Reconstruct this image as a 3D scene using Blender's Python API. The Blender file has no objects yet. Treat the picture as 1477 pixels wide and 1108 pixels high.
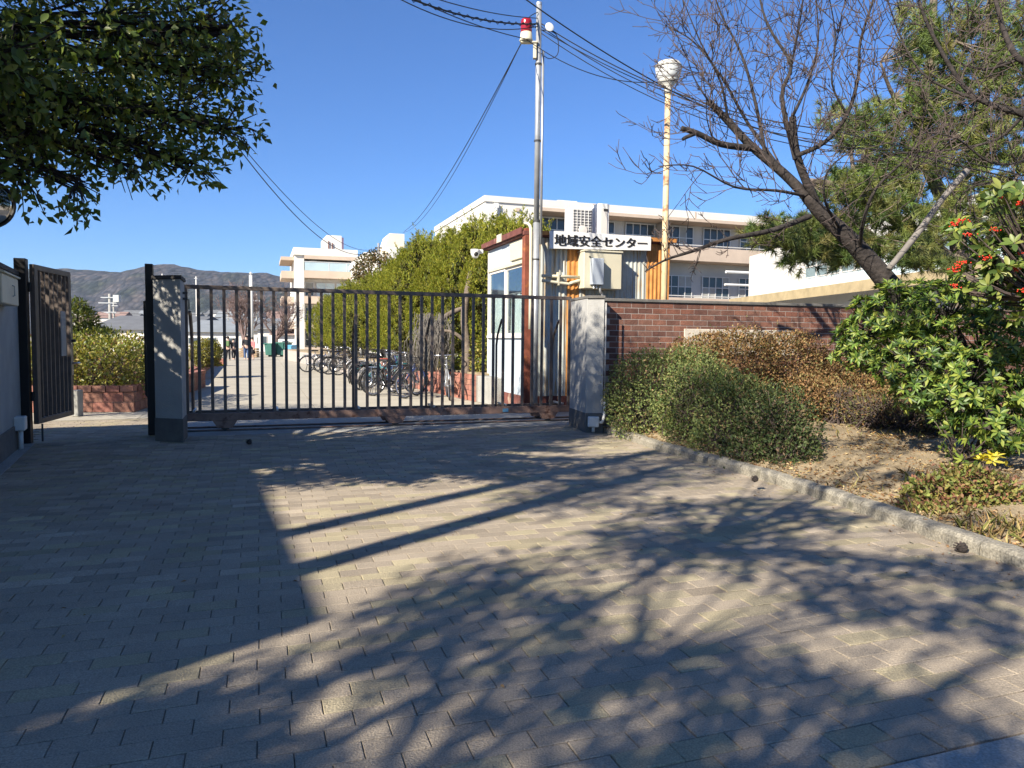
import bpy, math, random
import numpy as np
from mathutils import Vector, Matrix, noise as mnoise

C = bpy.context.scene.collection
SC = bpy.context.scene
R = math.radians
PI = math.pi

# ------------------------------------------------------------------ camera, world, sun, exposure
CAM_Z, FPX, PW, PH = 1.4, 1050.0, 1477.0, 1108.0
PITCH, ROLL = math.atan(64 / FPX), 0.0100
_r = Vector((1, 0, 0)); _u = Vector((0, math.sin(PITCH), math.cos(PITCH))); FWD = Vector((0, math.cos(PITCH), -math.sin(PITCH)))
RGT = _r * math.cos(ROLL) + _u * math.sin(ROLL)
UPV = _u * math.cos(ROLL) - _r * math.sin(ROLL)
CAMP = Vector((0, 0, CAM_Z))
cd = bpy.data.cameras.new('camera')
cam = bpy.data.objects.new('camera', cd); C.objects.link(cam)
cam.matrix_world = Matrix(((RGT.x, UPV.x, -FWD.x, 0), (RGT.y, UPV.y, -FWD.y, 0), (RGT.z, UPV.z, -FWD.z, CAM_Z), (0, 0, 0, 1)))
cd.sensor_width = 36.0; cd.lens = 36.0 * FPX / PW
cd.clip_start = 0.05; cd.clip_end = 12000
SC.camera = cam

SUN_EL, SUN_AZ = R(34), R(40)          # azimuth of the direction the shadows fall, from +y towards +x
w = bpy.data.worlds.new('World'); SC.world = w; w.use_nodes = True
nt = w.node_tree; nt.nodes.clear()
sky = nt.nodes.new('ShaderNodeTexSky'); sky.sky_type = 'NISHITA'; sky.sun_disc = False
sky.sun_elevation = SUN_EL; sky.sun_rotation = SUN_AZ + PI
sky.air_density = 1.5; sky.dust_density = 0.0; sky.ozone_density = 10.0; sky.altitude = 3000
bg = nt.nodes.new('ShaderNodeBackground'); bg.inputs['Strength'].default_value = 0.063
wo = nt.nodes.new('ShaderNodeOutputWorld')
tn = nt.nodes.new('ShaderNodeMix'); tn.data_type = 'RGBA'; tn.blend_type = 'MULTIPLY'; tn.inputs['Factor'].default_value = 1.0; tn.inputs[7].default_value = (0.89, 1.0, 1.16, 1)
nt.links.new(sky.outputs[0], tn.inputs[6]); nt.links.new(tn.outputs[2], bg.inputs[0]); nt.links.new(bg.outputs[0], wo.inputs[0])
sl = bpy.data.lights.new('sun', 'SUN'); sl.energy = 5.0; sl.angle = R(0.53); sl.color = (1.0, 0.91, 0.77)
so = bpy.data.objects.new('sun', sl); C.objects.link(so)
SDIR = Vector((math.sin(SUN_AZ) * math.cos(SUN_EL), math.cos(SUN_AZ) * math.cos(SUN_EL), -math.sin(SUN_EL)))
so.rotation_euler = SDIR.to_track_quat('-Z', 'Y').to_euler()
so.location = (-10, -10, 20)
SC.view_settings.view_transform = 'Standard'; SC.view_settings.look = 'None'
SC.view_settings.exposure = 1.22; SC.view_settings.gamma = 1.0; SC.view_settings.use_curve_mapping = False
SC.render.engine = 'CYCLES'
SC.cycles.max_bounces = 6; SC.cycles.transparent_max_bounces = 12

# ------------------------------------------------------------------ projection helpers (survey of the place from the photograph)
def ray(u, v):
    return RGT * ((u - PW / 2) / FPX) + UPV * (-(v - PH / 2) / FPX) + FWD
def at(u, v, Y):
    d = ray(u, v); return CAMP + d * (Y / d.y)
def gp(u, v, z=0.0):
    d = ray(u, v); return CAMP + d * ((z - CAM_Z) / d.z)
def proj(p):
    q = Vector(p) - CAMP; f = q.dot(FWD)
    return (PW / 2 + FPX * q.dot(RGT) / f, PH / 2 - FPX * q.dot(UPV) / f)
def line_u(P, d, u, a=-30.0, b=60.0):
    """parameter on the line P + t d that is seen at column u"""
    n = RGT - FWD * ((u - PW / 2) / FPX)
    return (CAMP - P).dot(n) / d.dot(n)
TH = R(19)
E1 = Vector((math.cos(TH), math.sin(TH), 0)); E2 = Vector((-math.sin(TH), math.cos(TH), 0)); EZ = Vector((0, 0, 1))
def V3(x, y, z=0.0): return Vector((x, y, z))

# ------------------------------------------------------------------ mesh builder
class MB:
    def __init__(s): s.v = []; s.f = []; s.col = None
    def add(s, vs, fs):
        o = len(s.v); s.v += [tuple(p) for p in vs]; s.f += [tuple(i + o for i in f) for f in fs]; return s
    def box(s, c, size, ax=(Vector((1, 0, 0)), Vector((0, 1, 0)), EZ)):
        c = Vector(c); a, b, d = ax[0] * (size[0] / 2), ax[1] * (size[1] / 2), ax[2] * (size[2] / 2)
        vs = [c + a * i + b * j + d * k for k in (-1, 1) for j in (-1, 1) for i in (-1, 1)]
        return s.add(vs, [(0, 2, 3, 1), (4, 5, 7, 6), (0, 1, 5, 4), (2, 6, 7, 3), (0, 4, 6, 2), (1, 3, 7, 5)])
    def cbox(s, p, du, dv, dz, a1=E1, a2=E2):
        """box from corner p: du along a1, dv along a2, dz up"""
        return s.box(Vector(p) + a1 * du / 2 + a2 * dv / 2 + EZ * dz / 2, (abs(du), abs(dv), abs(dz)), (a1, a2, EZ))
    def prism(s, pts, vec):
        n = len(pts); vec = Vector(vec); a = [Vector(p) for p in pts]
        return s.add(a + [p + vec for p in a], [tuple(range(n))[::-1], tuple(range(n, 2 * n))] + [(i, (i + 1) % n, n + (i + 1) % n, n + i) for i in range(n)])
    def tube(s, pts, rad, n=8, cap=True):
        pts = [Vector(p) for p in pts]; m = len(pts)
        if not hasattr(rad, '__len__'): rad = [rad] * m
        vs = []; x = None
        for i in range(m):
            t = (pts[min(i + 1, m - 1)] - pts[max(i - 1, 0)])
            t = t.normalized() if t.length > 1e-9 else Vector((0, 0, 1))
            if x is None: x = t.orthogonal().normalized()
            else:
                x = x - t * x.dot(t); x = x.normalized() if x.length > 1e-6 else t.orthogonal().normalized()
            y = t.cross(x)
            for k in range(n):
                a = 2 * PI * k / n; vs.append(pts[i] + (x * math.cos(a) + y * math.sin(a)) * rad[i])
        fs = [(i * n + k, i * n + (k + 1) % n, (i + 1) * n + (k + 1) % n, (i + 1) * n + k) for i in range(m - 1) for k in range(n)]
        if cap: fs += [tuple(range(n))[::-1], tuple(range((m - 1) * n, m * n))]
        return s.add(vs, fs)
    def lathe(s, prof, c, axis=EZ, n=16):
        c = Vector(c); axis = Vector(axis).normalized(); x = axis.orthogonal().normalized(); y = axis.cross(x); m = len(prof); vs = []
        for r, h in prof:
            for k in range(n):
                a = 2 * PI * k / n; vs.append(c + axis * h + (x * math.cos(a) + y * math.sin(a)) * max(r, 1e-4))
        fs = [(i * n + k, i * n + (k + 1) % n, (i + 1) * n + (k + 1) % n, (i + 1) * n + k) for i in range(m - 1) for k in range(n)]
        fs += [tuple(range(n))[::-1], tuple(range((m - 1) * n, m * n))]
        return s.add(vs, fs)
    def torus(s, c, axis, Rr, r, n=20, m=6):
        c = Vector(c); axis = Vector(axis).normalized(); x = axis.orthogonal().normalized(); y = axis.cross(x)
        vs = []
        for i in range(n):
            a = 2 * PI * i / n; d = x * math.cos(a) + y * math.sin(a)
            for k in range(m):
                b = 2 * PI * k / m; vs.append(c + d * (Rr + r * math.cos(b)) + axis * r * math.sin(b))
        return s.add(vs, [(i * m + k, ((i + 1) % n) * m + k, ((i + 1) % n) * m + (k + 1) % m, i * m + (k + 1) % m) for i in range(n) for k in range(m)])
    def quad(s, a, b, c, d): return s.add([a, b, c, d], [(0, 1, 2, 3)])

WL = {}                                      # world location of each thing (parts are built in world space)
def world_of(o): return WL.get(o.name, Vector((0, 0, 0)))
def set_mat(me, m):
    for q in (m if isinstance(m, (list, tuple)) else [m]): me.materials.append(q)
def link(name, me, parent=None, loc=None):
    o = bpy.data.objects.new(name, me); C.objects.link(o)
    if parent is not None: o.parent = parent
    if loc is not None: o.location = loc
    return o
def mesh_of(mb, name, m, off=Vector((0, 0, 0)), smooth=False, tint=None):
    me = bpy.data.meshes.new(name)
    me.from_pydata([(p[0] - off[0], p[1] - off[1], p[2] - off[2]) for p in mb.v], [], mb.f)
    set_mat(me, m)
    if smooth: me.polygons.foreach_set('use_smooth', [True] * len(me.polygons))
    if tint is not None:
        at_ = me.attributes.new('tint', 'FLOAT_COLOR', 'POINT')
        at_.data.foreach_set('color', np.tile(np.array([*tint, 1.0], dtype=np.float32), (len(me.vertices), 1)).ravel())
    me.update(); return me
def obj(name, mb, m, parent=None, smooth=False, bevel=0.0, local=False, seg=1):
    """ONE mesh object. parent None: top-level, its origin at the base of the mesh"""
    if parent is None:
        a = np.array(mb.v); off = Vector((float(a[:, 0].mean()), float(a[:, 1].mean()), float(a[:, 2].min())))
        if local: off = Vector((0, 0, 0))
        o = link(name, mesh_of(mb, name, m, off, smooth)); o.location = off; WL[o.name] = off
    else:
        off = Vector((0, 0, 0)) if local else world_of(parent)
        o = link(name, mesh_of(mb, name, m, off, smooth), parent); WL[o.name] = world_of(parent)
    if bevel:
        b = o.modifiers.new('Bevel', 'BEVEL'); b.width = bevel; b.segments = seg; b.limit_method = 'ANGLE'; b.angle_limit = R(40)
    return o
def tag(o, label, cat, group=None):
    o['label'] = label; o['category'] = cat
    if group: o['group'] = group
    return o
def thing(name, label, cat, loc, group=None):
    o = bpy.data.objects.new(name, None); C.objects.link(o); o.location = Vector(loc); o.empty_display_size = 0.2
    WL[o.name] = Vector(loc); return tag(o, label, cat, group)
def kind(o, k): o['kind'] = k; return o
def copy_tree(o, parent=None):
    c = o.copy(); C.objects.link(c)
    if parent is not None: c.parent = parent
    for ch in list(o.children): copy_tree(ch, c)
    return c
def npmesh(name, V, F, m, tint=None, smooth=False):
    me = bpy.data.meshes.new(name); n = len(F)
    me.vertices.add(len(V)); me.vertices.foreach_set('co', np.ascontiguousarray(V, dtype=np.float32).ravel())
    me.loops.add(3 * n); me.loops.foreach_set('vertex_index', np.ascontiguousarray(F, dtype=np.int32).ravel())
    me.polygons.add(n); me.polygons.foreach_set('loop_start', np.arange(0, 3 * n, 3, dtype=np.int32))
    me.update(calc_edges=True)
    if tint is not None:
        a = me.attributes.new('tint', 'FLOAT_COLOR', 'POINT')
        t = np.ones((len(V), 4), dtype=np.float32); t[:, :3] = tint; a.data.foreach_set('color', t.ravel())
    if smooth: me.polygons.foreach_set('use_smooth', [True] * n)
    set_mat(me, m); return me

# ------------------------------------------------------------------ materials
def _n(nt, t, **k):
    n = nt.nodes.new(t)
    for a, b in k.items(): setattr(n, a, b)
    return n
def mat(name, col, rough=0.75, var=0.18, scale=4.0, metal=0.0, bump=0.0, bscale=40.0, rust=0.0, rust_col=(0.20, 0.065, 0.02), rust_scale=6.0,
        tint=False, dirt=0.0, dirt_col=(0.08, 0.075, 0.065), dirt_scale=1.2, streak=0.0, spec=0.35, emit=None, coord='Object', fine=0.0, fine_scale=180.0):
    m = bpy.data.materials.new(name); m.use_nodes = True; t = m.node_tree; b = t.nodes['Principled BSDF']; L = t.links.new
    tc = _n(t, 'ShaderNodeTexCoord'); vec = tc.outputs[coord] if coord != 'World' else _n(t, 'ShaderNodeNewGeometry').outputs['Position']
    nz = _n(t, 'ShaderNodeTexNoise'); nz.inputs['Scale'].default_value = scale; nz.inputs['Detail'].default_value = 6; nz.inputs['Roughness'].default_value = 0.6
    L(vec, nz.inputs['Vector'])
    mx = _n(t, 'ShaderNodeMix', data_type='RGBA'); lo = [c * (1 - var) for c in col]; hi = [min(1, c * (1 + var)) for c in col]
    rp = _n(t, 'ShaderNodeMapRange'); rp.inputs['From Min'].default_value = 0.3; rp.inputs['From Max'].default_value = 0.7
    L(nz.outputs['Fac'], rp.inputs['Value']); L(rp.outputs[0], mx.inputs['Factor'])
    mx.inputs[6].default_value = (*lo, 1); mx.inputs[7].default_value = (*hi, 1)
    out = mx.outputs[2]
    if tint:
        a = _n(t, 'ShaderNodeAttribute', attribute_name='tint'); mm = _n(t, 'ShaderNodeMix', data_type='RGBA', blend_type='MULTIPLY'); mm.inputs['Factor'].default_value = 1
        L(out, mm.inputs[6]); L(a.outputs['Color'], mm.inputs[7]); out = mm.outputs[2]
    if fine:
        fz = _n(t, 'ShaderNodeTexNoise'); fz.inputs['Scale'].default_value = fine_scale; fz.inputs['Detail'].default_value = 3; L(vec, fz.inputs['Vector'])
        fr = _n(t, 'ShaderNodeMapRange'); fr.inputs['From Min'].default_value = 0.3; fr.inputs['From Max'].default_value = 0.7
        fr.inputs['To Min'].default_value = 1 - fine; fr.inputs['To Max'].default_value = 1 + fine; L(fz.outputs['Fac'], fr.inputs['Value'])
        mm = _n(t, 'ShaderNodeMix', data_type='RGBA', blend_type='MULTIPLY'); mm.inputs['Factor'].default_value = 1
        cb = _n(t, 'ShaderNodeCombineColor'); [L(fr.outputs[0], cb.inputs[i]) for i in range(3)]
        L(out, mm.inputs[6]); L(cb.outputs[0], mm.inputs[7]); out = mm.outputs[2]
    def over(out, amount, c, sc, stretch=None, det=8):
        z = _n(t, 'ShaderNodeTexNoise'); z.inputs['Scale'].default_value = sc; z.inputs['Detail'].default_value = det; z.inputs['Roughness'].default_value = 0.65
        if stretch:
            mp = _n(t, 'ShaderNodeMapping'); mp.inputs['Scale'].default_value = stretch; L(vec, mp.inputs['Vector']); L(mp.outputs[0], z.inputs['Vector'])
        else: L(vec, z.inputs['Vector'])
        q = _n(t, 'ShaderNodeMapRange'); th = 0.72 - 0.45 * amount
        q.inputs['From Min'].default_value = th; q.inputs['From Max'].default_value = th + 0.13; L(z.outputs['Fac'], q.inputs['Value'])
        k = _n(t, 'ShaderNodeMix', data_type='RGBA'); L(q.outputs[0], k.inputs['Factor']); L(out, k.inputs[6]); k.inputs[7].default_value = (*c, 1)
        return k.outputs[2]
    if dirt: out = over(out, dirt, dirt_col, dirt_scale)
    if streak: out = over(out, streak, dirt_col, 5.0, (3, 3, 0.25))
    if rust: out = over(out, rust, rust_col, rust_scale)
    L(out, b.inputs['Base Color'])
    b.inputs['Roughness'].default_value = rough; b.inputs['Metallic'].default_value = metal
    b.inputs['Specular IOR Level'].default_value = spec
    if bump:
        bz = _n(t, 'ShaderNodeTexNoise'); bz.inputs['Scale'].default_value = bscale; bz.inputs['Detail'].default_value = 5; L(vec, bz.inputs['Vector'])
        bp = _n(t, 'ShaderNodeBump'); bp.inputs['Strength'].default_value = bump; bp.inputs['Distance'].default_value = 0.02
        L(bz.outputs['Fac'], bp.inputs['Height']); L(bp.outputs[0], b.inputs['Normal'])
    if emit:
        b.inputs['Emission Color'].default_value = (*emit[0], 1); b.inputs['Emission Strength'].default_value = emit[1]
    return m
def leaf_mat(name, rough=0.45, trans=0.3, spec=0.4):
    m = bpy.data.materials.new(name); m.use_nodes = True; t = m.node_tree; b = t.nodes['Principled BSDF']; L = t.links.new
    a = _n(t, 'ShaderNodeAttribute', attribute_name='tint')
    L(a.outputs['Color'], b.inputs['Base Color']); b.inputs['Roughness'].default_value = rough; b.inputs['Specular IOR Level'].default_value = spec
    tr = _n(t, 'ShaderNodeBsdfTranslucent')
    g = _n(t, 'ShaderNodeMix', data_type='RGBA', blend_type='MULTIPLY'); g.inputs['Factor'].default_value = 1; L(a.outputs['Color'], g.inputs[6]); g.inputs[7].default_value = (1.5, 1.5, 0.6, 1)
    L(g.outputs[2], tr.inputs['Color'])
    mx = _n(t, 'ShaderNodeMixShader'); mx.inputs[0].default_value = trans; L(b.outputs[0], mx.inputs[1]); L(tr.outputs[0], mx.inputs[2])
    L(mx.outputs[0], t.nodes['Material Output'].inputs['Surface']); return m
def glass_mat(name, tintc=(0.03, 0.04, 0.05), trans=0.0, rough=0.03):
    m = bpy.data.materials.new(name); m.use_nodes = True; t = m.node_tree; b = t.nodes['Principled BSDF']; L = t.links.new
    b.inputs['Base Color'].default_value = (*tintc, 1); b.inputs['Roughness'].default_value = rough; b.inputs['Specular IOR Level'].default_value = 0.6
    if trans:
        tr = _n(t, 'ShaderNodeBsdfTransparent'); tr.inputs['Color'].default_value = (0.9, 0.95, 0.95, 1); gl = _n(t, 'ShaderNodeBsdfGlossy'); gl.inputs['Roughness'].default_value = rough
        fr = _n(t, 'ShaderNodeLayerWeight'); fr.inputs['Blend'].default_value = 0.5
        pw = _n(t, 'ShaderNodeMath', operation='POWER'); pw.inputs[1].default_value = 3.0; L(fr.outputs['Facing'], pw.inputs[0])
        ad = _n(t, 'ShaderNodeMath', operation='ADD'); ad.inputs[1].default_value = 0.05; L(pw.outputs[0], ad.inputs[0])
        mx = _n(t, 'ShaderNodeMixShader'); L(ad.outputs[0], mx.inputs[0]); L(tr.outputs[0], mx.inputs[1]); L(gl.outputs[0], mx.inputs[2]); L(mx.outputs[0], t.nodes['Material Output'].inputs['Surface'])
    return m

M = {}
M['plaster'] = mat('plaster_grey', (0.36, 0.355, 0.335), 0.9, 0.12, 3, bump=0.25, bscale=60, streak=0.14, dirt_col=(0.25, 0.245, 0.225))
M['plinth'] = mat('plinth_concrete', (0.13, 0.125, 0.115), 0.9, 0.2, 5, bump=0.3, bscale=50, dirt=0.3)
M['cap'] = mat('dark_cap', (0.06, 0.055, 0.05), 0.8, 0.2, 6, bump=0.2)
M['gate'] = mat('brown_gate_metal', (0.125, 0.098, 0.082), 0.5, 0.2, 8, rust=0.12, rust_scale=9)
M['gate_pink'] = mat('faded_rail_metal', (0.23, 0.145, 0.11), 0.7, 0.25, 6, rust=0.42, rust_col=(0.08, 0.03, 0.018), rust_scale=7)
M['black'] = mat('black_metal', (0.018, 0.017, 0.017), 0.5, 0.2)
M['dark'] = mat('dark_steel', (0.05, 0.05, 0.05), 0.5, 0.2)
M['galv'] = mat('galvanised_steel', (0.42, 0.43, 0.43), 0.42, 0.15, 6, metal=0.55, dirt=0.15)
M['cream'] = mat('cream_paint', (0.55, 0.51, 0.38), 0.5, 0.06, 3, streak=0.18, dirt_col=(0.42, 0.36, 0.24))
M['whitebox'] = mat('white_plastic', (0.66, 0.66, 0.63), 0.45, 0.06, dirt=0.1, dirt_col=(0.4, 0.38, 0.34))
M['brick'] = mat('wall_brick', (0.16, 0.078, 0.055), 0.85, 0.25, 9, tint=True, bump=0.4, bscale=60, fine=0.25, fine_scale=90, coord='World', dirt=0.2, dirt_col=(0.09, 0.06, 0.05), dirt_scale=1.6)
M['mortar'] = mat('mortar', (0.36, 0.32, 0.285), 0.95, 0.15, 10, bump=0.2)
M['pbrick'] = mat('planter_brick', (0.31, 0.135, 0.10), 0.85, 0.2, 8, tint=True, bump=0.3, fine=0.2, fine_scale=80, coord='World', dirt=0.2, dirt_col=(0.22, 0.13, 0.10), dirt_scale=2.0)
M['stone'] = mat('granite_plaque', (0.50, 0.45, 0.37), 0.8, 0.12, 30, bump=0.25, bscale=90, fine=0.25, fine_scale=150)
M['paver'] = mat('paver', (0.95, 0.95, 0.95), 0.9, 0.14, 2.2, tint=True, bump=0.45, bscale=110, fine=0.30, fine_scale=150, coord='World', dirt=0.22, dirt_col=(0.21, 0.175, 0.13), dirt_scale=0.7)
M['joint'] = mat('paver_joint_sand', (0.22, 0.19, 0.145), 0.95, 0.3, 6, bump=0.3, dirt=0.35, dirt_col=(0.035, 0.033, 0.03), dirt_scale=2.5)
M['kerb'] = mat('kerb_concrete', (0.25, 0.23, 0.185), 0.95, 0.2, 6, bump=0.7, bscale=45, dirt=0.32, dirt_col=(0.1, 0.095, 0.07), dirt_scale=4, fine=0.35, fine_scale=70)
M['gutter'] = mat('gutter_concrete', (0.30, 0.295, 0.27), 0.95, 0.15, 5, bump=0.4, bscale=60, fine=0.25, fine_scale=110)
M['asphalt'] = mat('asphalt', (0.055, 0.055, 0.055), 0.95, 0.2, 8, bump=0.5, bscale=140, fine=0.4, fine_scale=160)
M['slab'] = mat('courtyard_concrete', (0.37, 0.34, 0.275), 0.92, 0.12, 1.1, bump=0.15, bscale=60, coord='World', dirt=0.25, dirt_col=(0.28, 0.25, 0.19), dirt_scale=0.45, fine=0.12, fine_scale=60)
M['ground'] = mat('far_ground', (0.24, 0.21, 0.16), 0.95, 0.25, 0.05)
M['soil'] = mat('dry_soil', (0.30, 0.235, 0.145), 0.95, 0.3, 2.2, bump=0.8, bscale=50, dirt=0.35, dirt_col=(0.19, 0.135, 0.07), dirt_scale=2.4, fine=0.35, fine_scale=70)
def hill_mat():
    m = mat('wooded_hill', (0.10, 0.085, 0.085), 0.95, 0.35, 0.012); t = m.node_tree; L = t.links.new; b = t.nodes['Principled BSDF']; tc = [n for n in t.nodes if n.type == 'TEX_COORD'][0]
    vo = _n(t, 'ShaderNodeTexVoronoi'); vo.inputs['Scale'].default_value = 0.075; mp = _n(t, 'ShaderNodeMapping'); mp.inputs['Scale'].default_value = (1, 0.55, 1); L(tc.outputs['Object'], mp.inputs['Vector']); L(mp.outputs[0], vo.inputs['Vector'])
    cr = _n(t, 'ShaderNodeValToRGB'); e = cr.color_ramp.elements; e[0].position = 0.0; e[0].color = (0.022, 0.025, 0.032, 1); e[1].position = 1.0; e[1].color = (0.085, 0.070, 0.066, 1)  # crown colours with the blue-grey of distant haze painted in
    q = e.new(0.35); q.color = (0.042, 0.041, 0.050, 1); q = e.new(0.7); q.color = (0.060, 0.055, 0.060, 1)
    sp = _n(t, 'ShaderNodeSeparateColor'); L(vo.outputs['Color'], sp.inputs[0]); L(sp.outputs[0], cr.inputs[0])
    dk = _n(t, 'ShaderNodeMapRange'); dk.inputs['From Min'].default_value = 0.1; dk.inputs['From Max'].default_value = 0.75; dk.inputs['To Min'].default_value = 1.15; dk.inputs['To Max'].default_value = 0.45; L(vo.outputs['Distance'], dk.inputs['Value'])  # shade in the gaps between crowns, painted into their colour
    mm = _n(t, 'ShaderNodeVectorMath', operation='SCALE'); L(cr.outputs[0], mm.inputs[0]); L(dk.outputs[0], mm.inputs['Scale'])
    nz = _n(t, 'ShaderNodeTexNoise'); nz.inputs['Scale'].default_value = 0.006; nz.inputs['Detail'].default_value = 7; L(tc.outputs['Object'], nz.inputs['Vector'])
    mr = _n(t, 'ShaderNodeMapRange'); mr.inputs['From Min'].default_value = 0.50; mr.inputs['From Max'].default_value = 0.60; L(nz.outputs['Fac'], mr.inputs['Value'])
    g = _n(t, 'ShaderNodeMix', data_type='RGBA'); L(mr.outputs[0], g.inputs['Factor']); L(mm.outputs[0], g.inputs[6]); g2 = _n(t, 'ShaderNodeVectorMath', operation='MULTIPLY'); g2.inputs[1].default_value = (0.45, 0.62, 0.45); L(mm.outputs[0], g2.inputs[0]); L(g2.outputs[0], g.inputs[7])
    L(g.outputs[2], b.inputs['Base Color'])
    bp = _n(t, 'ShaderNodeBump'); bp.inputs['Strength'].default_value = 1.0; bp.inputs['Distance'].default_value = 5.0; bp.invert = True; L(vo.outputs['Distance'], bp.inputs['Height']); L(bp.outputs[0], b.inputs['Normal']); return m
M['hill'] = hill_mat()
M['white'] = mat('white_wall_paint', (0.60, 0.58, 0.535), 0.85, 0.06, 0.8, streak=0.3, dirt_col=(0.50, 0.47, 0.41))
M['beige'] = mat('beige_band_paint', (0.46, 0.37, 0.29), 0.85, 0.08, 1, streak=0.2, dirt_col=(0.34, 0.27, 0.2))
M['greywall'] = mat('recess_wall_paint', (0.50, 0.50, 0.47), 0.85, 0.07, 1)
M['wglass'] = glass_mat('far_window_glass', (0.05, 0.065, 0.075), rough=0.08)
M['frost'] = mat('frosted_panel', (0.55, 0.66, 0.68), 0.3, 0.05, 1)
M['blueglass'] = mat('blue_balcony_panel', (0.36, 0.46, 0.50), 0.3, 0.08, 1)
M['alu'] = mat('aluminium_frame', (0.62, 0.62, 0.60), 0.4, 0.05, metal=0.3)
M['corr'] = mat('corrugated_sheet', (0.42, 0.45, 0.42), 0.55, 0.12, 3, streak=0.5, dirt_col=(0.40, 0.27, 0.13))
M['rustsheet'] = mat('rust_orange_sheet', (0.50, 0.22, 0.06), 0.75, 0.3, 5, streak=0.4, dirt_col=(0.25, 0.085, 0.02))
M['rustpost'] = mat('rusted_post', (0.20, 0.06, 0.035), 0.8, 0.35, 6, rust=0.35, rust_col=(0.36, 0.13, 0.04), rust_scale=5)
M['lightblue'] = mat('pale_blue_panel', (0.42, 0.48, 0.52), 0.6, 0.05, 1.5, streak=0.3, dirt_col=(0.42, 0.34, 0.24))
M['redbrown'] = mat('red_brown_trim', (0.14, 0.05, 0.04), 0.8, 0.3, 5, dirt=0.3, dirt_col=(0.36, 0.27, 0.2), dirt_scale=3)
M['curtain'] = mat('curtain_cloth', (0.72, 0.76, 0.74), 0.9, 0.05)
M['pane'] = glass_mat('hut_window_glass', trans=1)
M['interior'] = mat('dim_interior', (0.20, 0.21, 0.22), 0.9)
M['signwhite'] = mat('sign_board', (0.74, 0.73, 0.70), 0.5, 0.05, 2, streak=0.15, dirt_col=(0.55, 0.5, 0.42))
M['ink'] = mat('sign_ink', (0.015, 0.014, 0.014), 0.5, 0.1)
M['lampglobe'] = mat('lamp_globe_plastic', (0.60, 0.62, 0.60), 0.35, 0.06, 3, dirt=0.15, dirt_col=(0.4, 0.4, 0.36))
M['lampcap'] = mat('lamp_cap', (0.50, 0.49, 0.44), 0.5, 0.1, 5, rust=0.15)
M['yellowpost'] = mat('ochre_post_paint', (0.56, 0.43, 0.25), 0.6, 0.15, 5, rust=0.45, rust_col=(0.24, 0.10, 0.045), rust_scale=4)
M['redlens'] = mat('red_beacon_lens', (0.28, 0.012, 0.018), 0.15, 0.1, spec=0.6)
M['wire'] = mat('cable_black', (0.012, 0.012, 0.013), 0.6, 0.1)
M['bark'] = mat('cherry_bark', (0.036, 0.030, 0.027), 0.95, 0.55, 14, bump=1.0, bscale=26, dirt=0.15, dirt_col=(0.12, 0.11, 0.095), dirt_scale=5)
M['twig'] = mat('twig_bark', (0.075, 0.056, 0.05), 0.9, 0.25, 9)
M['pinebark'] = mat('pine_bark', (0.15, 0.12, 0.095), 0.95, 0.45, 10, bump=1.0, bscale=22, dirt=0.3, dirt_col=(0.08, 0.06, 0.045), dirt_scale=7)
M['greystick'] = mat('weathered_stick', (0.17, 0.155, 0.14), 0.9, 0.2, 8)
M['leaf'] = leaf_mat('leaf_gloss', 0.45, 0.25, 0.38)
M['leafmatt'] = leaf_mat('leaf_matt', 0.6, 0.25, 0.25)
M['needle'] = leaf_mat('needles', 0.5, 0.15, 0.3)
M['litter'] = leaf_mat('dry_litter', 0.85, 0.1, 0.1)
M['berry'] = mat('red_berry', (0.55, 0.03, 0.012), 0.3, 0.2)
M['roofgrey'] = mat('grey_roof_tiles', (0.13, 0.135, 0.14), 0.7, 0.15, 0.8)
M['rooffar'] = mat('blue_grey_roof', (0.20, 0.22, 0.235), 0.7, 0.15, 0.5)
M['roofbrown'] = mat('brown_roof', (0.22, 0.15, 0.13), 0.8, 0.15, 0.8)
M['housewall'] = mat('house_wall', (0.60, 0.57, 0.52), 0.85, 0.08, 1)
M['greenbin'] = mat('green_steel', (0.035, 0.13, 0.10), 0.5, 0.15)
M['bluebin'] = mat('blue_plastic', (0.10, 0.33, 0.55), 0.5, 0.1)
M['rubber'] = mat('tyre_rubber', (0.02, 0.02, 0.021), 0.8, 0.15)
M['chrome'] = mat('bike_chrome', (0.55, 0.55, 0.56), 0.25, 0.05, metal=0.9)
M['saddle'] = mat('saddle_vinyl', (0.022, 0.02, 0.02), 0.5, 0.1)
M['saddlered'] = mat('red_saddle', (0.40, 0.05, 0.03), 0.5, 0.1)
M['skin'] = mat('skin', (0.50, 0.33, 0.25), 0.6, 0.05)
M['hair'] = mat('hair', (0.02, 0.016, 0.014), 0.6, 0.1)
def paint(name, c, rough=0.35): return mat(name, c, rough, 0.06)
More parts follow.
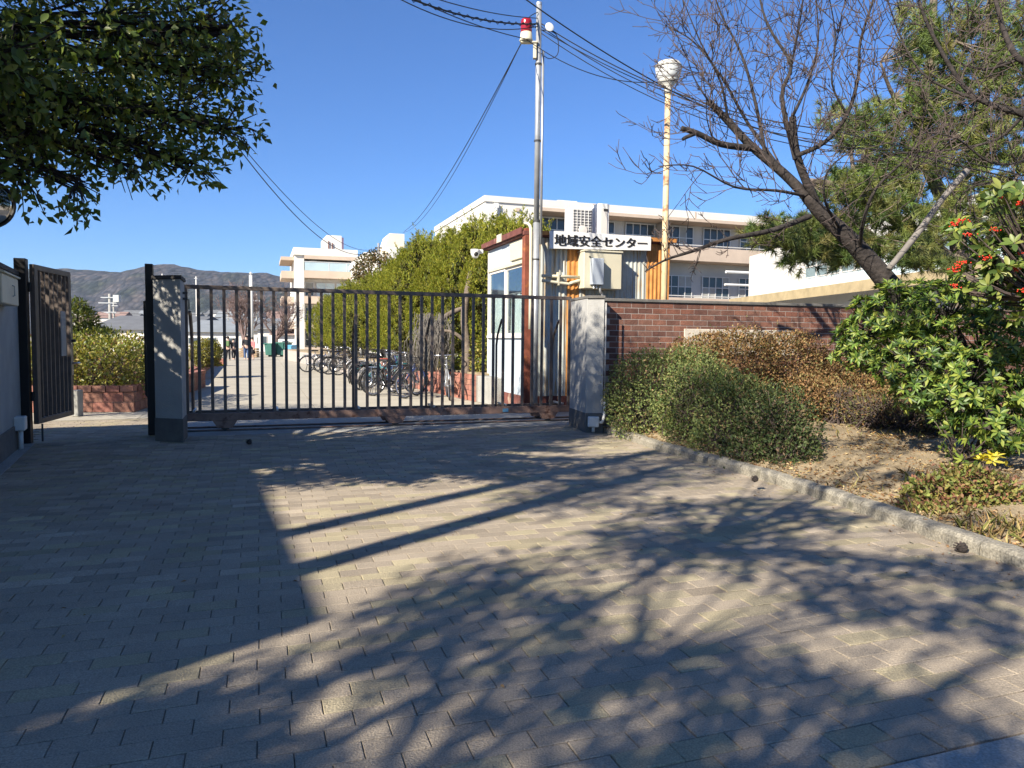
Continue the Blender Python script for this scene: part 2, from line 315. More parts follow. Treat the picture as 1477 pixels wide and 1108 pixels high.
# ------------------------------------------------------------------ foliage and wood helpers
def unit(a): return a / np.maximum(np.linalg.norm(a, axis=-1, keepdims=True), 1e-9)
def leaf_geo(P, D, N, L, W, fold=0.18, droop=0.12):
    """folded diamond leaves: 4 vertices, 2 triangles each"""
    D = unit(D); N = unit(N - D * (N * D).sum(1, keepdims=True)); S = np.cross(D, N)
    L = L[:, None]; W = W[:, None]
    a = P; b = P + D * L * 0.45 + S * W * 0.5 + N * W * fold; c = P + D * L - N * L * droop; d = P + D * L * 0.45 - S * W * 0.5 + N * W * fold
    V = np.stack([a, b, c, d], 1).reshape(-1, 3); i = np.arange(len(P))[:, None] * 4
    F = np.concatenate([i + [0, 1, 2], i + [0, 2, 3]], 1).reshape(-1, 3)
    return V, F
def tints(rng, n, cols, w=None, jit=0.25):
    cols = np.array(cols); k = rng.choice(len(cols), n, p=w); c = cols[k] * (1 + jit * (rng.random((n, 1)) * 2 - 1)) * (1 + 0.08 * (rng.random((n, 3)) * 2 - 1))
    return np.clip(c, 0.002, 1)
def blob_points(rng, blobs, n, shell=0.55, keep=0.72):
    """points in a union of ellipsoids (centre, radii), mostly near the outside; returns points and outward directions"""
    c = np.array([b[0] for b in blobs], float); r = np.array([b[1] if hasattr(b[1], '__len__') else (b[1],) * 3 for b in blobs], float)
    w = (r.prod(1)) ** (2 / 3); w /= w.sum(); P = np.zeros((0, 3)); O = np.zeros((0, 3))
    for _ in range(12):
        m = int(n * 1.5); k = rng.choice(len(blobs), m, p=w); d = unit(rng.normal(size=(m, 3)))
        rad = 1 - shell * rng.random(m) ** 1.7; p = c[k] + d * r[k] * (rad * (1 + 0.10 * np.sin(5.1 * d[:, 0] + 3.3 * d[:, 2] + k) * np.sin(4.3 * d[:, 1] - 2.1 * d[:, 2] + 2 * k) + 0.07 * np.sin(11 * d[:, 0] + 9 * d[:, 1] + 3 * k) * np.sin(10 * d[:, 2] + k) + (rng.random(m) < 0.04) * rng.random(m) * 0.30))[:, None]
        q = np.full(m, 9.0)
        for j in range(len(blobs)):
            e = np.linalg.norm((p - c[j]) / r[j], axis=1); e[k == j] = 9; q = np.minimum(q, e)
        ok = q > keep; P = np.concatenate([P, p[ok]]); O = np.concatenate([O, d[ok]])
        if len(P) >= n: break
    return P[:n], O[:n]
def leaf_cloud(rng, P, O, L, W, cols, w=None, out=0.7, up=0.3, rnd=0.7, flat=0.5, jit=0.25, lj=0.3):
    n = len(P); D = O * out + np.array([0, 0, up]) + rng.normal(size=(n, 3)) * rnd
    N = O * 0.7 + np.array([0, 0, flat]) + rng.normal(size=(n, 3)) * 0.6
    ll = L * (1 + lj * (rng.random(n) * 2 - 1)); ww = W * (1 + lj * (rng.random(n) * 2 - 1))
    return D, N, ll, ww, tints(rng, n, cols, w, jit)
def leaves_obj(name, parent, P, D, N, L, W, T, m, stuff=False, fold=0.18, droop=0.12):
    off = np.array(world_of(parent)) if parent is not None else np.zeros(3)
    V, F = leaf_geo(P - off, D, N, L, W, fold, droop)
    o = link(name, npmesh(name, V, F, m, np.repeat(T, 4, 0)), parent)
    if stuff: o['kind'] = 'stuff'
    return o
def leaf_shape(name, m, tint, width=0.38, fold=0.12, droop=0.18):
    """one leaf of unit length along +x, 10 triangles"""
    xs = [0, 0.2, 0.5, 0.8, 1.0]; ws = [0.02, 0.62, 1.0, 0.7, 0.0]; V = []; F = []
    for x, q in zip(xs, ws):
        z = -droop * x * x; V += [(x, 0, z), (x, q * width / 2, z + fold * q * width), (x, -q * width / 2, z + fold * q * width)]
    for i in range(4):
        a = i * 3; b = a + 3; F += [(a, b, b + 1), (a, b + 1, a + 1), (a, a + 2, b + 2), (a, b + 2, b)]
    return npmesh(name, np.array(V), np.array(F), m, np.tile(np.array(tint), (len(V), 1)))
def leaf_parts(name, parent, P, D, N, L, meshes, rng):
    D = unit(D); N = unit(N - D * (N * D).sum(1, keepdims=True)); S = np.cross(N, D); off = world_of(parent)
    for i in range(len(P)):
        o = link(name, meshes[int(rng.integers(len(meshes)))], parent); s = float(L[i])
        d, q, n = D[i] * s, S[i] * s, N[i] * s
        o.matrix_basis = Matrix(((d[0], q[0], n[0], P[i][0] - off.x), (d[1], q[1], n[1], P[i][1] - off.y), (d[2], q[2], n[2], P[i][2] - off.z), (0, 0, 0, 1)))
def split_nearest(P, k):
    """which k of the points show largest: seen inside the frame, nearest the camera"""
    q = P - np.array(CAMP); f = q @ np.array(FWD); u = PW / 2 + FPX * (q @ np.array(RGT)) / np.maximum(f, 0.1); v = PH / 2 - FPX * (q @ np.array(UPV)) / np.maximum(f, 0.1)
    s = np.where((f > 0.3) & (u > -5) & (u < PW + 5) & (v > -5) & (v < PH + 5), f, 1e6 + f); i = np.argsort(s); m = np.zeros(len(P), bool)
    m[i[:k]] = True; m &= s < 1e6; return m

class Wood:
    """collects tapered polylines and turns them into one tube mesh"""
    def __init__(s): s.paths = []
    def add(s, pts, rad): s.paths.append(([Vector(p) for p in pts], rad)); return s
    def mesh(s, name, m, off, sides=None):
        V = []; F = []; o = 0
        for pts, rad in s.paths:
            n = sides or (10 if rad[0] > 0.08 else 6 if rad[0] > 0.02 else 4 if rad[0] > 0.008 else 3)
            P = np.array(pts); T = unit(np.gradient(P, axis=0)); x = Vector(T[0]).orthogonal(); x = np.array(x) / x.length
            th = np.arange(n) * 2 * PI / n; rings = []
            for i in range(len(P)):
                t = T[i]; x = x - t * (x @ t); x = x / max(np.linalg.norm(x), 1e-9); y = np.cross(t, x)
                rings.append(P[i] + rad[i] * (np.cos(th)[:, None] * x + np.sin(th)[:, None] * y))
            V.append(np.concatenate(rings)); k = np.arange(n); k2 = (k + 1) % n
            for i in range(len(P) - 1):
                a = o + i * n; b = a + n
                F.append(np.stack([a + k, a + k2, b + k2], 1)); F.append(np.stack([a + k, b + k2, b + k], 1))
            e = o + (len(P) - 1) * n; F.append(np.array([[e, e + j, e + j + 1] for j in range(1, n - 1)]))
            o += len(P) * n
        return npmesh(name, np.concatenate(V) - np.array(off), np.concatenate(F), m, smooth=True)
def grow(wd, rng, p, d, L, r, lvl, maxlvl, up=0.15, wig=0.14, kids=(3, 5), ang=(25, 60), ratio=(0.45, 0.7), rmin=0.0025, tips=None, seg=0.16):
    n = max(3, min(9, int(L / seg) + 2)); p = Vector(p); d = Vector(d).normalized(); pts = [p.copy()]; rad = [r]; dirs = [d.copy()]
    for i in range(1, n + 1):
        d = (d + Vector(rng.normal(size=3)) * wig + Vector((0, 0, up * 0.3))).normalized()
        p = p + d * (L / n); pts.append(p.copy()); rad.append(max(rmin * 0.7, r * (1 - 0.62 * i / n))); dirs.append(d.copy())
    wd.add(pts, rad)
    if tips is not None and lvl >= maxlvl - 1: tips.append((pts[-1], dirs[-1]))
    if lvl < maxlvl:
        for j in range(int(rng.integers(kids[0], kids[1] + 1))):
            k = int(rng.integers(max(1, n // 4), n + 1)); a = R(rng.uniform(*ang)); ax = dirs[k].orthogonal().normalized(); ax.rotate(Matrix.Rotation(rng.uniform(0, 2 * PI), 3, dirs[k]))
            e = dirs[k].copy(); e.rotate(Matrix.Rotation(a, 3, ax))
            grow(wd, rng, pts[k], e, L * rng.uniform(*ratio), max(rmin, rad[k] * 0.62), lvl + 1, maxlvl, up, wig, kids, ang, ratio, rmin, tips, seg)
def spline(pts, k=4):
    """smooth a control polyline (Catmull-Rom)"""
    pts = [Vector(p) for p in pts]; out = []
    for i in range(len(pts) - 1):
        p0 = pts[max(i - 1, 0)]; p1 = pts[i]; p2 = pts[i + 1]; p3 = pts[min(i + 2, len(pts) - 1)]
        for j in range(k):
            t = j / k; out.append(0.5 * ((2 * p1) + (p2 - p0) * t + (2 * p0 - 5 * p1 + 4 * p2 - p3) * t * t + (3 * p1 - p0 - 3 * p2 + p3) * t ** 3))
    return out + [pts[-1]]
def lerp_list(r, n):
    x = np.linspace(0, len(r) - 1, n); return [float(q) for q in np.interp(x, range(len(r)), r)]

# ------------------------------------------------------------------ the ground
GLW, GRW = gp(325, 621.6), gp(790, 607.5)               # contact points of the outer gate wheels
G1 = (GRW - GLW).normalized(); G2 = Vector((-G1.y, G1.x, 0))
STREET = gp(1370, 1082)                                 # edge between pavers and street gutter
def ee(p): p = Vector(p); return (p.dot(E1), p.dot(E2))
def ew(a, b, z=0.0): return E1 * a + E2 * b + EZ * z
B_ST = ee(STREET)[1]; B_TH = (ee(gp(400, 625))[1] + ee(gp(700, 616))[1]) / 2

kind(obj('ground', MB().quad(V3(-3000, -600, -0.9), V3(3000, -600, -0.9), V3(3000, 4200, -0.9), V3(-3000, 4200, -0.9)), M['ground']), 'structure')

# garden kerb line, from the gate pillar out to the street
KERB_PX = [(866, 623), (905, 634), (940, 647), (1000, 664), (1090, 690), (1190, 722), (1280, 754), (1380, 790), (1477, 822)]
KL = [gp(*q) for q in KERB_PX]; dk = (KL[-1] - KL[-3]).normalized(); KL += [KL[-1] + dk * 0.8, KL[-1] + dk * 2.6]
KS = spline(KL, 4)
LW0, LW1 = gp(33, 640), gp(0, 668)                      # base line of the left boundary wall
LWD = (LW1 - LW0).normalized(); LWN = Vector((-LWD.y, LWD.x, 0))
if LWN.x < 0: LWN = -LWN
def kerb_x_at(a, b):
    """e1 coordinate of the kerb at e2 coordinate b"""
    prev = ee(KS[0])
    for q in KS[1:]:
        c = ee(q)
        if (prev[1] - b) * (c[1] - b) <= 0 and abs(c[1] - prev[1]) > 1e-6:
            return prev[0] + (c[0] - prev[0]) * (b - prev[1]) / (c[1] - prev[1])
        prev = c
    return ee(KS[0])[0] if b > ee(KS[0])[1] else ee(KS[-1])[0]

rng = np.random.default_rng(5)
drive = MB()
kx0 = ee(KS[0])[0]
drive.add([ew(-9, B_ST, -0.0085), ew(7, B_ST, -0.0085), ew(7, B_TH + 2.6, -0.0085), ew(-9, B_TH + 2.6, -0.0085)], [(0, 1, 2, 3)])
dv = kind(obj('driveway', drive, M['joint'], local=True), 'structure'); WL[dv.name] = Vector((0, 0, 0))
# pavers: running bond along the street
TL, TW, GAP = 0.226, 0.113, 0.0038
PURPLE = [(0.34, 0.285, 0.215), (0.35, 0.293, 0.22), (0.325, 0.273, 0.207), (0.36, 0.302, 0.228)]
OCHRE = [(0.355, 0.304, 0.198), (0.372, 0.32, 0.208), (0.338, 0.29, 0.195)]
def paver_geo(c, zt, tilt, a=TL - GAP, b=TW - GAP, ch=0.0025):
    vs = []
    for k, (ins, dz) in enumerate(((0, -0.03), (0, -ch), (ch, 0))):
        for sx, sy in ((-1, -1), (1, -1), (1, 1), (-1, 1)):
            x = sx * (a / 2 - ins); y = sy * (b / 2 - ins); vs.append(c + E1 * x + E2 * y + EZ * (zt + dz + tilt[0] * x + tilt[1] * y))
    fs = [(8, 9, 10, 11)]
    for k in (0, 4):
        for i in range(4): fs.append((k + i, k + (i + 1) % 4, k + 4 + (i + 1) % 4, k + 4 + i))
    return vs, fs
var_m = []
for t in PURPLE + OCHRE:
    vs, fs = paver_geo(Vector((0, 0, 0)), 0, (0, 0)); mb = MB().add(vs, fs); var_m.append(mesh_of(mb, 'paver', M['paver'], tint=t))
cand = []
row = 0; b = B_ST + TW / 2 + 0.004
while b < B_TH - TW * 0.4 or (b < B_TH + 2.4):
    beyond = b > B_TH - TW * 0.4
    kx = kerb_x_at(0, b) + 0.05; off = (row % 2) * TL / 2 + rng.normal() * 0.006
    lx = -8.5
    a = lx + off
    while a < min(kx, 6.5):
        c = ew(a, b)
        left_ok = (c - LW0).dot(LWN) > 0.02
        lim = -5.05 if not beyond else None
        if left_ok and (not beyond or (ee(c)[0] < ee(gp(222, 628))[0] + 0.05)):
            cand.append((c, row))
        a += TL
    b += TW; row += 1
cp = np.array([c for c, _ in cand]); near = split_nearest(cp, 300)
big = MB(); bt = []
for i, (c, rw) in enumerate(cand):
    u = mnoise.noise(Vector((c.x * 0.45, c.y * 0.45, 3))); och = rng.random() < 0.27 + 0.30 * u
    k = int(rng.integers(4, 7)) if och else int(rng.integers(0, 4)); zt = 0.0 + rng.normal() * 0.0013 + 0.003 * mnoise.noise(Vector((c.x * 0.8, c.y * 0.8, 11))); tl = (rng.normal() * 0.006, rng.normal() * 0.009)
    if near[i]:
        o = link('paver', var_m[k], dv); o.location = c + EZ * zt; o.rotation_euler = (tl[1], -tl[0], 0)
    else:
        vs, fs = paver_geo(c, zt, tl); big.add(vs, fs); bt += [(PURPLE + OCHRE)[k]] * len(vs)
me = mesh_of(big, 'paver_field', M['paver']); a_ = me.attributes.new('tint', 'FLOAT_COLOR', 'POINT')
tt = np.ones((len(bt), 4), np.float32); tt[:, :3] = np.array(bt) * (1 + 0.10 * np.repeat(rng.normal(size=(len(bt) // 12, 1)), 12, 0)); a_.data.foreach_set('color', tt.ravel())
kind(link('paver_field', me, dv), 'stuff')

# street gutter and road at the lower right
kind(obj('gutter', MB().cbox(ew(-9, B_ST - 0.30, -0.12), 16, 0.296, 0.125), M['gutter'], bevel=0.008), 'structure')
kind(obj('road', MB().cbox(ew(-16, B_ST - 9.0, -0.14), 36, 8.69, 0.12), M['asphalt']), 'structure')
# ground under the side yards, left and right
kind(obj('yard', MB().cbox(ew(-26, B_ST, -0.14), 18, 12, 0.10).cbox(ew(7.0, B_ST, -0.14), 16, 9, 0.10), M['soil']), 'structure')

# threshold strip with the gate track
th = MB()
kind(obj('threshold', MB().cbox(ew(ee(gp(222, 628))[0] + 0.1, B_TH, -0.1), 7.6, 2.6, 0.100), M['gutter'], bevel=0.004), 'structure')
tr = thing('gate_track', 'dark steel twin track set in concrete under the sliding gate', 'rail', GLW - G1 * 0.6)
for q in (0.0, 0.42):
    m_ = MB(); p0 = GLW - G1 * 0.5 + G2 * q
    m_.box(p0 + G1 * 3.1 + EZ * 0.006, (7.2, 0.05, 0.012), (G1, G2, EZ)); obj('track_plate', m_, M['dark'], tr)
    m_ = MB(); m_.box(p0 + G1 * 3.1 + EZ * 0.016, (7.2, 0.014, 0.02), (G1, G2, EZ)); obj('rail', m_, M['gate_pink'], tr)

# courtyard: big cast slabs
plz = kind(obj('courtyard', MB().cbox(ew(-22, B_TH + 2.6, -0.16), 50, 64, 0.10), M['plinth']), 'structure')
rngp = np.random.default_rng(9)
for i in range(10):
    for j in range(14):
        a0 = -17 + i * 3.0; b0 = B_TH + 2.605 + j * 4.2
        m_ = MB(); dz = 0.055 + rngp.normal() * 0.0008
        m_.cbox(ew(a0 + 0.006, b0 + 0.006, -0.06), 2.988, 4.188, 0.06 + rngp.normal() * 0.0008)
        obj('slab', m_, M['slab'], plz)

# garden bed: dry soil rising to the brick wall
BW0 = at(870, 428, 11.25); BW0 = V3(BW0.x, BW0.y); BW1p = at(1220, 437, 12.45); BW1 = V3(BW1p.x, BW1p.y)
BD = (BW1 - BW0).normalized(); BN = Vector((BD.y, -BD.x, 0)); BW_END = BW0 + BD * 9.0
sv = MB(); NS, NT = 70, 40
kk = KS; L_ = len(kk)
for i in range(NS + 1):
    s = i / NS; x = s * (L_ - 1); i0 = min(int(x), L_ - 2); k0 = kk[i0].lerp(kk[i0 + 1], x - i0); kd = (kk[i0 + 1] - kk[i0]).normalized(); kn = Vector((-kd.y, kd.x, 0)); k0 = k0 + (kn if kn.x > 0 else -kn) * 0.10
    w0 = BW0.lerp(BW_END + BD * 1.5, s ** 0.9)
    for j in range(NT + 1):
        t = j / NT; p = k0.lerp(w0, t)
        z = 0.085 + 0.16 * math.sin(min(1, t * 2.2) * PI / 2) + 0.05 * mnoise.noise(p * 1.1) + 0.018 * mnoise.noise(p * 5) + 0.008 * mnoise.noise(p * 17)
        z = 0.07 + (z - 0.07) * min(1.0, t / 0.08)
        sv.v.append((p.x, p.y, z))
for i in range(NS):
    for j in range(NT):
        a = i * (NT + 1) + j; sv.f.append((a, a + NT + 1, a + NT + 2, a + 1))
SOIL_V = np.array(sv.v)
kind(obj('garden_soil', sv, M['soil'], smooth=True), 'structure')
def soil_z(x, y):
    d = (SOIL_V[:, 0] - x) ** 2 + (SOIL_V[:, 1] - y) ** 2; return float(SOIL_V[int(d.argmin()), 2])
# kerb stones
kb = kind(obj('kerb', MB().prism([KS[0] + V3(0, 0.05, -0.1), KS[-1] + V3(0, 0.05, -0.1), KS[-1] + V3(0.1, 0.1, -0.1), KS[0] + V3(0.1, 0.1, -0.1)], (0, 0, 0.05)), M['kerb'], local=True), 'structure')
acc = [0]
for i in range(1, L_): acc.append(acc[-1] + (KS[i] - KS[i - 1]).length)
def k_at(s):
    i = int(np.searchsorted(acc, s)); i = min(max(i, 1), L_ - 1); return KS[i - 1].lerp(KS[i], (s - acc[i - 1]) / (acc[i] - acc[i - 1]))
s = 0.0; rk = np.random.default_rng(3)
while s < acc[-1] - 0.1:
    ln = 0.60; e = min(s + ln, acc[-1]); sec = []
    m_ = MB(); n_ = 5
    for q in range(n_):
        t = s + 0.006 + (e - s - 0.012) * q / (n_ - 1); p = k_at(t); d = (k_at(min(t + 0.05, acc[-1])) - k_at(max(t - 0.05, 0))).normalized(); nn = Vector((-d.y, d.x, 0))
        if nn.x < 0: nn = -nn
        hz = 0.10 + 0.004 * rk.normal(); sec += [p - EZ * 0.06, p + EZ * (hz - 0.03), p + nn * 0.02 + EZ * (hz - 0.006), p + nn * 0.05 + EZ * hz, p + nn * 0.125 + EZ * hz, p + nn * 0.135 - EZ * 0.06]
    for q in range(n_ - 1):
        for k in range(5): m_.f.append((q * 6 + k, q * 6 + k + 1, (q + 1) * 6 + k + 1, (q + 1) * 6 + k))
    m_.f += [tuple(range(6)), tuple(range((n_ - 1) * 6, n_ * 6))[::-1]]; m_.v = [tuple(p) for p in sec]
    obj('kerb_stone', m_, M['kerb'], kb, local=True); s = e

# hill: a long wooded ridge far beyond the town
hl = MB(); ridge = [(-1100, 398), (-500, 396), (60, 400), (110, 397), (150, 396), (190, 398), (225, 400), (260, 393), (285, 391), (320, 396), (360, 399), (400, 402), (440, 408), (520, 404), (640, 412), (800, 420), (1000, 425), (1300, 425), (2000, 430), (3000, 440)]
ru = [q[0] for q in ridge]; rv = [q[1] for q in ridge]; HY = 2300.0; NX, NY = 300, 22
for i in range(NX + 1):
    u = -1100 + 2900 * i / NX; vtop = float(np.interp(u, ru, rv)); top = at(u, vtop, HY)
    for j in range(NY + 1):
        t = j / NY; Y = 1500 + (HY - 1500) * t if t <= 0.8 else HY - 160 + 1600 * (t - 0.8)
        x = top.x * (1.0 + 0.0 * t); h = (top.z + 4) * (math.sin(min(1, t / 0.8) * PI / 2) ** 1.3 if t <= 0.8 else 1 - 2.2 * (t - 0.8))
        p = Vector((x * (0.86 + 0.14 * min(1, t / 0.8)), Y, 0)); n1 = mnoise.noise(Vector((p.x / 170, p.y / 240, 1))); n2 = mnoise.noise(Vector((p.x / 60, p.y / 60, 7))); n3 = mnoise.noise(Vector((p.x / 14, p.y / 20, 4)))
        ed = math.sin(min(1, t / 0.8) * PI); p.z = max(-6, h - 6 + 20 * n1 * ed * (1 if t < 0.8 else 0) + 16 * n2 * ed + 4.5 * n3 * min(1, 3 * t)); hl.v.append(tuple(p))
for i in range(NX):
    for j in range(NY):
        a = i * (NY + 1) + j; hl.f.append((a, a + NY + 1, a + NY + 2, a + 1))
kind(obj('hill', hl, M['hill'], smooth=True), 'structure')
# ------------------------------------------------------------------ left boundary wall and side gate
lwh = at(33, 392, LW0.y).z
LWT = -LWN * 0.16
wa = LW0 - LWD * 0.05; wb = LW0 + LWD * 4.2
lw = thing('boundary_wall', 'grey rendered boundary wall in shade left of the side gate', 'wall', wa)
obj('render_face', MB().prism([wa, wb, wb + LWT, wa + LWT], (0, 0, lwh - 0.06)), M['plaster'], lw)
obj('plinth', MB().prism([wa + LWN * 0.02, wb + LWN * 0.02, wb, wa], (0, 0, 0.30)), M['plinth'], lw)
obj('coping', MB().prism([wa + LWN * 0.025 + EZ * (lwh - 0.058), wb + LWN * 0.025 + EZ * (lwh - 0.058), wb + LWT * 1.15 + EZ * (lwh - 0.058), wa + LWT * 1.15 + EZ * (lwh - 0.058)], (0, 0, 0.06)), M['cap'], lw, bevel=0.006)
kind(obj('drain_strip', MB().prism([LW0 + LWN * 0.02 + EZ * 0.003, wb + LWN * 0.02 + EZ * 0.003, wb + LWN * 0.14 + EZ * 0.003, LW0 + LWN * 0.14 + EZ * 0.003], (0, 0, 0.006)), M['gutter']), 'structure')
def on_wall(u, v):
    """point of the left wall face seen at (u, v)"""
    t = line_u(LW0, LWD, u); p = LW0 + LWD * t; q = at(u, v, p.y); return V3(p.x, p.y, q.z)
p1 = on_wall(13, 419); p0 = on_wall(-12, 419); zt, zb = on_wall(5, 399).z, on_wall(5, 440).z
ln = (p0 - p1).length; mid = (p1 + p0) / 2; mid.z = zb
ub = thing('utility_box', 'cream metal meter box with a hinged cover fixed high on the grey wall', 'utility box', mid)
obj('box_body', MB().box(V3(mid.x, mid.y, (zt + zb) / 2) + LWN * 0.07, (ln, 0.14, zt - zb), (LWD, LWN, EZ)), M['cream'], ub, bevel=0.01)
obj('hood', MB().box(V3(mid.x, mid.y, zt + 0.012) + LWN * 0.08, (ln + 0.02, 0.17, 0.02), (LWD, LWN, EZ)), M['cream'], ub, bevel=0.004)
hp = V3(mid.x, mid.y, (zt + zb) / 2) + LWN * 0.142 - LWD * (ln * 0.1)
obj('latch', MB().tube([hp + EZ * 0.06, hp + EZ * 0.05 + LWN * 0.02, hp - EZ * 0.05 + LWN * 0.02, hp - EZ * 0.06], 0.008, 6), M['galv'], ub)
q = on_wall(22, 625); zt, zb = on_wall(22, 601).z, on_wall(22, 621).z
jb = thing('junction_box', 'small white junction box on a short conduit low on the grey wall', 'junction box', V3(q.x, q.y, 0))
obj('box_body', MB().box(V3(q.x, q.y, (zt + zb) / 2) + LWN * 0.06, (0.20, 0.12, zt - zb), (LWD, LWN, EZ)), M['whitebox'], jb, bevel=0.012)
obj('conduit', MB().tube([V3(q.x, q.y, zb) + LWN * 0.06, V3(q.x, q.y, 0.0) + LWN * 0.06], 0.028, 10), M['whitebox'], jb, smooth=True)

gpz = gp(38, 640)
post_h = at(38, 373, gpz.y).z
gpo = thing('gate_post', 'tall square black steel post between grey wall and open side gate', 'post', gpz)
obj('shaft', MB().box(gpz + EZ * post_h / 2, (0.13, 0.13, post_h), (G1, G2, EZ)), M['black'], gpo, bevel=0.006)
obj('hinge', MB().tube([gpz + V3(0.10, 0, 0.55), gpz + V3(0.10, 0, 0.67)], 0.02, 8), M['black'], gpo)
obj('hinge', MB().tube([gpz + V3(0.10, 0, post_h - 0.42), gpz + V3(0.10, 0, post_h - 0.3)], 0.02, 8), M['black'], gpo)
# open side gate swung inwards
ya = gpz.y + 0.02; A = at(52, 600, ya); A.z = 0; Bp = at(104, 600, ya * 1.125); Bp.z = 0
zt = at(52, 381, ya).z; zb = at(52, 612, ya).z; gd = (Bp - A).normalized(); gl = (Bp - A).length; gn = Vector((-gd.y, gd.x, 0)); ax = (gd, gn, EZ)
sg = thing('side_gate', 'open brown barred pedestrian gate swung inwards beside the black post', 'gate', A)
fm = 0.07
obj('frame', MB().box(A + gd * 0.05 + EZ * (zt + zb) / 2, (0.10, 0.06, zt - zb), ax).box(Bp - gd * 0.045 + EZ * (zt + zb) / 2, (0.09, 0.06, zt - zb), ax)
    .box(A + gd * gl / 2 + EZ * (zt - fm / 2), (gl - 0.19, 0.06, fm), ax).box(A + gd * gl / 2 + EZ * (zb + fm / 2), (gl - 0.19, 0.06, fm), ax), M['gate'], sg, bevel=0.004)
for i in range(7):
    p = A + gd * (0.10 + (gl - 0.2) * (i + 0.6) / 7.2)
    obj('bar', MB().box(p + EZ * (zt + zb) / 2, (0.022, 0.045, zt - zb - 2 * fm), ax), M['gate'], sg)
obj('lock_plate', MB().box(Bp - gd * 0.045 + EZ * 1.25 - gn * 0.034, (0.085, 0.012, 0.85), ax), mat('lock_plate_steel', (0.2, 0.19, 0.17), 0.4, 0.1, metal=0.4), sg)
obj('handle', MB().tube([Bp - gd * 0.05 + EZ * 1.0 - gn * 0.03, Bp - gd * 0.05 + EZ * 1.0 - gn * 0.10, Bp + gd * 0.05 + EZ * 1.0 - gn * 0.10], 0.014, 8), M['chrome'], sg)
obj('handle', MB().tube([Bp - gd * 0.05 + EZ * 1.32 - gn * 0.03, Bp - gd * 0.05 + EZ * 1.32 - gn * 0.09], 0.02, 8), M['dark'], sg)
obj('drop_bolt', MB().tube([A + gd * 0.05 + EZ * zb - gn * 0.05, A + gd * 0.05 + EZ * 0.02 - gn * 0.05], 0.012, 6), M['dark'], sg)
nb = tag(obj('notice_board', MB().box(A + gd * gl * 0.72 + EZ * 1.42 + gn * -0.036, (0.16, 0.012, 0.62), ax), M['plaster'], None, bevel=0.003), 'narrow whitish notice plate wired behind the bars of the side gate', 'sign')
# black post and grey pillar at the left end of the sliding gate
pl0, pl1 = gp(225, 636), gp(264, 638)
ppz = gp(220, 627); ph = at(220, 381, ppz.y).z
lp = thing('gate_post', 'tall black steel latch post against the shaded left pillar', 'post', ppz)
obj('shaft', MB().box(ppz + EZ * ph / 2, (0.10, 0.12, ph), (G1, G2, EZ)), M['black'], lp, bevel=0.005)
z0, z1 = at(216, 575, ppz.y).z, at(216, 433, ppz.y).z
obj('latch_guard', MB().prism([ppz + G1 * -0.05 + EZ * z0, ppz + G1 * -0.085 + EZ * (z0 + 0.06), ppz + G1 * -0.085 + EZ * (z1 - 0.02), ppz + G1 * -0.05 + EZ * z1], G2 * 0.1), M['black'], lp)
pd = (pl1 - pl0).normalized(); pn = (at(272, 636, GLW.y + (line_u(GLW, G1, 271) * G1).y) - at(264, 636, pl1.y)); pn.z = 0
pn = G2 * 0.62; pht = at(250, 397, pl1.y).z
pil = thing('gate_pillar', 'shaded grey rendered gate pillar at the left end of the sliding gate', 'pillar', pl0)
obj('shaft', MB().prism([pl0, pl1, pl1 + pn, pl0 + pn], (0, 0, pht - 0.05)), M['plaster'], pil, bevel=0.004)
e_ = 0.012
def ring(p0, p1, n, e): d = (p1 - p0).normalized(); m = n.normalized(); return [p0 - d * e - m * e, p1 + d * e - m * e, p1 + d * e + n + m * e, p0 - d * e + n + m * e]
obj('plinth', MB().prism(ring(pl0, pl1, pn, 0.012), (0, 0, 0.31)), M['plinth'], pil, bevel=0.004)
obj('cap', MB().prism([p + EZ * (pht - 0.048) for p in ring(pl0, pl1, pn, 0.02)], (0, 0, 0.05)), M['cap'], pil, bevel=0.005)
lb = pl1 + pn * 0.55
for zz in (at(268, 431, lb.y).z, at(268, 426, lb.y).z + 0.03):
    obj('latch_keep', MB().box(lb + G1 * 0.03 + EZ * zz, (0.06, 0.05, 0.03), (G1, G2, EZ)), M['dark'], pil)

# ------------------------------------------------------------------ the sliding gate
t0 = line_u(GLW, G1, 270.5); t1 = line_u(GLW, G1, 820); GL = GLW + G1 * t0; GLEN = t1 - t0; GA = (G1, G2, EZ)
gz0, gz1, gzt = 0.155, 0.27, 2.15
sgt = thing('sliding_gate', 'long brown barred sliding school gate standing closed across the driveway', 'gate', GL)
def g(s, q=0.0, z=0.0): return GL + G1 * s + G2 * q + EZ * z
obj('top_rail', MB().box(g(GLEN / 2, 0, gzt - 0.03), (GLEN + 0.04, 0.05, 0.06), GA), M['gate'], sgt, bevel=0.005)
obj('bottom_rail', MB().box(g(GLEN / 2, 0, (gz0 + gz1) / 2), (GLEN + 0.04, 0.055, gz1 - gz0), GA), M['gate_pink'], sgt, bevel=0.005)
bar_me = None
for i in range(36):
    s = GLEN * i / 35; wdt = 0.044 if 0 < i < 35 else 0.06
    if i in (0, 35): obj('bar', MB().box(g(s, 0, (gz1 + gzt - 0.06) / 2), (wdt, 0.046, gzt - 0.06 - gz1), GA), M['gate'], sgt)
    else:
        if bar_me is None:
            bar_me = mesh_of(MB().box((0, 0, 0), (wdt, 0.03, gzt - 0.06 - gz1), GA), 'bar', M['gate'])
        o = link('bar', bar_me, sgt); o.location = G1 * s + EZ * (gz1 + gzt - 0.06) / 2; o['label'] = 'upright bar'; del o['label']
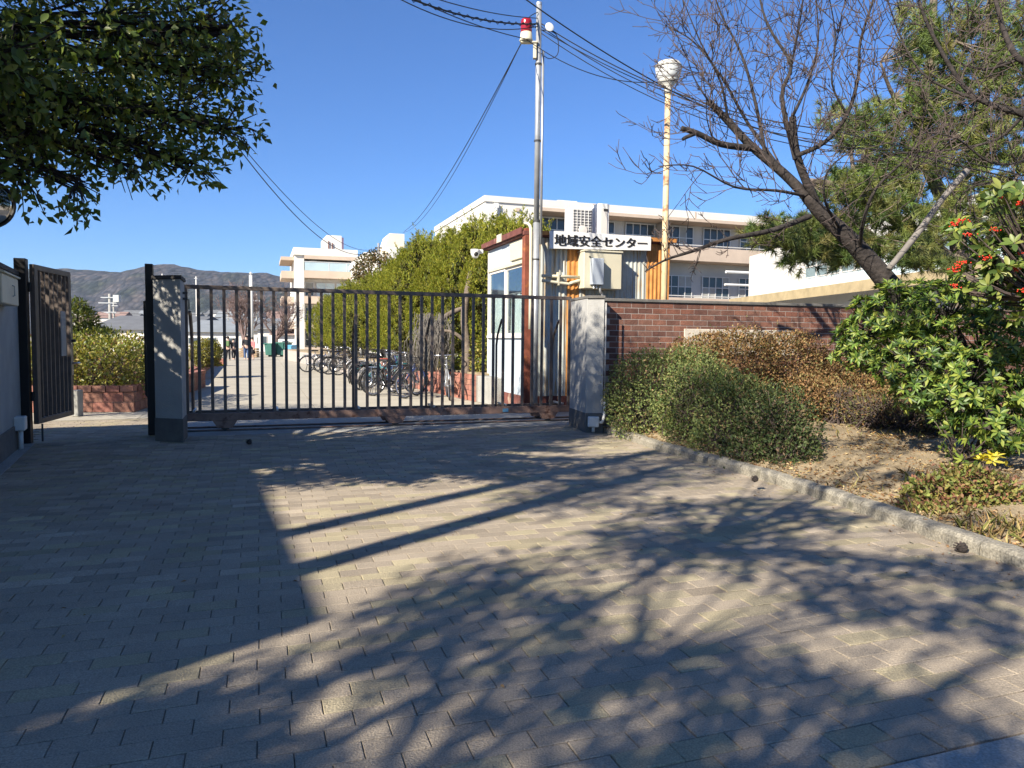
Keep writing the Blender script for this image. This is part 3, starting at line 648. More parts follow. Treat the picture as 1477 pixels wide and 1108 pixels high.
# rear stabilising frame
obj('rear_rail', MB().box(g(GLEN / 2, 0.42, 0.24), (GLEN, 0.05, 0.07), GA), M['gate'], sgt, bevel=0.004)
for i, s in enumerate((0.05, 1.22, 2.45, 3.66, 4.9, 5.95)):
    s = min(s, GLEN - 0.12)
    obj('brace', MB().tube([g(s, 0.42, 0.26), g(s, 0.42, 1.30), g(s, 0.36, 1.48), g(s, 0.16, 1.72), g(s, 0.04, 1.76)], 0.026, 4), M['gate'], sgt)
    obj('tie', MB().box(g(s + 0.04, 0.21, 0.30), (0.03, 0.42, 0.03), GA), M['galv'], sgt)
for u in (325, 570, 790):
    s = line_u(GLW, G1, u) - t0
    for q in (0.0, 0.42):
        s2 = s - (0.03 if q else 0)
        m_ = MB().prism([g(s2 - 0.17, q - 0.035, gz0), g(s2 - 0.10, q - 0.035, 0.045), g(s2 + 0.10, q - 0.035, 0.045), g(s2 + 0.17, q - 0.035, gz0)], G2 * 0.07)
        br = obj('wheel_bracket', m_, M['gate_pink'], sgt)
        obj('roller', MB().lathe([(0.055, -0.012), (0.065, 0), (0.055, 0.012)], g(s2, q, 0.068), G2, 14), M['dark'], br)
obj('label_plate', MB().box(g(line_u(GLW, G1, 728) - t0, -0.034, 0.21), (0.10, 0.006, 0.06), GA), mat('blue_sticker', (0.10, 0.25, 0.38), 0.4, 0.2), sgt)
obj('bolt_rod', MB().tube([g(0.05, -0.03, gzt - 0.36), g(0.05, -0.03, gzt - 0.22), g(-0.1, -0.03, gzt - 0.22)], 0.012, 6), M['dark'], sgt)

# ------------------------------------------------------------------ right pillar
rc = gp(844, 624); rr = gp(869, 624.5); rl = gp(821, 614)
prh = at(844, 427, rc.y).z
corners = [rc, rr, rr + (rl - rc), rl]
rp = thing('gate_pillar', 'weathered grey rendered gate pillar between sliding gate and brick wall', 'pillar', rc)
obj('shaft', MB().prism(corners, (0, 0, prh - 0.04)), M['plaster'], rp, bevel=0.006)
cen = sum(corners, Vector((0, 0, 0))) / 4
def inflate(f): return [c + (c - cen).normalized() * f for c in corners]
obj('plinth', MB().prism(inflate(0.014), (0, 0, 0.30)), M['plinth'], rp, bevel=0.005)
obj('cap', MB().prism([p + EZ * (prh - 0.038) for p in inflate(0.025)], (0, 0, 0.045)), M['plinth'], rp, bevel=0.006)
rd = (rr - rc).normalized(); rn = Vector((rd.y, -rd.x, 0))
bx = rc + rd * 0.12 + rn * 0.07
jb2 = thing('junction_box', 'small white switch box with elbow conduit at the foot of the right pillar', 'junction box', V3(bx.x, bx.y, 0))
z0, z1 = at(854, 616, bx.y).z, at(854, 601, bx.y).z
obj('box_body', MB().box(bx + EZ * (z0 + z1) / 2, (0.17, 0.10, z1 - z0), (rd, rn, EZ)), M['whitebox'], jb2, bevel=0.012)
obj('conduit', MB().tube([bx + EZ * z0, bx + EZ * 0.02], 0.024, 8), M['whitebox'], jb2, smooth=True)
e0 = bx + rd * 0.085 + EZ * (z0 + z1) / 2; e1_ = rr + rn * 0.03 + rd * 0.02
obj('conduit', MB().tube(spline([e0, e0 + rd * 0.05, e1_ + EZ * (z1 + 0.05), e1_ + EZ * (z1 + 0.22)], 4), 0.022, 8), M['whitebox'], jb2, smooth=True)
obj('conduit', MB().tube([e1_ + EZ * (z1 + 0.22), e1_ + EZ * (prh - 0.1)], 0.012, 8), M['plaster'], jb2, smooth=True)

# ------------------------------------------------------------------ brick wall
bh_top = at(900, 431.5, BW0.y + 0.1).z
BRW, BRH = 0.242, 0.0885
bwl = thing('brick_wall', 'red brown brick garden wall with thin dark coping and stone plaque', 'wall', BW0)
LENW = 9.0; nrow = int(bh_top / BRH) + 1
obj('mortar_core', MB().prism([BW0 - BN * 0.0005, BW0 + BD * LENW - BN * 0.0005, BW0 + BD * LENW - BN * 0.20, BW0 - BN * 0.20], (0, 0, bh_top - 0.045)), M['mortar'], bwl)
obj('coping', MB().prism([p + EZ * (bh_top - 0.043) for p in (BW0 + BN * 0.03, BW0 + BD * LENW + BN * 0.03, BW0 + BD * LENW - BN * 0.23, BW0 - BN * 0.23)], (0, 0, 0.05)), M['plinth'], bwl, bevel=0.008)
rb = np.random.default_rng(12); bvar = []
BT = [(1, 1, 1), (0.8, 0.78, 0.8), (1.18, 1.1, 1.05), (0.9, 0.95, 1.0), (0.65, 0.62, 0.66), (1.05, 0.9, 0.85)]
for t in BT: bvar.append(mesh_of(MB().box((0, 0, 0), (BRW - 0.011, 0.045, BRH - 0.011), (BD, BN, EZ)), 'brick', M['brick'], tint=t))
PLQ0, PLQ1 = line_u(BW0, BD, 983), line_u(BW0, BD, 1142); plz_t = at(1000, 474.5, (BW0 + BD * PLQ0).y).z
cand = []
for r_ in range(nrow):
    z = bh_top - 0.045 - BRH * (r_ + 0.5)
    if z < 0.02: break
    s = -0.01 + (0.5 if r_ % 2 else 0.0) * BRW
    while s < LENW - 0.1:
        c = BW0 + BD * (s + BRW / 2) + EZ * z
        if not (PLQ0 + BRW * 0.5 < s + BRW / 2 < PLQ1 - BRW * 0.5 and plz_t - 0.36 < z < plz_t - 0.04): cand.append(c)
        s += BRW
cz = np.array([(c.x, c.y, c.z) for c in cand]); sc_ = np.array([(0 if proj(c)[0] < 1225 and proj(c)[1] < (620 if proj(c)[0] < 905 else 492) else 100) + proj(c)[1] * 0.001 for c in cand]); order = np.argsort(sc_); sel = np.zeros(len(cand), bool); sel[order[:296]] = True
rest = MB(); rt = []
for i, c in enumerate(cand):
    n_ = mnoise.noise(c * 2.0); k = int(rb.integers(0, 6)); push = rb.normal() * 0.0015
    p = c - BN * (0.0245 - 0.006 + push * 0.5)
    if sel[i]:
        o = link('brick', bvar[k], bwl); o.location = p - BW0
    else:
        rest.box(p, (BRW - 0.011, 0.045, BRH - 0.011), (BD, BN, EZ)); rt += [BT[k]] * 8
me = mesh_of(rest, 'bricks', M['brick'], BW0); a_ = me.attributes.new('tint', 'FLOAT_COLOR', 'POINT'); tt = np.ones((len(rt), 4), np.float32); tt[:, :3] = rt; a_.data.foreach_set('color', tt.ravel())
kind(link('bricks', me, bwl), 'stuff')
pm = (PLQ0 + PLQ1) / 2; plq = obj('plaque', MB().box(BW0 + BD * pm + EZ * (plz_t - 0.21) - BN * 0.005, (PLQ1 - PLQ0, 0.05, 0.42), (BD, BN, EZ)), M['stone'], bwl, bevel=0.006)
# carved dark characters on the plaque, only their tops show above the hedge
def strokes(x, sz, segs):
    m_ = MB()
    for (x0, y0, x1, y1) in segs:
        a = BW0 + BD * (x + x0 * sz) + EZ * (plz_t - 0.07 - y0 * sz) + BN * 0.0215; b = BW0 + BD * (x + x1 * sz) + EZ * (plz_t - 0.07 - y1 * sz) + BN * 0.0215
        d = (b - a).normalized(); m_.box((a + b) / 2, ((b - a).length, 0.004, 0.014), (d, BN, d.cross(BN)))
    obj('carved_letter', m_, M['ink'], plq)
strokes(PLQ0 + 0.16, 0.2, [(0.1, 0.15, 0.9, 0.15), (0.5, 0, 0.5, 0.6), (0.2, 0.45, 0.8, 0.45), (0.15, 0.6, 0.4, 0.9), (0.6, 0.6, 0.9, 0.9)])
strokes(PLQ0 + 0.42, 0.2, [(0.0, 0.1, 1.0, 0.1), (0.25, -0.05, 0.25, 0.3), (0.75, -0.05, 0.75, 0.3), (0.1, 0.5, 0.9, 0.5), (0.5, 0.5, 0.5, 1)])
strokes(PLQ0 + 0.68, 0.2, [(0.1, 0, 0.3, 0.2), (0.5, -0.05, 0.5, 0.2), (0.9, 0, 0.7, 0.2), (0.05, 0.3, 0.95, 0.3), (0.5, 0.4, 0.5, 1)])

# ------------------------------------------------------------------ guard hut
HL = gp(757, 594); HL = V3(HL.x, HL.y)
hd = E1; hn = E2; tR = line_u(HL, hd, 957); hW = tR; tB = line_u(HL, hn, 703); hD = tB
ZT = at(757, 334, HL.y).z
def h(a, b, z): return HL + hd * a + hn * b + EZ * z
HA = (hd, hn, EZ)
hut = thing('guard_hut', 'small corrugated guard hut with rust stains and a white sign over the front', 'hut', HL)
obj('plinth', MB().cbox(h(-0.01, -0.01, 0.0), hW + 0.02, hD + 0.02, 0.30), M['redbrown'], hut)
obj('core_wall', MB().cbox(h(0.05, hD - 0.06, 0.30), hW - 0.1, 0.06, ZT - 0.4).cbox(h(hW - 0.06, 0.06, 0.30), 0.06, hD - 0.12, ZT - 0.4).cbox(h(0.06, 0.05, 0.30), hW - 0.12, 0.04, ZT - 0.45), M['interior'], hut)
# corrugated front: sheets between seams
def sheet(a0, a1, z0, z1, m, dy=0.0):
    m_ = MB(); n_ = max(2, int((a1 - a0) / 0.045)) * 2; pr = []
    for i in range(n_ + 1):
        a = a0 + (a1 - a0) * i / n_; pr.append((a, -0.0 + dy - (0.014 if (i % 4) in (1, 2) else 0)))
    for a, b in pr: m_.v += [tuple(h(a, b, z0)), tuple(h(a, b, z1))]
    for i in range(n_): m_.f.append((2 * i, 2 * i + 2, 2 * i + 3, 2 * i + 1))
    m_.v += [tuple(h(a0, 0.04, z0)), tuple(h(a0, 0.04, z1)), tuple(h(a1, 0.04, z0)), tuple(h(a1, 0.04, z1))]
    k = len(m_.v) - 4; m_.f += [(0, 1, k + 1, k), (2 * n_, k + 2, k + 3, 2 * n_ + 1), (k, k + 1, k + 3, k + 2)]
    return obj('wall_sheet', m_, m, hut)
us = [777, 815, 832, 872, 893, 928, 956.5]; ts = [line_u(HL, hd, u) for u in us]
mats = [M['corr'], M['rustsheet'], M['corr'], M['corr'], M['corr'], M['rustsheet']]
zf = ZT - 0.10
obj('wall_sheet', MB().cbox(h(0.06, 0.0, 0.30), ts[0] - 0.066, 0.04, zf - 0.30), M['corr'], hut)
for i in range(6): sheet(ts[i] + 0.003, ts[i + 1] - 0.003, 0.30, zf, mats[i])
obj('corner_post', MB().box(h(-0.0, -0.02, ZT / 2), (0.15, 0.15, ZT + 0.1), HA), M['rustpost'], hut, bevel=0.01)
obj('corner_post', MB().box(h(hW, -0.0, ZT / 2 - 0.03), (0.08, 0.08, ZT - 0.06), HA), M['rustsheet'], hut)
obj('roof', MB().cbox(h(-0.10, -0.10, ZT - 0.085), hW + 0.2, hD + 0.2, 0.09), M['redbrown'], hut, bevel=0.01)
obj('front_trim', MB().cbox(h(ts[0] - 0.02, -0.13, ZT - 0.06), hW - ts[0] + 0.16, 0.028, 0.075), M['rustsheet'], hut)
# side facing the gate opening: lower panel, window band, upper panel, fascia
zl, zw0, zw1, zu = 0.30, at(730, 484, HL.y + 1).z, at(730, 386, HL.y + 1).z, at(730, 372, HL.y + 1).z
obj('lower_panel', MB().cbox(h(0.0, 0.08, zl), 0.04, hD - 0.16, zw0 - zl - 0.06), M['lightblue'], hut)
obj('window_sill', MB().cbox(h(-0.05, 0.08, zw0 - 0.055), 0.09, hD - 0.14, 0.055), M['white'], hut, bevel=0.005)
obj('upper_panel', MB().cbox(h(0.0, 0.08, zw1 + 0.075), 0.04, hD - 0.16, ZT - 0.09 - zw1 - 0.08), M['lightblue'], hut)
obj('window_head', MB().cbox(h(-0.04, 0.08, zw1 + 0.002), 0.08, hD - 0.14, 0.07), M['cream'], hut, bevel=0.004)
obj('rear_post', MB().cbox(h(-0.01, hD - 0.09, zl), 0.10, 0.10, ZT - 0.1 - zl), M['white'], hut)
obj('fascia', MB().prism([h(-0.14, -0.05, ZT - 0.05), h(-0.14, hD + 0.1, ZT - 0.05), h(-0.14, hD + 0.1, ZT + 0.05), h(-0.14, -0.05, ZT + 0.07)], hd * 0.03), M['redbrown'], hut)
obj('fascia_patch', MB().cbox(h(-0.15, hD * 0.45, ZT - 0.055), 0.008, 0.32, 0.16), M['cream'], hut)
wy0, wy1 = 0.16, hD - 0.12; nw = 2
for i in range(nw):
    a = wy0 + (wy1 - wy0) * i / nw; b = wy0 + (wy1 - wy0) * (i + 1) / nw; f = 0.05
    fr = MB(); xx = -0.012 if i else 0.012
    for (y0, y1, z0, z1) in ((a, b, zw0, zw0 + f), (a, b, zw1 - f, zw1), (a, a + f, zw0 + f, zw1 - f), (b - f, b, zw0 + f, zw1 - f)): fr.cbox(h(xx, y0, z0), 0.035, y1 - y0, z1 - z0)
    wf = obj('window', fr, M['white'], hut); obj('pane', MB().cbox(h(xx + 0.015, a + f, zw0 + f), 0.005, b - a - 2 * f, zw1 - zw0 - 2 * f), M['pane'], wf)
    # short curtain on rings behind the pane
    cu = MB(); n_ = 46; ctop = zw0 + (zw1 - zw0) * 0.60
    for k in range(n_ + 1):
        y = a + f + (b - a - 2 * f) * k / n_; x = 0.11 + 0.03 * math.sin(k * 1.15 + i) + 0.01 * math.sin(k * 2.9); cu.v += [tuple(h(x, y, zw0 + 0.01)), tuple(h(0.11 + (x - 0.11) * 0.5, y, ctop + 0.015 * math.sin(k * 1.6)))]
    for k in range(n_): cu.f.append((2 * k, 2 * k + 2, 2 * k + 3, 2 * k + 1))
    cr_ = obj('curtain', cu, M['curtain'], hut, smooth=True); obj('curtain_rail', MB().tube([h(0.11, a, ctop + 0.03), h(0.11, b, ctop + 0.03)], 0.006, 6), M['white'], cr_)
obj('louvre_box', MB().cbox(h(-0.06, 0.10, zw1 + 0.10), 0.06, 0.75, ZT - zw1 - 0.24), M['cream'], hut, bevel=0.008)
lv = thing('security_camera', 'white dome security camera under the far eave of the hut', 'camera', h(-0.28, hD + 0.05, ZT - 0.22))
cp_ = h(-0.20, hD + 0.05, ZT - 0.12)
obj('mount', MB().cbox(cp_ + V3(0, 0, -0.03), 0.10, 0.10, 0.09), M['whitebox'], lv, bevel=0.01)
obj('dome', MB().lathe([(0.0, -0.15), (0.06, -0.13), (0.095, -0.06), (0.10, 0.0), (0.10, 0.05)], cp_ - hd * 0.10 + EZ * 0.0, EZ, 16), M['whitebox'], lv, smooth=True)
obj('lens', MB().lathe([(0.0, 0.0), (0.045, 0.005), (0.05, -0.03)], cp_ - hd * 0.10 - hn * 0.10 + EZ * -0.06, -hn, 12), M['black'], lv, smooth=True)
# sign board with its lettering
s0, s1 = line_u(HL, hd, 785), line_u(HL, hd, 928); zs1 = at(785, 334.5, h(s0, 0, 0).y).z; zs0 = at(785, 360, h(s0, 0, 0).y).z; ze1 = at(928, 343, h(s1, 0, 0).y).z; ze0 = at(928, 363, h(s1, 0, 0).y).z
sb = thing('sign', 'white board with seven black Japanese characters on the front of the hut', 'sign', h((s0 + s1) / 2, -0.18, zs0))
sl_ = MB().prism([h(s0, -0.15, zs0), h(s1, -0.15, ze0), h(s1, -0.15, ze1), h(s0, -0.15, zs1)], -hn * 0.02)
obj('board', sl_, M['signwhite'], sb, bevel=0.003)
fc = bpy.data.curves.new('lettering', 'FONT'); fc.body = '地域安全センター'; fc.size = 1.0; fc.extrude = 0.004; fc.offset = 0.0; fc.align_x = 'CENTER'; fc.align_y = 'CENTER'
to = bpy.data.objects.new('tmp_text', fc); C.objects.link(to); dg = bpy.context.evaluated_depsgraph_get(); dg.update()
tm = bpy.data.meshes.new_from_object(to.evaluated_get(dg)); bpy.data.objects.remove(to)
if len(tm.vertices):
    a = np.zeros(len(tm.vertices) * 3, np.float32); tm.vertices.foreach_get('co', a); a = a.reshape(-1, 3)
    lo, hi = a.min(0), a.max(0); cx, cy = (lo + hi)[:2] / 2; sw = (s1 - s0) * 0.91; sh = (zs1 - zs0) * 0.66
    out = np.zeros_like(a); o_ = world_of(sb)
    for i, q in enumerate(a):
        fx = (q[0] - cx) / (hi[0] - lo[0]); fz = (q[1] - cy) / (hi[1] - lo[1]); zc = (zs0 + zs1) / 2 * (0.5 - fx) + (ze0 + ze1) / 2 * (0.5 + fx); hh = sh * (0.5 - fx) + sh * 0.86 * (0.5 + fx)
        p = h((s0 + s1) / 2 + fx * sw, -0.176 - (q[2] - lo[2]) * 0.6, zc + fz * hh) - o_; out[i] = p
    tm.vertices.foreach_set('co', out.ravel()); tm.materials.clear(); tm.materials.append(M['ink']); tm.update()
    for k, dx in enumerate((-0.011, 0.011)):
        tc_ = tm.copy(); ox = np.zeros(len(out) * 3, np.float32); tc_.vertices.foreach_get('co', ox); ox = ox.reshape(-1, 3) + np.array(hd * dx - hn * 0.0005 * (k + 1), np.float32); tc_.vertices.foreach_set('co', ox.ravel()); tc_.update(); bl_ = link('lettering', tc_, sb)
    link('lettering', tm, sb)
# cream panel box, grey control box and pipes on the hut front
b0, b1 = line_u(HL - hn * 0.3, hd, 839), line_u(HL - hn * 0.3, hd, 893); yb = h(b0, -0.3, 0).y; zb1, zb0 = at(850, 361, yb).z, at(850, 416, yb).z
pb = thing('panel_box', 'large cream electrical panel box mounted under the sign on the hut front', 'panel box', h((b0 + b1) / 2, -0.17, zb0))
obj('box_body', MB().cbox(h(b0, -0.30, zb0), b1 - b0, 0.29, zb1 - zb0), M['cream'], pb, bevel=0.012)
obj('box_lid', MB().cbox(h(b0 - 0.015, -0.325, zb1 - 0.02), b1 - b0 + 0.03, 0.33, 0.03), M['cream'], pb, bevel=0.006)
obj('keyhole', MB().lathe([(0.018, 0), (0.018, 0.012), (0.0, 0.014)], h(b0 + 0.12, -0.30, zb1 - 0.12), -hn, 10), M['dark'], pb)
c0, c1 = line_u(HL - hn * 0.42, hd, 851), line_u(HL - hn * 0.42, hd, 867); zc1, zc0 = at(858, 373, yb).z, at(858, 411, yb).z
cb_ = thing('control_box', 'narrow blue grey control box standing proud of the cream panel box', 'control box', h((c0 + c1) / 2, -0.38, zc0))
obj('box_body', MB().cbox(h(c0, -0.44, zc0), c1 - c0, 0.135, zc1 - zc0), mat('bluegrey_steel', (0.36, 0.40, 0.45), 0.45, 0.08), cb_, bevel=0.008)
for a in (0.25, 0.5): obj('cable_gland', MB().tube([h(c0 + (c1 - c0) * a, -0.37, zc0), h(c0 + (c1 - c0) * a, -0.37, zc0 - 0.07)], 0.018, 8), M['whitebox'], cb_)
obj('conduit', MB().tube(spline([h(c1 - 0.05, -0.37, zc0), h(c1 - 0.04, -0.37, zc0 - 0.12), h(c1 + 0.02, -0.34, zc0 - 0.2), h(c1 + 0.03, -0.34, zc0 - 0.5)], 4), 0.022, 8), M['galv'], cb_, smooth=True)
px0 = line_u(HL - hn * 0.1, hd, 779)
pp = thing('conduit_pair', 'two cream conduits running along the hut front to the panel box', 'pipe', h(px0, -0.1, at(800, 408, yb).z))
za, zb_ = at(800, 398.5, yb).z, at(800, 405.5, yb).z
obj('pipe', MB().tube([h(px0, -0.10, za), h(b0, -0.10, za)], 0.032, 8), M['cream'], pp, smooth=True)
obj('pipe', MB().tube(spline([h(px0, -0.12, zb_), h(px0 + 0.55, -0.12, zb_ - 0.05), h(b0 - 0.2, -0.12, zb_ - 0.03), h(b0, -0.12, zb_ + 0.03)], 4), 0.032, 8), M['cream'], pp, smooth=True)
obj('saddle_clip', MB().cbox(h(px0 + 0.32, -0.15, zb_ - 0.08), 0.03, 0.14, za - zb_ + 0.16), M['cream'], pp)
# outdoor units on the hut roof
def ac_unit(u0, u1, vt, vb, q, label, round_fan):
    a0, a1 = line_u(HL + hn * q, hd, u0), line_u(HL + hn * q, hd, u1); y = h(a0, q, 0).y; z0 = ZT + 0.006; z1 = at((u0 + u1) / 2, vt, y).z
    t = thing('air_conditioner', label, 'air conditioner', h((a0 + a1) / 2, q, z0)); obj('casing', MB().cbox(h(a0, q, z0 + 0.05), a1 - a0, 0.36, z1 - z0 - 0.05), M['whitebox'], t, bevel=0.015)
    obj('foot', MB().cbox(h(a0 + 0.05, q + 0.02, z0), 0.06, 0.32, 0.048), M['dark'], t); obj('foot', MB().cbox(h(a1 - 0.11, q + 0.02, z0), 0.06, 0.32, 0.048), M['dark'], t)
    if round_fan:
        gm = MB(); zc = (z0 + z1) / 2 + 0.02; xc = (a0 + a1) / 2 - 0.05
        obj('fan_shade_plate', MB().cbox(h(a0 + 0.03, q - 0.006, z0 + 0.09), (a1 - a0) * 0.72, 0.004, z1 - z0 - 0.14), mat('fan_shadow_grey', (0.22, 0.225, 0.23), 0.6), t)  # flat plate on the casing, its grey painted as shade behind the grille
        for k in range(10): gm.cbox(h(a0 + 0.03, q - 0.022, z0 + 0.10 + (z1 - z0 - 0.17) * k / 9), (a1 - a0) * 0.72, 0.012, 0.012)
        for k in range(6): gm.cbox(h(a0 + 0.03 + (a1 - a0) * 0.70 * k / 5, q - 0.03, z0 + 0.10), 0.012, 0.008, z1 - z0 - 0.16)
        obj('grille', gm, M['whitebox'], t); obj('badge', MB().lathe([(0.10, 0), (0.09, 0.02), (0, 0.024)], h(xc, q - 0.03, z0 + (z1 - z0) * 0.3), -hn, 16), M['white'], t)
    else:
        obj('cover_plate', MB().cbox(h(a0 + 0.06, q - 0.014, z0 + 0.10), (a1 - a0) * 0.55, 0.012, z1 - z0 - 0.2), M['white'], t); obj('slot', MB().cbox(h(a0 + 0.12, q - 0.02, z1 - 0.16), 0.10, 0.008, 0.05), M['dark'], t)
ac_unit(820, 858, 298, 334, 0.75, 'white outdoor unit with a fan grille on the hut roof', True)
ac_unit(858, 874, 293, 334, 0.55, 'slim plain white outdoor unit right of the grilled one on the hut roof', False)
# small parcel of bottles seen between the last bars
wb = h(0.98, -0.30, 0.0); wt = thing('bottle_pack', 'shrink wrapped pack of clear bottles standing against the hut base', 'bottles', wb)
for i in range(2):
    for j in range(2):
        obj('bottle', MB().lathe([(0.045, 0), (0.048, 0.02), (0.048, 0.17), (0.02, 0.225), (0.016, 0.25)], wb + hd * 0.105 * i + hn * 0.105 * j + EZ * 0.003, EZ, 10), mat('blue_clear_plastic', (0.35, 0.45, 0.55), 0.2, 0.2), wt, smooth=True)
for i in range(2):
    obj('bottle', MB().lathe([(0.045, 0), (0.048, 0.02), (0.048, 0.17), (0.02, 0.225), (0.016, 0.25)], wb + hd * 0.105 * i + hn * 0.05 + EZ * 0.262, EZ, 10), M['whitebox'], wt, smooth=True)

# ------------------------------------------------------------------ signal pole, beacon, lamp post, cables, mirror
PB = at(771, 560, HL.y - 0.25); PB = V3(PB.x, PB.y); ptz = at(774, 8, PB.y).z
pol = thing('utility_pole', 'slim galvanised steel pole rising in front of the guard hut', 'pole', PB)
obj('shaft', MB().tube([PB, PB + EZ * 3.6], 0.062, 14).tube([PB + EZ * 3.6, PB + EZ * ptz], 0.052, 14), M['galv'], pol, smooth=True)
obj('cap', MB().lathe([(0.056, 0), (0.056, 0.05), (0.0, 0.07)], PB + EZ * ptz, EZ, 12), M['galv'], pol)
for z in (2.9, 3.62, 5.1, 6.5): obj('band', MB().lathe([(0.06, 0), (0.066, 0.002), (0.066, 0.03), (0.06, 0.032)], PB + EZ * z, EZ, 14), M['dark'], pol)
obj('conduit', MB().tube([PB + V3(0.085, -0.02, 3.2), PB + V3(0.085, -0.02, 6.75)], 0.024, 8), M['galv'], pol, smooth=True)
obj('conduit', MB().tube(spline([PB + V3(-0.10, -0.02, 1.6), PB + V3(-0.10, -0.02, 3.2), PB + V3(-0.12, 0.05, 3.55), PB + V3(-0.22, 0.15, 3.62)], 3), 0.03, 8), M['cream'], pol, smooth=True)
zb_ = at(759, 62, PB.y).z; bp_ = V3(at(759, 50, PB.y).x, PB.y - 0.05, zb_)
bea = thing('beacon', 'red rotating beacon lamp on a bracket near the top of the steel pole', 'lamp', bp_)
obj('bracket', MB().cbox(bp_ + V3(-0.10, -0.06, -0.03), 0.32, 0.10, 0.025, V3(1, 0, 0), V3(0, 1, 0)).cbox(bp_ + V3(0.13, -0.04, -0.30), 0.06, 0.10, 0.30, V3(1, 0, 0), V3(0, 1, 0)), M['cream'], bea)
obj('base', MB().lathe([(0.12, 0), (0.13, 0.02), (0.115, 0.05), (0.105, 0.16)], bp_, EZ, 16), M['cream'], bea, smooth=True)
obj('lens', MB().lathe([(0.10, 0.16), (0.105, 0.17), (0.105, 0.36), (0.095, 0.395), (0.0, 0.40)], bp_, EZ, 18), M['redlens'], bea, smooth=True)
hp_ = PB + V3(0.16, -0.04, zb_ + 0.22 - 0.0)
obj('loudhailer', MB().lathe([(0.03, 0), (0.045, 0.05), (0.085, 0.11), (0.075, 0.115)], hp_, V3(0.3, -0.9, 0.1), 14), M['whitebox'], pol, smooth=True)
# lamp post behind the wall
LPb = at(957, 480, 14.3); LPt = at(963.5, 132, 14.3); LB = V3(LPb.x, LPb.y); lam = thing('lamp_post', 'rusty ochre lamp post with a frosted globe behind the brick wall', 'street lamp', LB)
lpz = LPt.z
obj('pole', MB().tube([LB, V3(LPt.x - 0.0, LB.y, lpz)], [0.066, 0.055], 14), M['yellowpost'], lam, smooth=True)
top = V3(LPt.x, LB.y, lpz)
obj('neck', MB().lathe([(0.06, -0.05), (0.085, 0.02), (0.07, 0.06), (0.15, 0.15), (0.20, 0.20), (0.18, 0.22)], top, EZ, 18), M['lampcap'], lam, smooth=True)
obj('globe', MB().lathe([(0.185, 0.19), (0.225, 0.28), (0.25, 0.40), (0.255, 0.44)], top, EZ, 22), M['lampglobe'], lam, smooth=True)
obj('hood', MB().lathe([(0.262, 0.435), (0.258, 0.47), (0.21, 0.53), (0.10, 0.575), (0.0, 0.585)], top, EZ, 22), M['lampcap'], lam, smooth=True)
def sag(a, b, s, n=18):
    a, b = Vector(a), Vector(b); return [a.lerp(b, i / n) - EZ * s * 4 * (i / n) * (1 - i / n) for i in range(n + 1)]
PT = PB + EZ * (ptz - 0.25)
CG = 'overhead cables tied to the steel pole'
def cable(name, pts, r, label, group=CG): return tag(obj(name, MB().tube(pts, r, 5), M['wire'], None, smooth=True), label, 'cable', group)
zk = lambda u, v, Y: at(u, v, Y)
cable('cable', sag(PT + EZ * 0.02, zk(560, -26, 10), 0.10), 0.008, 'highest thin cable leaving the pole top towards the upper left')
tw = sag(PT - EZ * 0.08, zk(540, -24, 10), 0.16, 60); rw = np.random.default_rng(2)
tw2 = [p + Vector((0, 0.02 * math.cos(i * 1.9), 0.035 * math.sin(i * 1.9))) for i, p in enumerate(tw)]
cable('cable', tw, 0.014, 'thick lashed cable bundle leaving the pole to the upper left'); cable('cable', tw2, 0.007, 'thin wire lashed spirally round the thick bundle left of the pole')
cable('cable', sag(PT - EZ * 0.12, zk(560, -10, 10), 0.22), 0.008, 'lower slack cable leaving the pole to the upper left')
cable('cable', sag(zk(560, -20, 10), zk(758, 56, PB.y - 0.15), 0.08) + sag(zk(758, 56, PB.y - 0.15), zk(990, 112, 13.6), 0.35)[1:], 0.008, 'single cable crossing in front of the beacon from upper left to right')
R1 = zk(1290, 216, 12.5)
cable('cable', sag(zk(700, -44, 11.5), zk(1010, 152, 13.0), 0.12) + sag(zk(1010, 152, 13.0), R1, 0.2)[1:] + [zk(1800, 340, 11)], 0.011, 'straight heavy cable passing behind the pole top down to the right')
cable('cable', sag(PT - EZ * 0.05, zk(1200, 188, 13), 0.35) + [zk(1800, 330, 11)], 0.010, 'upper cable running from the pole past the lamp globe to the right')
cable('cable', sag(PT - EZ * 0.10, zk(1215, 206, 13), 0.42) + [zk(1800, 350, 11)], 0.008, 'second cable from the pole dipping past the lamp globe')
cable('cable', sag(PT - EZ * 0.22, zk(1220, 220, 13), 0.40) + [zk(1800, 360, 11)], 0.008, 'lowest slack cable of the bundle running to the lamp globe')
cable('cable', sag(PT - EZ * 0.16, zk(1210, 200, 13.2), 0.30) + [zk(1800, 335, 11)], 0.008, 'thin faint wire above the bundle right of the pole')
cable('cable', spline([PT + V3(0.05, -0.03, -0.2), PT + V3(0.32, -0.03, -0.28), PT + V3(0.36, -0.03, -0.62), PT + V3(0.2, -0.03, -0.72), PT + V3(0.04, -0.03, -0.62)], 5), 0.008, 'loose loop of cable hanging right of the pole top')
cable('cable', spline([PT + V3(-0.02, -0.07, 0.1), PT + V3(-0.16, -0.09, 0.02), PT + V3(-0.22, -0.09, -0.10), PT + V3(-0.05, -0.07, -0.18)], 5), 0.008, 'small loop of cable knotted left of the pole top')
FP = at(546, 356, 62.0); FPb = V3(FP.x, FP.y)
cable('cable', sag(zk(752, 62, PB.y), zk(583, 334, 40), 0.5) , 0.011, 'long wire slanting from the beacon down to the far school roof')
cable('cable', sag(zk(750, 66, PB.y), zk(581, 336, 40), 0.75), 0.008, 'second long wire slanting from the beacon beside the first')
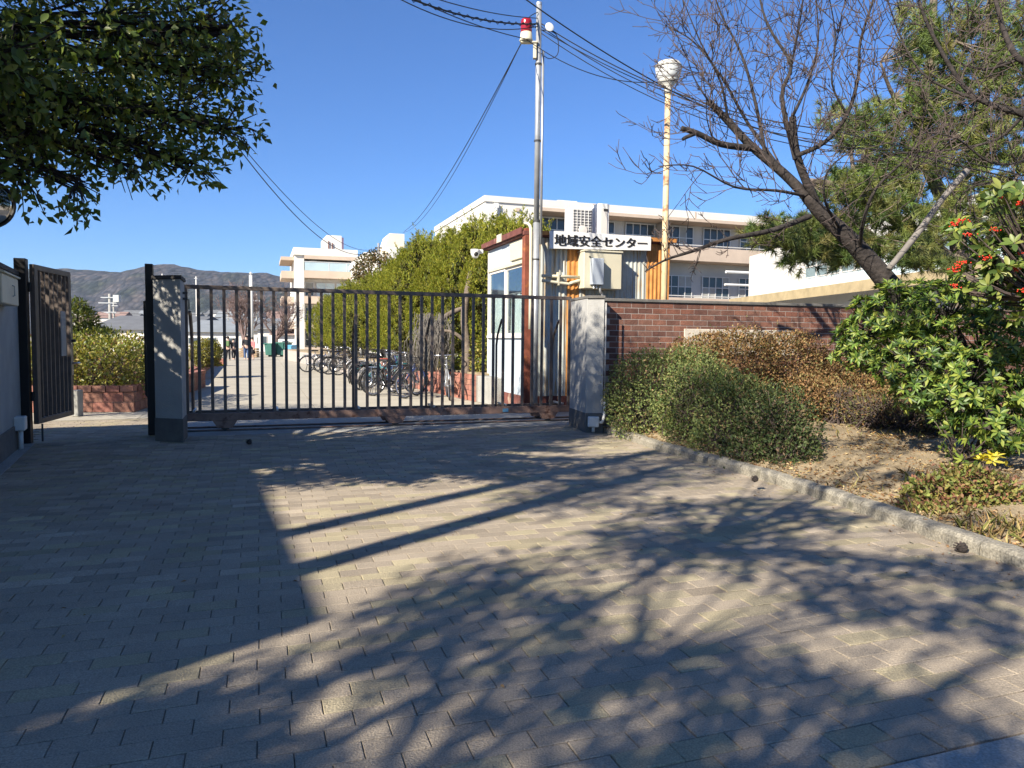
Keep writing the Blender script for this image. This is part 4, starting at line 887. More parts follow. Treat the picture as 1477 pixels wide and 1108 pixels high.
cable('cable', [zk(-260, -240, 17)] + sag(zk(330, 195, 24), FP, 1.9, 26), 0.020, 'sagging wire from behind the leafy tree to the far thin pole', 'wires on the far left')
cable('cable', [zk(-255, -240, 17)] + sag(zk(332, 190, 24), zk(545, 358, 62), 1.4, 26), 0.016, 'upper one of the two sagging wires left of the school block', 'wires on the far left')
fpp = thing('utility_pole', 'thin pale steel pole rising behind the juniper trees', 'pole', FPb); obj('shaft', MB().tube([FPb - EZ * 0.5, FPb + EZ * (FP.z + 0.3)], 0.10, 8), M['galv'], fpp, smooth=True)
obj('insulator', MB().tube([FP + V3(-0.3, 0, -0.1), FP + V3(0.3, 0, -0.1)], 0.07, 6), M['dark'], fpp)
mc = at(-18, 294, 7.2); mr = 33 / FPX * 7.2; MBs = V3(mc.x - 0.10, mc.y + 0.12)
mi = thing('traffic_mirror', 'round convex traffic mirror with a rim at the left edge under leaves', 'mirror', MBs)
mdir = V3(0.35, -0.93, -0.05).normalized()
obj('pole', MB().tube([MBs, MBs + EZ * (mc.z + 0.2)], 0.04, 10), M['galv'], mi, smooth=True)
obj('mirror_face', MB().lathe([(mr * k / 6, 0.05 * (1 - (k / 6) ** 2)) for k in range(6, -1, -1)], mc, mdir, 28), mat('mirror_steel', (0.75, 0.73, 0.7), 0.08, 0.02, metal=1.0), mi, smooth=True)
obj('rim', MB().torus(mc, mdir, mr, 0.014, 30, 6), M['dark'], mi, smooth=True)
obj('back_shell', MB().lathe([(mr, -0.004), (mr * 0.7, -0.05), (0.02, -0.07)], mc, mdir, 24), mat('orange_shell', (0.6, 0.2, 0.04), 0.5, 0.1), mi, smooth=True)
# ------------------------------------------------------------------ school buildings
M['curtain_far'] = mat('drawn_curtain_behind_glass', (0.34, 0.34, 0.31), 0.35, 0.12, 3)
def Fb(O, d1=E1, d2=E2):
    return lambda a, b, z=0.0: O + d1 * a + d2 * b + EZ * z
WRNG = random.Random(6)
def window(parent, f, a0, a1, b, z0, z1, cols, rows=2, fw=0.06, fm=None, gm=None, frosted=()):
    """framed window on a front plane (a along the wall, b depth); the frame is a part and each pane its sub-part"""
    fr = MB(); d = 0.08; fm = fm or M['alu']; gm = gm or M['wglass']
    fr.cbox(f(a0, b, z0), a1 - a0, d, fw).cbox(f(a0, b, z1 - fw), a1 - a0, d, fw)
    for i in range(cols + 1): fr.cbox(f(a0 + (a1 - a0 - fw) * i / cols, b + 0.004, z0 + fw), fw, d - 0.01, z1 - z0 - 2 * fw)
    for j in range(1, rows): fr.cbox(f(a0 + 0.004, b + 0.012, z0 + (z1 - z0) * j / rows - fw / 2), a1 - a0 - 0.008, d - 0.03, fw)
    o = obj('window', fr, fm, parent)
    for i in range(cols):
        for j in range(rows):
            m_ = MB().cbox(f(a0 + fw + (a1 - a0 - fw) * i / cols, b + 0.05, z0 + (z1 - z0) * j / rows + fw / 2), (a1 - a0 - fw) / cols - fw, 0.012, (z1 - z0) / rows - fw)
            obj('pane', m_, M['frost'] if j in frosted else M['curtain_far'] if WRNG.random() < 0.22 else gm, o)
    return o
# main block, 3 storeys
O1 = at(700, 282, 50.0); zr = O1.z; O1 = V3(O1.x, O1.y); f1 = Fb(O1)
sch = thing('school_building', 'long cream white three storey school block with beige balcony bands behind the hut', 'building', O1)
aS = line_u(O1, E1, 776); LA, DA = 46.0, 15.0
obj('wall', MB().cbox(f1(0, 0, 0), aS, DA, zr - 0.4), M['white'], sch)
obj('wall', MB().cbox(f1(aS + 0.003, 1.7, 0), LA - aS, DA - 1.7, zr - 0.5), M['greywall'], sch)
obj('parapet', MB().cbox(f1(-0.08, -0.10, zr - 0.40), LA + 0.1, DA + 0.2, 0.40), M['white'], sch)
ez_ = 10.45
obj('roof_band', MB().cbox(f1(aS + 0.01, -0.10, ez_ + 0.14), LA - aS, 1.79, zr - 0.4 - ez_ - 0.145), M['white'], sch)
obj('eave', MB().cbox(f1(aS + 0.01, -0.22, ez_ - 0.10), LA - aS, 1.9, 0.23), M['beige'], sch)
for k in range(5):
    obj('parapet_joint', MB().cbox(f1(aS + 4 + 8.4 * k, -0.13, ez_ + 0.16), 0.10, 0.028, zr - ez_ - 0.2), M['beige'], sch)
obj('downpipe', MB().tube([f1(0.75, -0.12, zr - 0.75), f1(0.75, -0.12, 0.2)], 0.10, 8).cbox(f1(0.60, -0.22, zr - 0.80), 0.30, 0.2, 0.3), M['whitebox'], sch)
obj('vent_cap', MB().cbox(f1(aS * 0.55, -0.10, 10.2), 0.3, 0.1, 0.25), M['beige'], sch)
for fl, zb in enumerate((7.45, 3.65)):
    obj('balcony', MB().cbox(f1(aS + 0.01, -0.16, zb), LA - aS, 0.16, 1.02).cbox(f1(aS + 0.01, 0.002, zb), LA - aS, 1.69, 0.16), M['beige'], sch)
    obj('handrail', MB().tube([f1(aS, -0.08, zb + 1.16), f1(LA, -0.08, zb + 1.16)], 0.04, 6), M['alu'], sch)
for fl, (z0, z1) in enumerate(((8.5, 10.25), (4.75, 6.5), (1.0, 2.7))):
    a = aS + 0.7; k = 0
    while a < LA - 3:
        window(sch, f1, a, a + 2.5, 1.55, z0, z1, 4 if fl < 2 else 3, 2); a += 3.4; k += 1
        if k % 3 == 0:
            obj('column', MB().cbox(f1(a - 0.75, 0.3, 0.1), 0.35, 1.3, ez_ - 0.25), M['white'], sch)
obj('pipe_rack', MB().tube([f1(aS + 15, -0.5, 6.7), f1(aS + 27, -0.5, 6.7)], 0.11, 8).tube([f1(aS + 15, -0.4, 5.75), f1(aS + 23.5, -0.4, 5.75)], 0.09, 8).tube([f1(aS + 24.6, -0.4, 8.0), f1(aS + 24.6, -0.4, 0)], 0.12, 8).tube([f1(aS + 19, -0.4, 6.6), f1(aS + 19, -0.4, 3.4)], 0.10, 8), M['whitebox'], sch)
obj('rooftop_box', MB().cbox(f1(aS + 3, 4, zr), 1.6, 1.2, 0.9), M['white'], sch)
# far left block, 4 storeys with balconies
O2 = at(424.5, 357, 75.0); z2 = O2.z; O2 = V3(O2.x, O2.y); f2 = Fb(O2); L2 = line_u(O2, E1, 514.5)
sb2 = thing('school_building', 'far left white school block with glazed balconies and a water tank on top', 'building', O2)
def zz(u, v): return at(u, v, 75.5).z
obj('wall', MB().cbox(f2(0, 0, -0.9), 0.95, 12, z2 + 0.88).cbox(f2(0.96, 1.5, -0.9), L2 - 0.96, 10.4, z2 + 0.5), M['white'], sb2)
obj('wall', MB().cbox(f2(L2 - 0.55, 0.0, -0.9), 0.55, 1.49, z2 + 0.4), M['white'], sb2)
obj('parapet', MB().cbox(f2(-0.1, -0.25, z2 - 0.75), L2 + 0.2, 12.6, 0.75), M['white'], sb2)
obj('eave', MB().cbox(f2(0.96, -0.30, z2 - 1.12), L2 - 1.0, 1.7, 0.36), M['beige'], sb2)
fh = zz(440, 391) - zz(440, 428)
zb0 = zz(440, 401)
for k in range(4):
    zb = zb0 - fh * k
    obj('balcony', MB().cbox(f2(0.97, -0.2, zb), L2 - 1.55, 0.18, 0.75).cbox(f2(0.97, -0.015, zb), L2 - 1.55, 1.5, 0.16), M['beige'], sb2)
    if k == 0:
        rail = obj('balcony_glazing', MB().cbox(f2(1.0, -0.14, zb + 0.76), L2 - 1.7, 0.03, 0.85), M['blueglass'], sb2)
        obj('glazing_bars', MB().cbox(f2(0.97, -0.17, zb + 1.62), L2 - 1.6, 0.06, 0.07).cbox(f2(3.4, -0.16, zb + 0.77), 0.07, 0.05, 0.84).cbox(f2(5.2, -0.16, zb + 0.77), 0.07, 0.05, 0.84), M['alu'], rail)
    obj('side_balcony', MB().cbox(f2(-1.25, 1.2, zb), 1.24, 6, 0.75), M['beige'], sb2)
    window(sb2, f2, 1.1, 2.0, 1.38, zb + 0.85, zb + fh - 0.35, 1, 2)
    window(sb2, f2, 2.25, 4.15, 1.38, zb + 0.85, zb + fh - 0.35, 2, 2, frosted=(0, 1))
    window(sb2, f2, 4.3, 5.9, 1.38, zb + 0.85, zb + fh - 0.35, 2, 2, frosted=(0, 1))
    if k < 1:
        for aa in (1.5, 5.4): obj('air_unit', MB().cbox(f2(aa, 0.75, zb + 1.5), 0.8, 0.35, 0.55).cbox(f2(aa + 0.1, 0.73, zb + 1.56), 0.42, 0.018, 0.42), M['whitebox'], sb2, bevel=0.02)
obj('side_eave', MB().cbox(f2(-1.3, 1.0, z2 - 1.2), 1.29, 7, 0.35), M['beige'], sb2)
ta, tb_ = line_u(f2(0, 5), E1, 466), line_u(f2(0, 5), E1, 494); tz1 = at(480, 337.5, 80).z
tk = obj('water_tank', MB().prism([f2(ta + 0.35, 5, z2 + 0.45), f2(tb_, 5, z2 + 0.45), f2(tb_, 5, tz1), f2(ta + 0.5, 5, tz1), f2(ta, 5, tz1 - 0.5), f2(ta, 5, z2 + 0.8)], E2 * 2.2), M['white'], sb2, bevel=0.05)
obj('tank_frame', MB().cbox(f2(ta - 0.1, 4.9, z2), tb_ - ta + 0.2, 2.4, 0.15).cbox(f2(tb_ + 0.03, 4.9, z2), 0.12, 0.12, tz1 - z2 - 0.2).cbox(f2(ta + 0.6, 4.86, z2 + 0.15), 0.1, 0.1, 1.3).cbox(f2(ta + 1.0, 4.86, z2 + 0.15), 0.1, 0.1, 1.1), M['redbrown'], sb2)
# middle block behind the junipers with penthouse and sloped stair roof
O3 = at(527, 364, 66.0); z3 = O3.z; O3 = V3(O3.x, O3.y); f3 = Fb(O3)
sb3 = thing('school_building', 'low white school wing with a cream penthouse half hidden behind the junipers', 'building', O3)
L3 = line_u(O3, E1, 660)
obj('wall', MB().cbox(f3(0, 0, -0.9), L3, 14, z3 + 0.3), M['white'], sb3)
obj('parapet', MB().cbox(f3(-0.1, -0.12, z3 - 0.6), L3 + 0.2, 14.2, 0.6), M['white'], sb3)
for k in range(3):
    for zf_ in (z3 - 2.6, z3 - 5.6): window(sb3, f3, 1.2 + 3 * k, 3.4 + 3 * k, -0.05, zf_, zf_ + 1.6, 3, 2)
pa, pb_ = line_u(f3(0, 2), E1, 556), line_u(f3(0, 2), E1, 583); pz = at(570, 335, 68).z
ph_ = obj('penthouse', MB().prism([f3(pa + 0.4, 2, pz), f3(pa, 2, pz - 1.2), f3(pa, 2, z3), f3(pb_, 2, z3), f3(pb_, 2, pz)], E2 * 4), mat('penthouse_cream', (0.68, 0.60, 0.45), 0.85, 0.06, 1), sb3)
obj('louvre', MB().cbox(f3(pa + 0.3, 1.92, z3 + 0.05), 1.4, 0.07, 0.75), M['greywall'], ph_)
sg_a = f3(-1.9, -1.0, 0)
obj('stair_roof', MB().prism([f3(-2.0, -1.5, 5.2), f3(1.5, -1.5, 8.4), f3(1.5, -1.5, 7.7), f3(-1.9, -1.5, 4.3)], E2 * 2.5), M['white'], sb3)
# right wing running towards the camera
OW = at(1080, 432, 46.0); OW = V3(OW.x, OW.y); wd1 = V3(0.084, -0.9965).normalized(); wd2 = V3(0.9965, 0.084).normalized(); fw_ = Fb(OW, wd1, wd2)
wz = 6.75; LWG = 27.0
wg = thing('school_building', 'near white school wing with pale blue window panels behind the pine', 'building', OW)
aw = line_u(OW, wd1, 1155)
obj('wall', MB().cbox(fw_(0, 0, 0), LWG, 9, 4.22, wd1, wd2).cbox(fw_(0, 0, 5.92), LWG, 9, wz - 5.92, wd1, wd2).cbox(fw_(0, 0, 4.222), aw, 9, 1.696, wd1, wd2), M['white'], wg)
obj('end_wall', MB().cbox(fw_(-0.02, 0.02, 0), -0.1, 8.9, wz, wd1, wd2), M['white'], wg)
a = aw + 0.004; k = 0
def wcb(fr, a0, b, z, da, db, dz): fr.cbox(fw_(a0, b, z), da, db, dz, wd1, wd2)
while a < LWG - 2.3:
    fr = MB(); n_ = 3; wl = 3.6; z0, z1 = 4.225, 5.915; fwd = 0.07
    wcb(fr, a, 0.01, z0, wl, 0.08, fwd); wcb(fr, a, 0.01, z1 - fwd, wl, 0.08, fwd)
    for i in range(n_ + 1): wcb(fr, a + (wl - fwd) * i / n_, 0.014, z0 + fwd, fwd, 0.07, z1 - z0 - 2 * fwd)
    for j in (1, 2): wcb(fr, a + 0.005, 0.02, z0 + (z1 - z0) * j / 3 - 0.03, wl - 0.01, 0.05, 0.06)
    o = obj('window', fr, M['white'], wg)
    for i in range(n_):
        for j in range(3):
            m_ = MB(); wcb(m_, a + fwd + (wl - fwd) * i / n_, 0.05, z0 + (z1 - z0) * j / 3 + 0.04, (wl - fwd) / n_ - fwd, 0.012, (z1 - z0) / 3 - 0.075)
            obj('pane', m_, M['frost'] if j == 0 else mat_pane if (mat_pane := bpy.data.materials.get('wing_glass')) else glass_mat('wing_glass', (0.20, 0.26, 0.27), rough=0.15), o)
    a += wl + 0.012; k += 1
obj('downpipe', MB().tube([fw_(aw * 0.75, -0.06, 4.0), fw_(aw * 0.75, -0.06, 6.5)], 0.05, 8), M['whitebox'], wg)
cn = MB(); wcb(cn, 1.0, -1.6, 3.78, LWG - 2, 1.55, 0.10); obj('canopy_roof', cn, M['greywall'], wg)
for i in range(26):
    m_ = MB(); wcb(m_, 1.0 + i * 0.96, -1.66, 3.55, 0.95, 0.05, 0.46); obj('canopy_board', m_, bpy.data.materials.get('canopy_board') or mat('canopy_board', (0.38, 0.30, 0.17), 0.75, 0.2, 2, streak=0.2, dirt_col=(0.28, 0.21, 0.11)), wg)

# ------------------------------------------------------------------ far town beyond the courtyard
def house(u0, u1, vb, v_e, v_r, Y, depth, wm, rm, label, name='house', gable=False, wins=0):
    a = at(u0, vb, Y); b = at(u1, vb, Y); zb = -0.9; ze = at((u0 + u1) / 2, v_e, Y).z; zrr = at((u0 + u1) / 2, v_r, Y + depth / 2).z
    x0, x1 = a.x, b.x; t = thing(name, label, 'house' if name == 'house' else 'building', V3((x0 + x1) / 2, Y, zb))
    obj('wall', MB().box(((x0 + x1) / 2, Y + depth / 2, (zb + ze) / 2), (x1 - x0, depth, ze - zb)), wm, t); o_ = 0.5
    if gable: m_ = MB().prism([(x0 - o_, Y - o_, ze - 0.1), (x1 + o_, Y - o_, ze - 0.1), ((x0 + x1) / 2, Y - o_, zrr)], (0, depth + 2 * o_, 0))
    else: m_ = MB().prism([(x0 - o_, Y - o_, ze - 0.1), (x0 - o_, Y + depth + o_, ze - 0.1), (x0 - o_, Y + depth / 2, zrr)], (x1 - x0 + 2 * o_, 0, 0))
    obj('roof', m_, rm, t)
    for i in range(wins):
        x = x0 + (x1 - x0) * (i + 0.6) / (wins + 0.2); wz_ = zb + (ze - zb) * 0.62
        w_ = obj('window', MB().box((x, Y - 0.03, wz_), (0.9 * (x1 - x0) / (wins + 1) * 0.7, 0.08, (ze - zb) * 0.28)), M['alu'], t)
        obj('pane', MB().box((x, Y - 0.08, wz_), (0.9 * (x1 - x0) / (wins + 1) * 0.6, 0.02, (ze - zb) * 0.23)), M['wglass'], w_)
    return t
hall = house(128, 262, 505, 474.5, 455.5, 86, 16, M['housewall'], M['roofgrey'], 'wide hall with a dark grey tiled roof beyond the yellow hedge', 'hall')
house(262, 352, 512, 478, 462, 84, 12, M['white'], M['rooffar'], 'long white shed with a blue grey roof behind the round bush', 'hall', wins=3)
house(348, 384, 510, 476, 463, 82, 8, M['housewall'], M['roofgrey'], 'small grey roofed house behind the white flagpole', wins=2)
house(372, 408, 510, 474, 466, 80, 8, M['white'], M['roofgrey'], 'pale house with dark windows between flagpole and school block', wins=2)
house(396, 428, 512, 482, 474, 76, 7, M['housewall'], M['roofbrown'], 'brown roofed low house close to the far school block', wins=1)
house(300, 420, 470, 463.5, 459, 130, 14, M['housewall'], M['rooffar'], 'long far house with a pale roof below the wooded hill', wins=4)
rh = np.random.default_rng(21)
for i in range(22):
    u = 105 + i * 15 + rh.uniform(-5, 5); Y = rh.uniform(260, 520); wd_ = rh.uniform(8, 16); v = rh.uniform(452, 463) if i % 2 else rh.uniform(447, 458)
    a = at(u, v, Y); x = a.x; hz = a.z
    t = thing('house', 'tiny distant house at the foot of the wooded hill', 'house', V3(x, Y, -0.9), 'distant houses below the hill')
    obj('wall', MB().box((x, Y, (hz - 1.6 - 0.9) / 2), (wd_, 8, hz - 1.6 + 0.9)), M['white'] if rh.random() < 0.5 else M['housewall'], t)
    obj('roof', MB().prism([(x - wd_ / 2 - 0.4, Y - 4.5, hz - 1.7), (x - wd_ / 2 - 0.4, Y + 4.5, hz - 1.7), (x - wd_ / 2 - 0.4, Y, hz + 0.6)], (wd_ + 0.8, 0, 0)), (M['rooffar'], M['roofgrey'], M['roofbrown'])[int(rh.integers(3))], t)
# flagpole, power poles
FLP = at(363, 500, 52); FLP = V3(FLP.x, FLP.y); fz = at(363, 397, 52).z
t = thing('flagpole', 'tall plain white flagpole at the far end of the courtyard', 'flagpole', FLP); obj('shaft', MB().tube([FLP - EZ * 0.05, FLP + EZ * fz], [0.17, 0.12], 10), M['white'], t, smooth=True)
obj('base', MB().lathe([(0.5, 0), (0.5, 0.25), (0.25, 0.3)], FLP, EZ, 14), M['gutter'], t)
obj('truck', MB().lathe([(0.0, 0.25), (0.13, 0.12), (0.0, 0)], FLP + EZ * fz, EZ, 10), M['alu'], t)
def power_pole(u, vb, vt, Y, label, arms, r=0.16, m=None):
    b_ = at(u, vb, Y); tz = at(u, vt, Y).z; p = V3(b_.x, Y, -0.9); t = thing('power_pole', label, 'power pole', p)
    obj('shaft', MB().tube([p, V3(p.x, p.y, tz)], [r, r * 0.75], 8), m or M['gutter'], t, smooth=True)
    for (dv, ln) in arms: obj('crossarm', MB().box((p.x, Y - r, tz - dv), (ln, 0.12, 0.14)), M['galv'], t)
    return t
pt_ = power_pole(160, 505, 424, 120, 'concrete power pole with several crossarms and a white box in front of the hill', [(0.6, 2.6), (1.5, 3.4), (3.0, 2.4), (4.2, 3.0)], 0.30)
pq = at(165, 433, 119.5); obj('transformer', MB().cbox(pq + V3(0.1, -0.6, -0.3), 0.9, 0.7, 1.1, V3(1, 0, 0), V3(0, 1, 0)), M['greywall'], pt_)
power_pole(165.5, 505, 436, 122, 'plain thin power pole right beside the boxed power pole', [(0.6, 1.6), (1.8, 2.2)], 0.2)
power_pole(371, 505, 424, 95, 'pale power pole with a short crossarm just right of the flagpole', [(0.9, 1.6)], 0.12)
power_pole(330, 505, 446, 125, 'thin distant power pole seen between the first bars of the gate', [(0.6, 2.0), (1.5, 2.2)], 0.16)
power_pole(236, 505, 395, 200, 'slender white mast on the town edge above the left gate pillar', [(0.5, 0.8)], 0.2, M['white'])
power_pole(284.5, 505, 399, 180, 'slender white mast rising behind the second gate bar', [(0.5, 0.8)], 0.2, M['white'])
for i, v in enumerate((446, 451)):
    tag(obj('cable', MB().tube(sag(at(60, v - 4, 118), at(420, v - 1, 125), 1.2), 0.04, 4), M['wire'], None), ('upper' if i == 0 else 'lower') + ' far power line crossing in front of the hill', 'cable', 'power lines in front of the hill')
# green containers, blue bin, board
def skip(u0, u1, vb, vt, Y, label, m):
    a, b = at(u0, vb, Y), at(u1, vb, Y); z1 = at(u0, vt, Y).z; x0, x1 = a.x, b.x; t = thing('container', label, 'container', V3((x0 + x1) / 2, Y, 0))
    obj('body', MB().prism([(x0 + 0.1, Y, 0.12), (x1 - 0.1, Y, 0.12), (x1, Y, z1), (x0, Y, z1)], (0, 1.4, 0)), m, t, bevel=0.02)
    obj('rim', MB().box(((x0 + x1) / 2, Y + 0.7, z1 + 0.03), (x1 - x0 + 0.12, 1.54, 0.07)), m, t); n_ = 4
    for i in range(n_): obj('rib', MB().box((x0 + 0.25 + (x1 - x0 - 0.5) * i / (n_ - 1), Y - 0.03, z1 / 2 + 0.06), (0.07, 0.056, z1 - 0.14)), m, t)
    for x in (x0 + 0.4, x1 - 0.4): obj('skid', MB().box((x, Y + 0.7, 0.06), (0.15, 1.3, 0.118)), M['dark'], t)
skip(381, 396, 511, 496.5, 52, 'dark green steel container at the left of the far pair', M['greenbin'])
skip(397.5, 413, 510.5, 495, 52.5, 'dark green steel container next to the blue tub', M['greenbin'])
skip(414.5, 420.5, 510.5, 499, 52, 'bright blue tub beside the far school block', M['bluebin'])
for k, (u0, u1, vb, vt) in enumerate(((347, 353, 512, 502), (365, 372, 513, 502))):
    a, b = at(u0, vb, 50), at(u1, vb, 50); z1 = at(u0, vt, 50).z
    t = thing('crate_stack', ('left' if k == 0 else 'right') + ' stack of brown slatted crates by the flagpole', 'crates', V3((a.x + b.x) / 2, 50, 0), 'crate stacks by the flagpole')
    for j in range(4): obj('slat', MB().box(((a.x + b.x) / 2, 50, z1 * (j + 0.5) / 4 + 0.002), (b.x - a.x, 0.5, z1 / 4 - 0.03)), bpy.data.materials.get('crate_wood') or mat('crate_wood', (0.28, 0.2, 0.12), 0.9, 0.2), t)

# ------------------------------------------------------------------ planters
PB_T = [(1, 1, 1), (1.12, 1.05, 1.0), (0.85, 0.88, 0.9), (1.0, 1.15, 1.1)]
def brickwork(parent, a, b, z0, rows, bw, bh, m='pbrick', depth=0.11, name='brick', seed=1, limit=300):
    """rows of separate bricks on the outer face of the line a-b; outward is to the right of a->b"""
    d = (b - a); L = d.length; d.normalize(); n = Vector((d.y, -d.x, 0)); r_ = np.random.default_rng(seed); o0 = world_of(parent); mv = []
    for t in PB_T: mv.append(mesh_of(MB().box((0, 0, 0), (bw - 0.012, depth, bh - 0.012), (d, n, EZ)), name, M[m], tint=t))
    nx = max(1, round(L / bw)); bwx = L / nx; cnt = 0
    for j in range(rows):
        s = -bwx / 2 if j % 2 else 0.0
        while s < L - 0.02:
            s0 = max(0, s); s1 = min(L, s + bwx); c = a + d * ((s0 + s1) / 2) + EZ * (z0 + bh * (j + 0.5)) - n * (depth / 2 - 0.004 + r_.normal() * 0.001)
            o = link(name, mv[int(r_.integers(4))], parent); o.location = c - o0
            f = (s1 - s0) / bwx
            if f < 0.99:
                k = max(0.1, (f * bw - 0.012) / (bw - 0.012)); ang = math.atan2(d.y, d.x)
                o.data = mesh_of(MB().box((0, 0, 0), ((bw - 0.012) * k, depth, bh - 0.012), (d, n, EZ)), name, M[m], tint=PB_T[int(r_.integers(4))])
            s += bwx; cnt += 1
# planter with the yellow-green hedge (left, behind the side gate)
pA = gp(112, 595); pA.z = 0; pBx = gp(194, 594.5); zc1 = at(150, 557, pA.y).z; zc0 = at(150, 566, pA.y).z
pdir = (pBx - pA).normalized(); pC = pBx + (E2 * 0.94 + E1 * 0.10).normalized() * 7.0; pL = pA - pdir * 2.6
pl = thing('brick_planter', 'brick planter with red coping holding the yellow green hedge behind the side gate', 'planter', pBx)
pn2 = Vector((-pdir.y, pdir.x, 0)); pside = (pC - pBx).normalized(); pin = Vector((-pside.y, pside.x, 0))
obj('mortar_core', MB().prism([pL + pn2 * 0.012, pBx + pn2 * 0.012 + pin * 0.012, pC + pin * 0.012, pL + pn2 * 7], (0, 0, zc0 - 0.005)), M['mortar'], pl)
obj('earth', MB().prism([pL + pn2 * 0.2, pBx + pn2 * 0.2 + pin * 0.2, pC + pin * 0.2, pL + pn2 * 6.8], (0, 0, zc0 + 0.03)), M['soil'], pl)
brickwork(pl, pL, pBx, 0.0, 2, 0.36, zc0 / 2, seed=4)
brickwork(pl, pBx, pC, 0.0, 2, 0.36, zc0 / 2, seed=5)
brickwork(pl, pL - pn2 * 0.02, pBx - pn2 * 0.02, zc0, 1, 0.23, zc1 - zc0, depth=0.22, name='coping_brick', seed=6)
brickwork(pl, pBx - pin * 0.02 + pside * 0.22, pC - pin * 0.02, zc0, 1, 0.23, zc1 - zc0, depth=0.22, name='coping_brick', seed=7)
cp0 = gp(108, 601); tag(obj('bollard', MB().prism([cp0 - V3(0.05, 0, 0), cp0 + V3(0.06, 0, 0), cp0 + V3(0.06, 0.16, 0), cp0 + V3(-0.05, 0.16, 0)], (0, 0, at(108, 563, cp0.y).z)), M['gutter'], None, bevel=0.01), 'squat pale concrete post at the left end of the brick planter', 'post')
# second planter along the courtyard edge with the round bush
qA = gp(279, 551); qB = gp(306, 529); qd = (qB - qA).normalized(); qn = Vector((-qd.y, qd.x, 0)); zq1 = at(281, 533, qA.y).z
qA2 = qA - qd * 2.2; qB2 = qB + qd * 1.0
pl2 = thing('brick_planter', 'low brick planter along the courtyard edge holding the round bush', 'planter', qA)
obj('mortar_core', MB().prism([qA2 + qn * 0.012, qB2 + qn * 0.012, qB2 + qn * 4, qA2 + qn * 4], (0, 0, zq1 - 0.06)), M['mortar'], pl2)
brickwork(pl2, qA2, qB2, 0.0, 2, 0.36, (zq1 - 0.06) / 2, seed=8)
brickwork(pl2, qA2 - qn * 0.02, qB2 - qn * 0.02, zq1 - 0.06, 1, 0.30, 0.07, depth=0.22, name='coping_brick', seed=9)
obj('earth', MB().prism([qA2 + qn * 0.2, qB2 + qn * 0.2, qB2 + qn * 3.8, qA2 + qn * 3.8], (0, 0, zq1 - 0.02)), M['soil'], pl2)
bp0 = gp(316, 528); t = thing('brick_pier', 'small brick pier with a yellow painted foot at the end of the low planter', 'pier', bp0)
zt_ = at(316, 517, bp0.y).z
obj('core', MB().box(bp0 + V3(0, 0.25, zt_ / 2), (0.42, 0.42, zt_ - 0.01)), M['mortar'], t)
brickwork(t, bp0 + V3(-0.23, 0.02, 0), bp0 + V3(0.23, 0.02, 0), 0.0, 4, 0.23, zt_ / 4, seed=10)
obj('painted_foot', MB().box(bp0 + V3(0, -0.03, 0.04), (0.5, 0.06, 0.075)), paint('yellow_paint', (0.6, 0.42, 0.03)), t)
# long planter under the junipers, behind the bicycles
rA = gp(686, 580); rB = gp(610, 563); rd_ = (rB - rA).normalized(); rn_ = Vector((rd_.y, -rd_.x, 0)); rEnd = rA + rd_ * 34; zr1 = at(684, 541, rA.y).z
if rn_.x < 0: rn_ = -rn_
pl3 = thing('brick_planter', 'long orange red brick planter behind the parked bicycles', 'planter', rA)
obj('mortar_core', MB().prism([rA + rn_ * 0.012, rEnd + rn_ * 0.012, rEnd + rn_ * 3.2, rA + rn_ * 3.2], (0, 0, zr1 - 0.01)), M['mortar'], pl3)
obj('earth', MB().prism([rA + rn_ * 0.15, rEnd + rn_ * 0.15, rEnd + rn_ * 3.1, rA + rn_ * 3.1], (0, 0, zr1 + 0.03)), M['soil'], pl3)
brickwork(pl3, rA + rd_ * 9.0, rA, 0.0, 5, 0.22, zr1 / 5, seed=11)
ck = rA + rn_ * 0.03 - rd_ * 0.02
obj('concrete_end', MB().prism([ck, ck - rd_ * 0.95, ck - rd_ * 0.95 + rn_ * 2.5, ck + rn_ * 2.5], (0, 0, zr1 - 0.02)), M['gutter'], pl3, bevel=0.01)

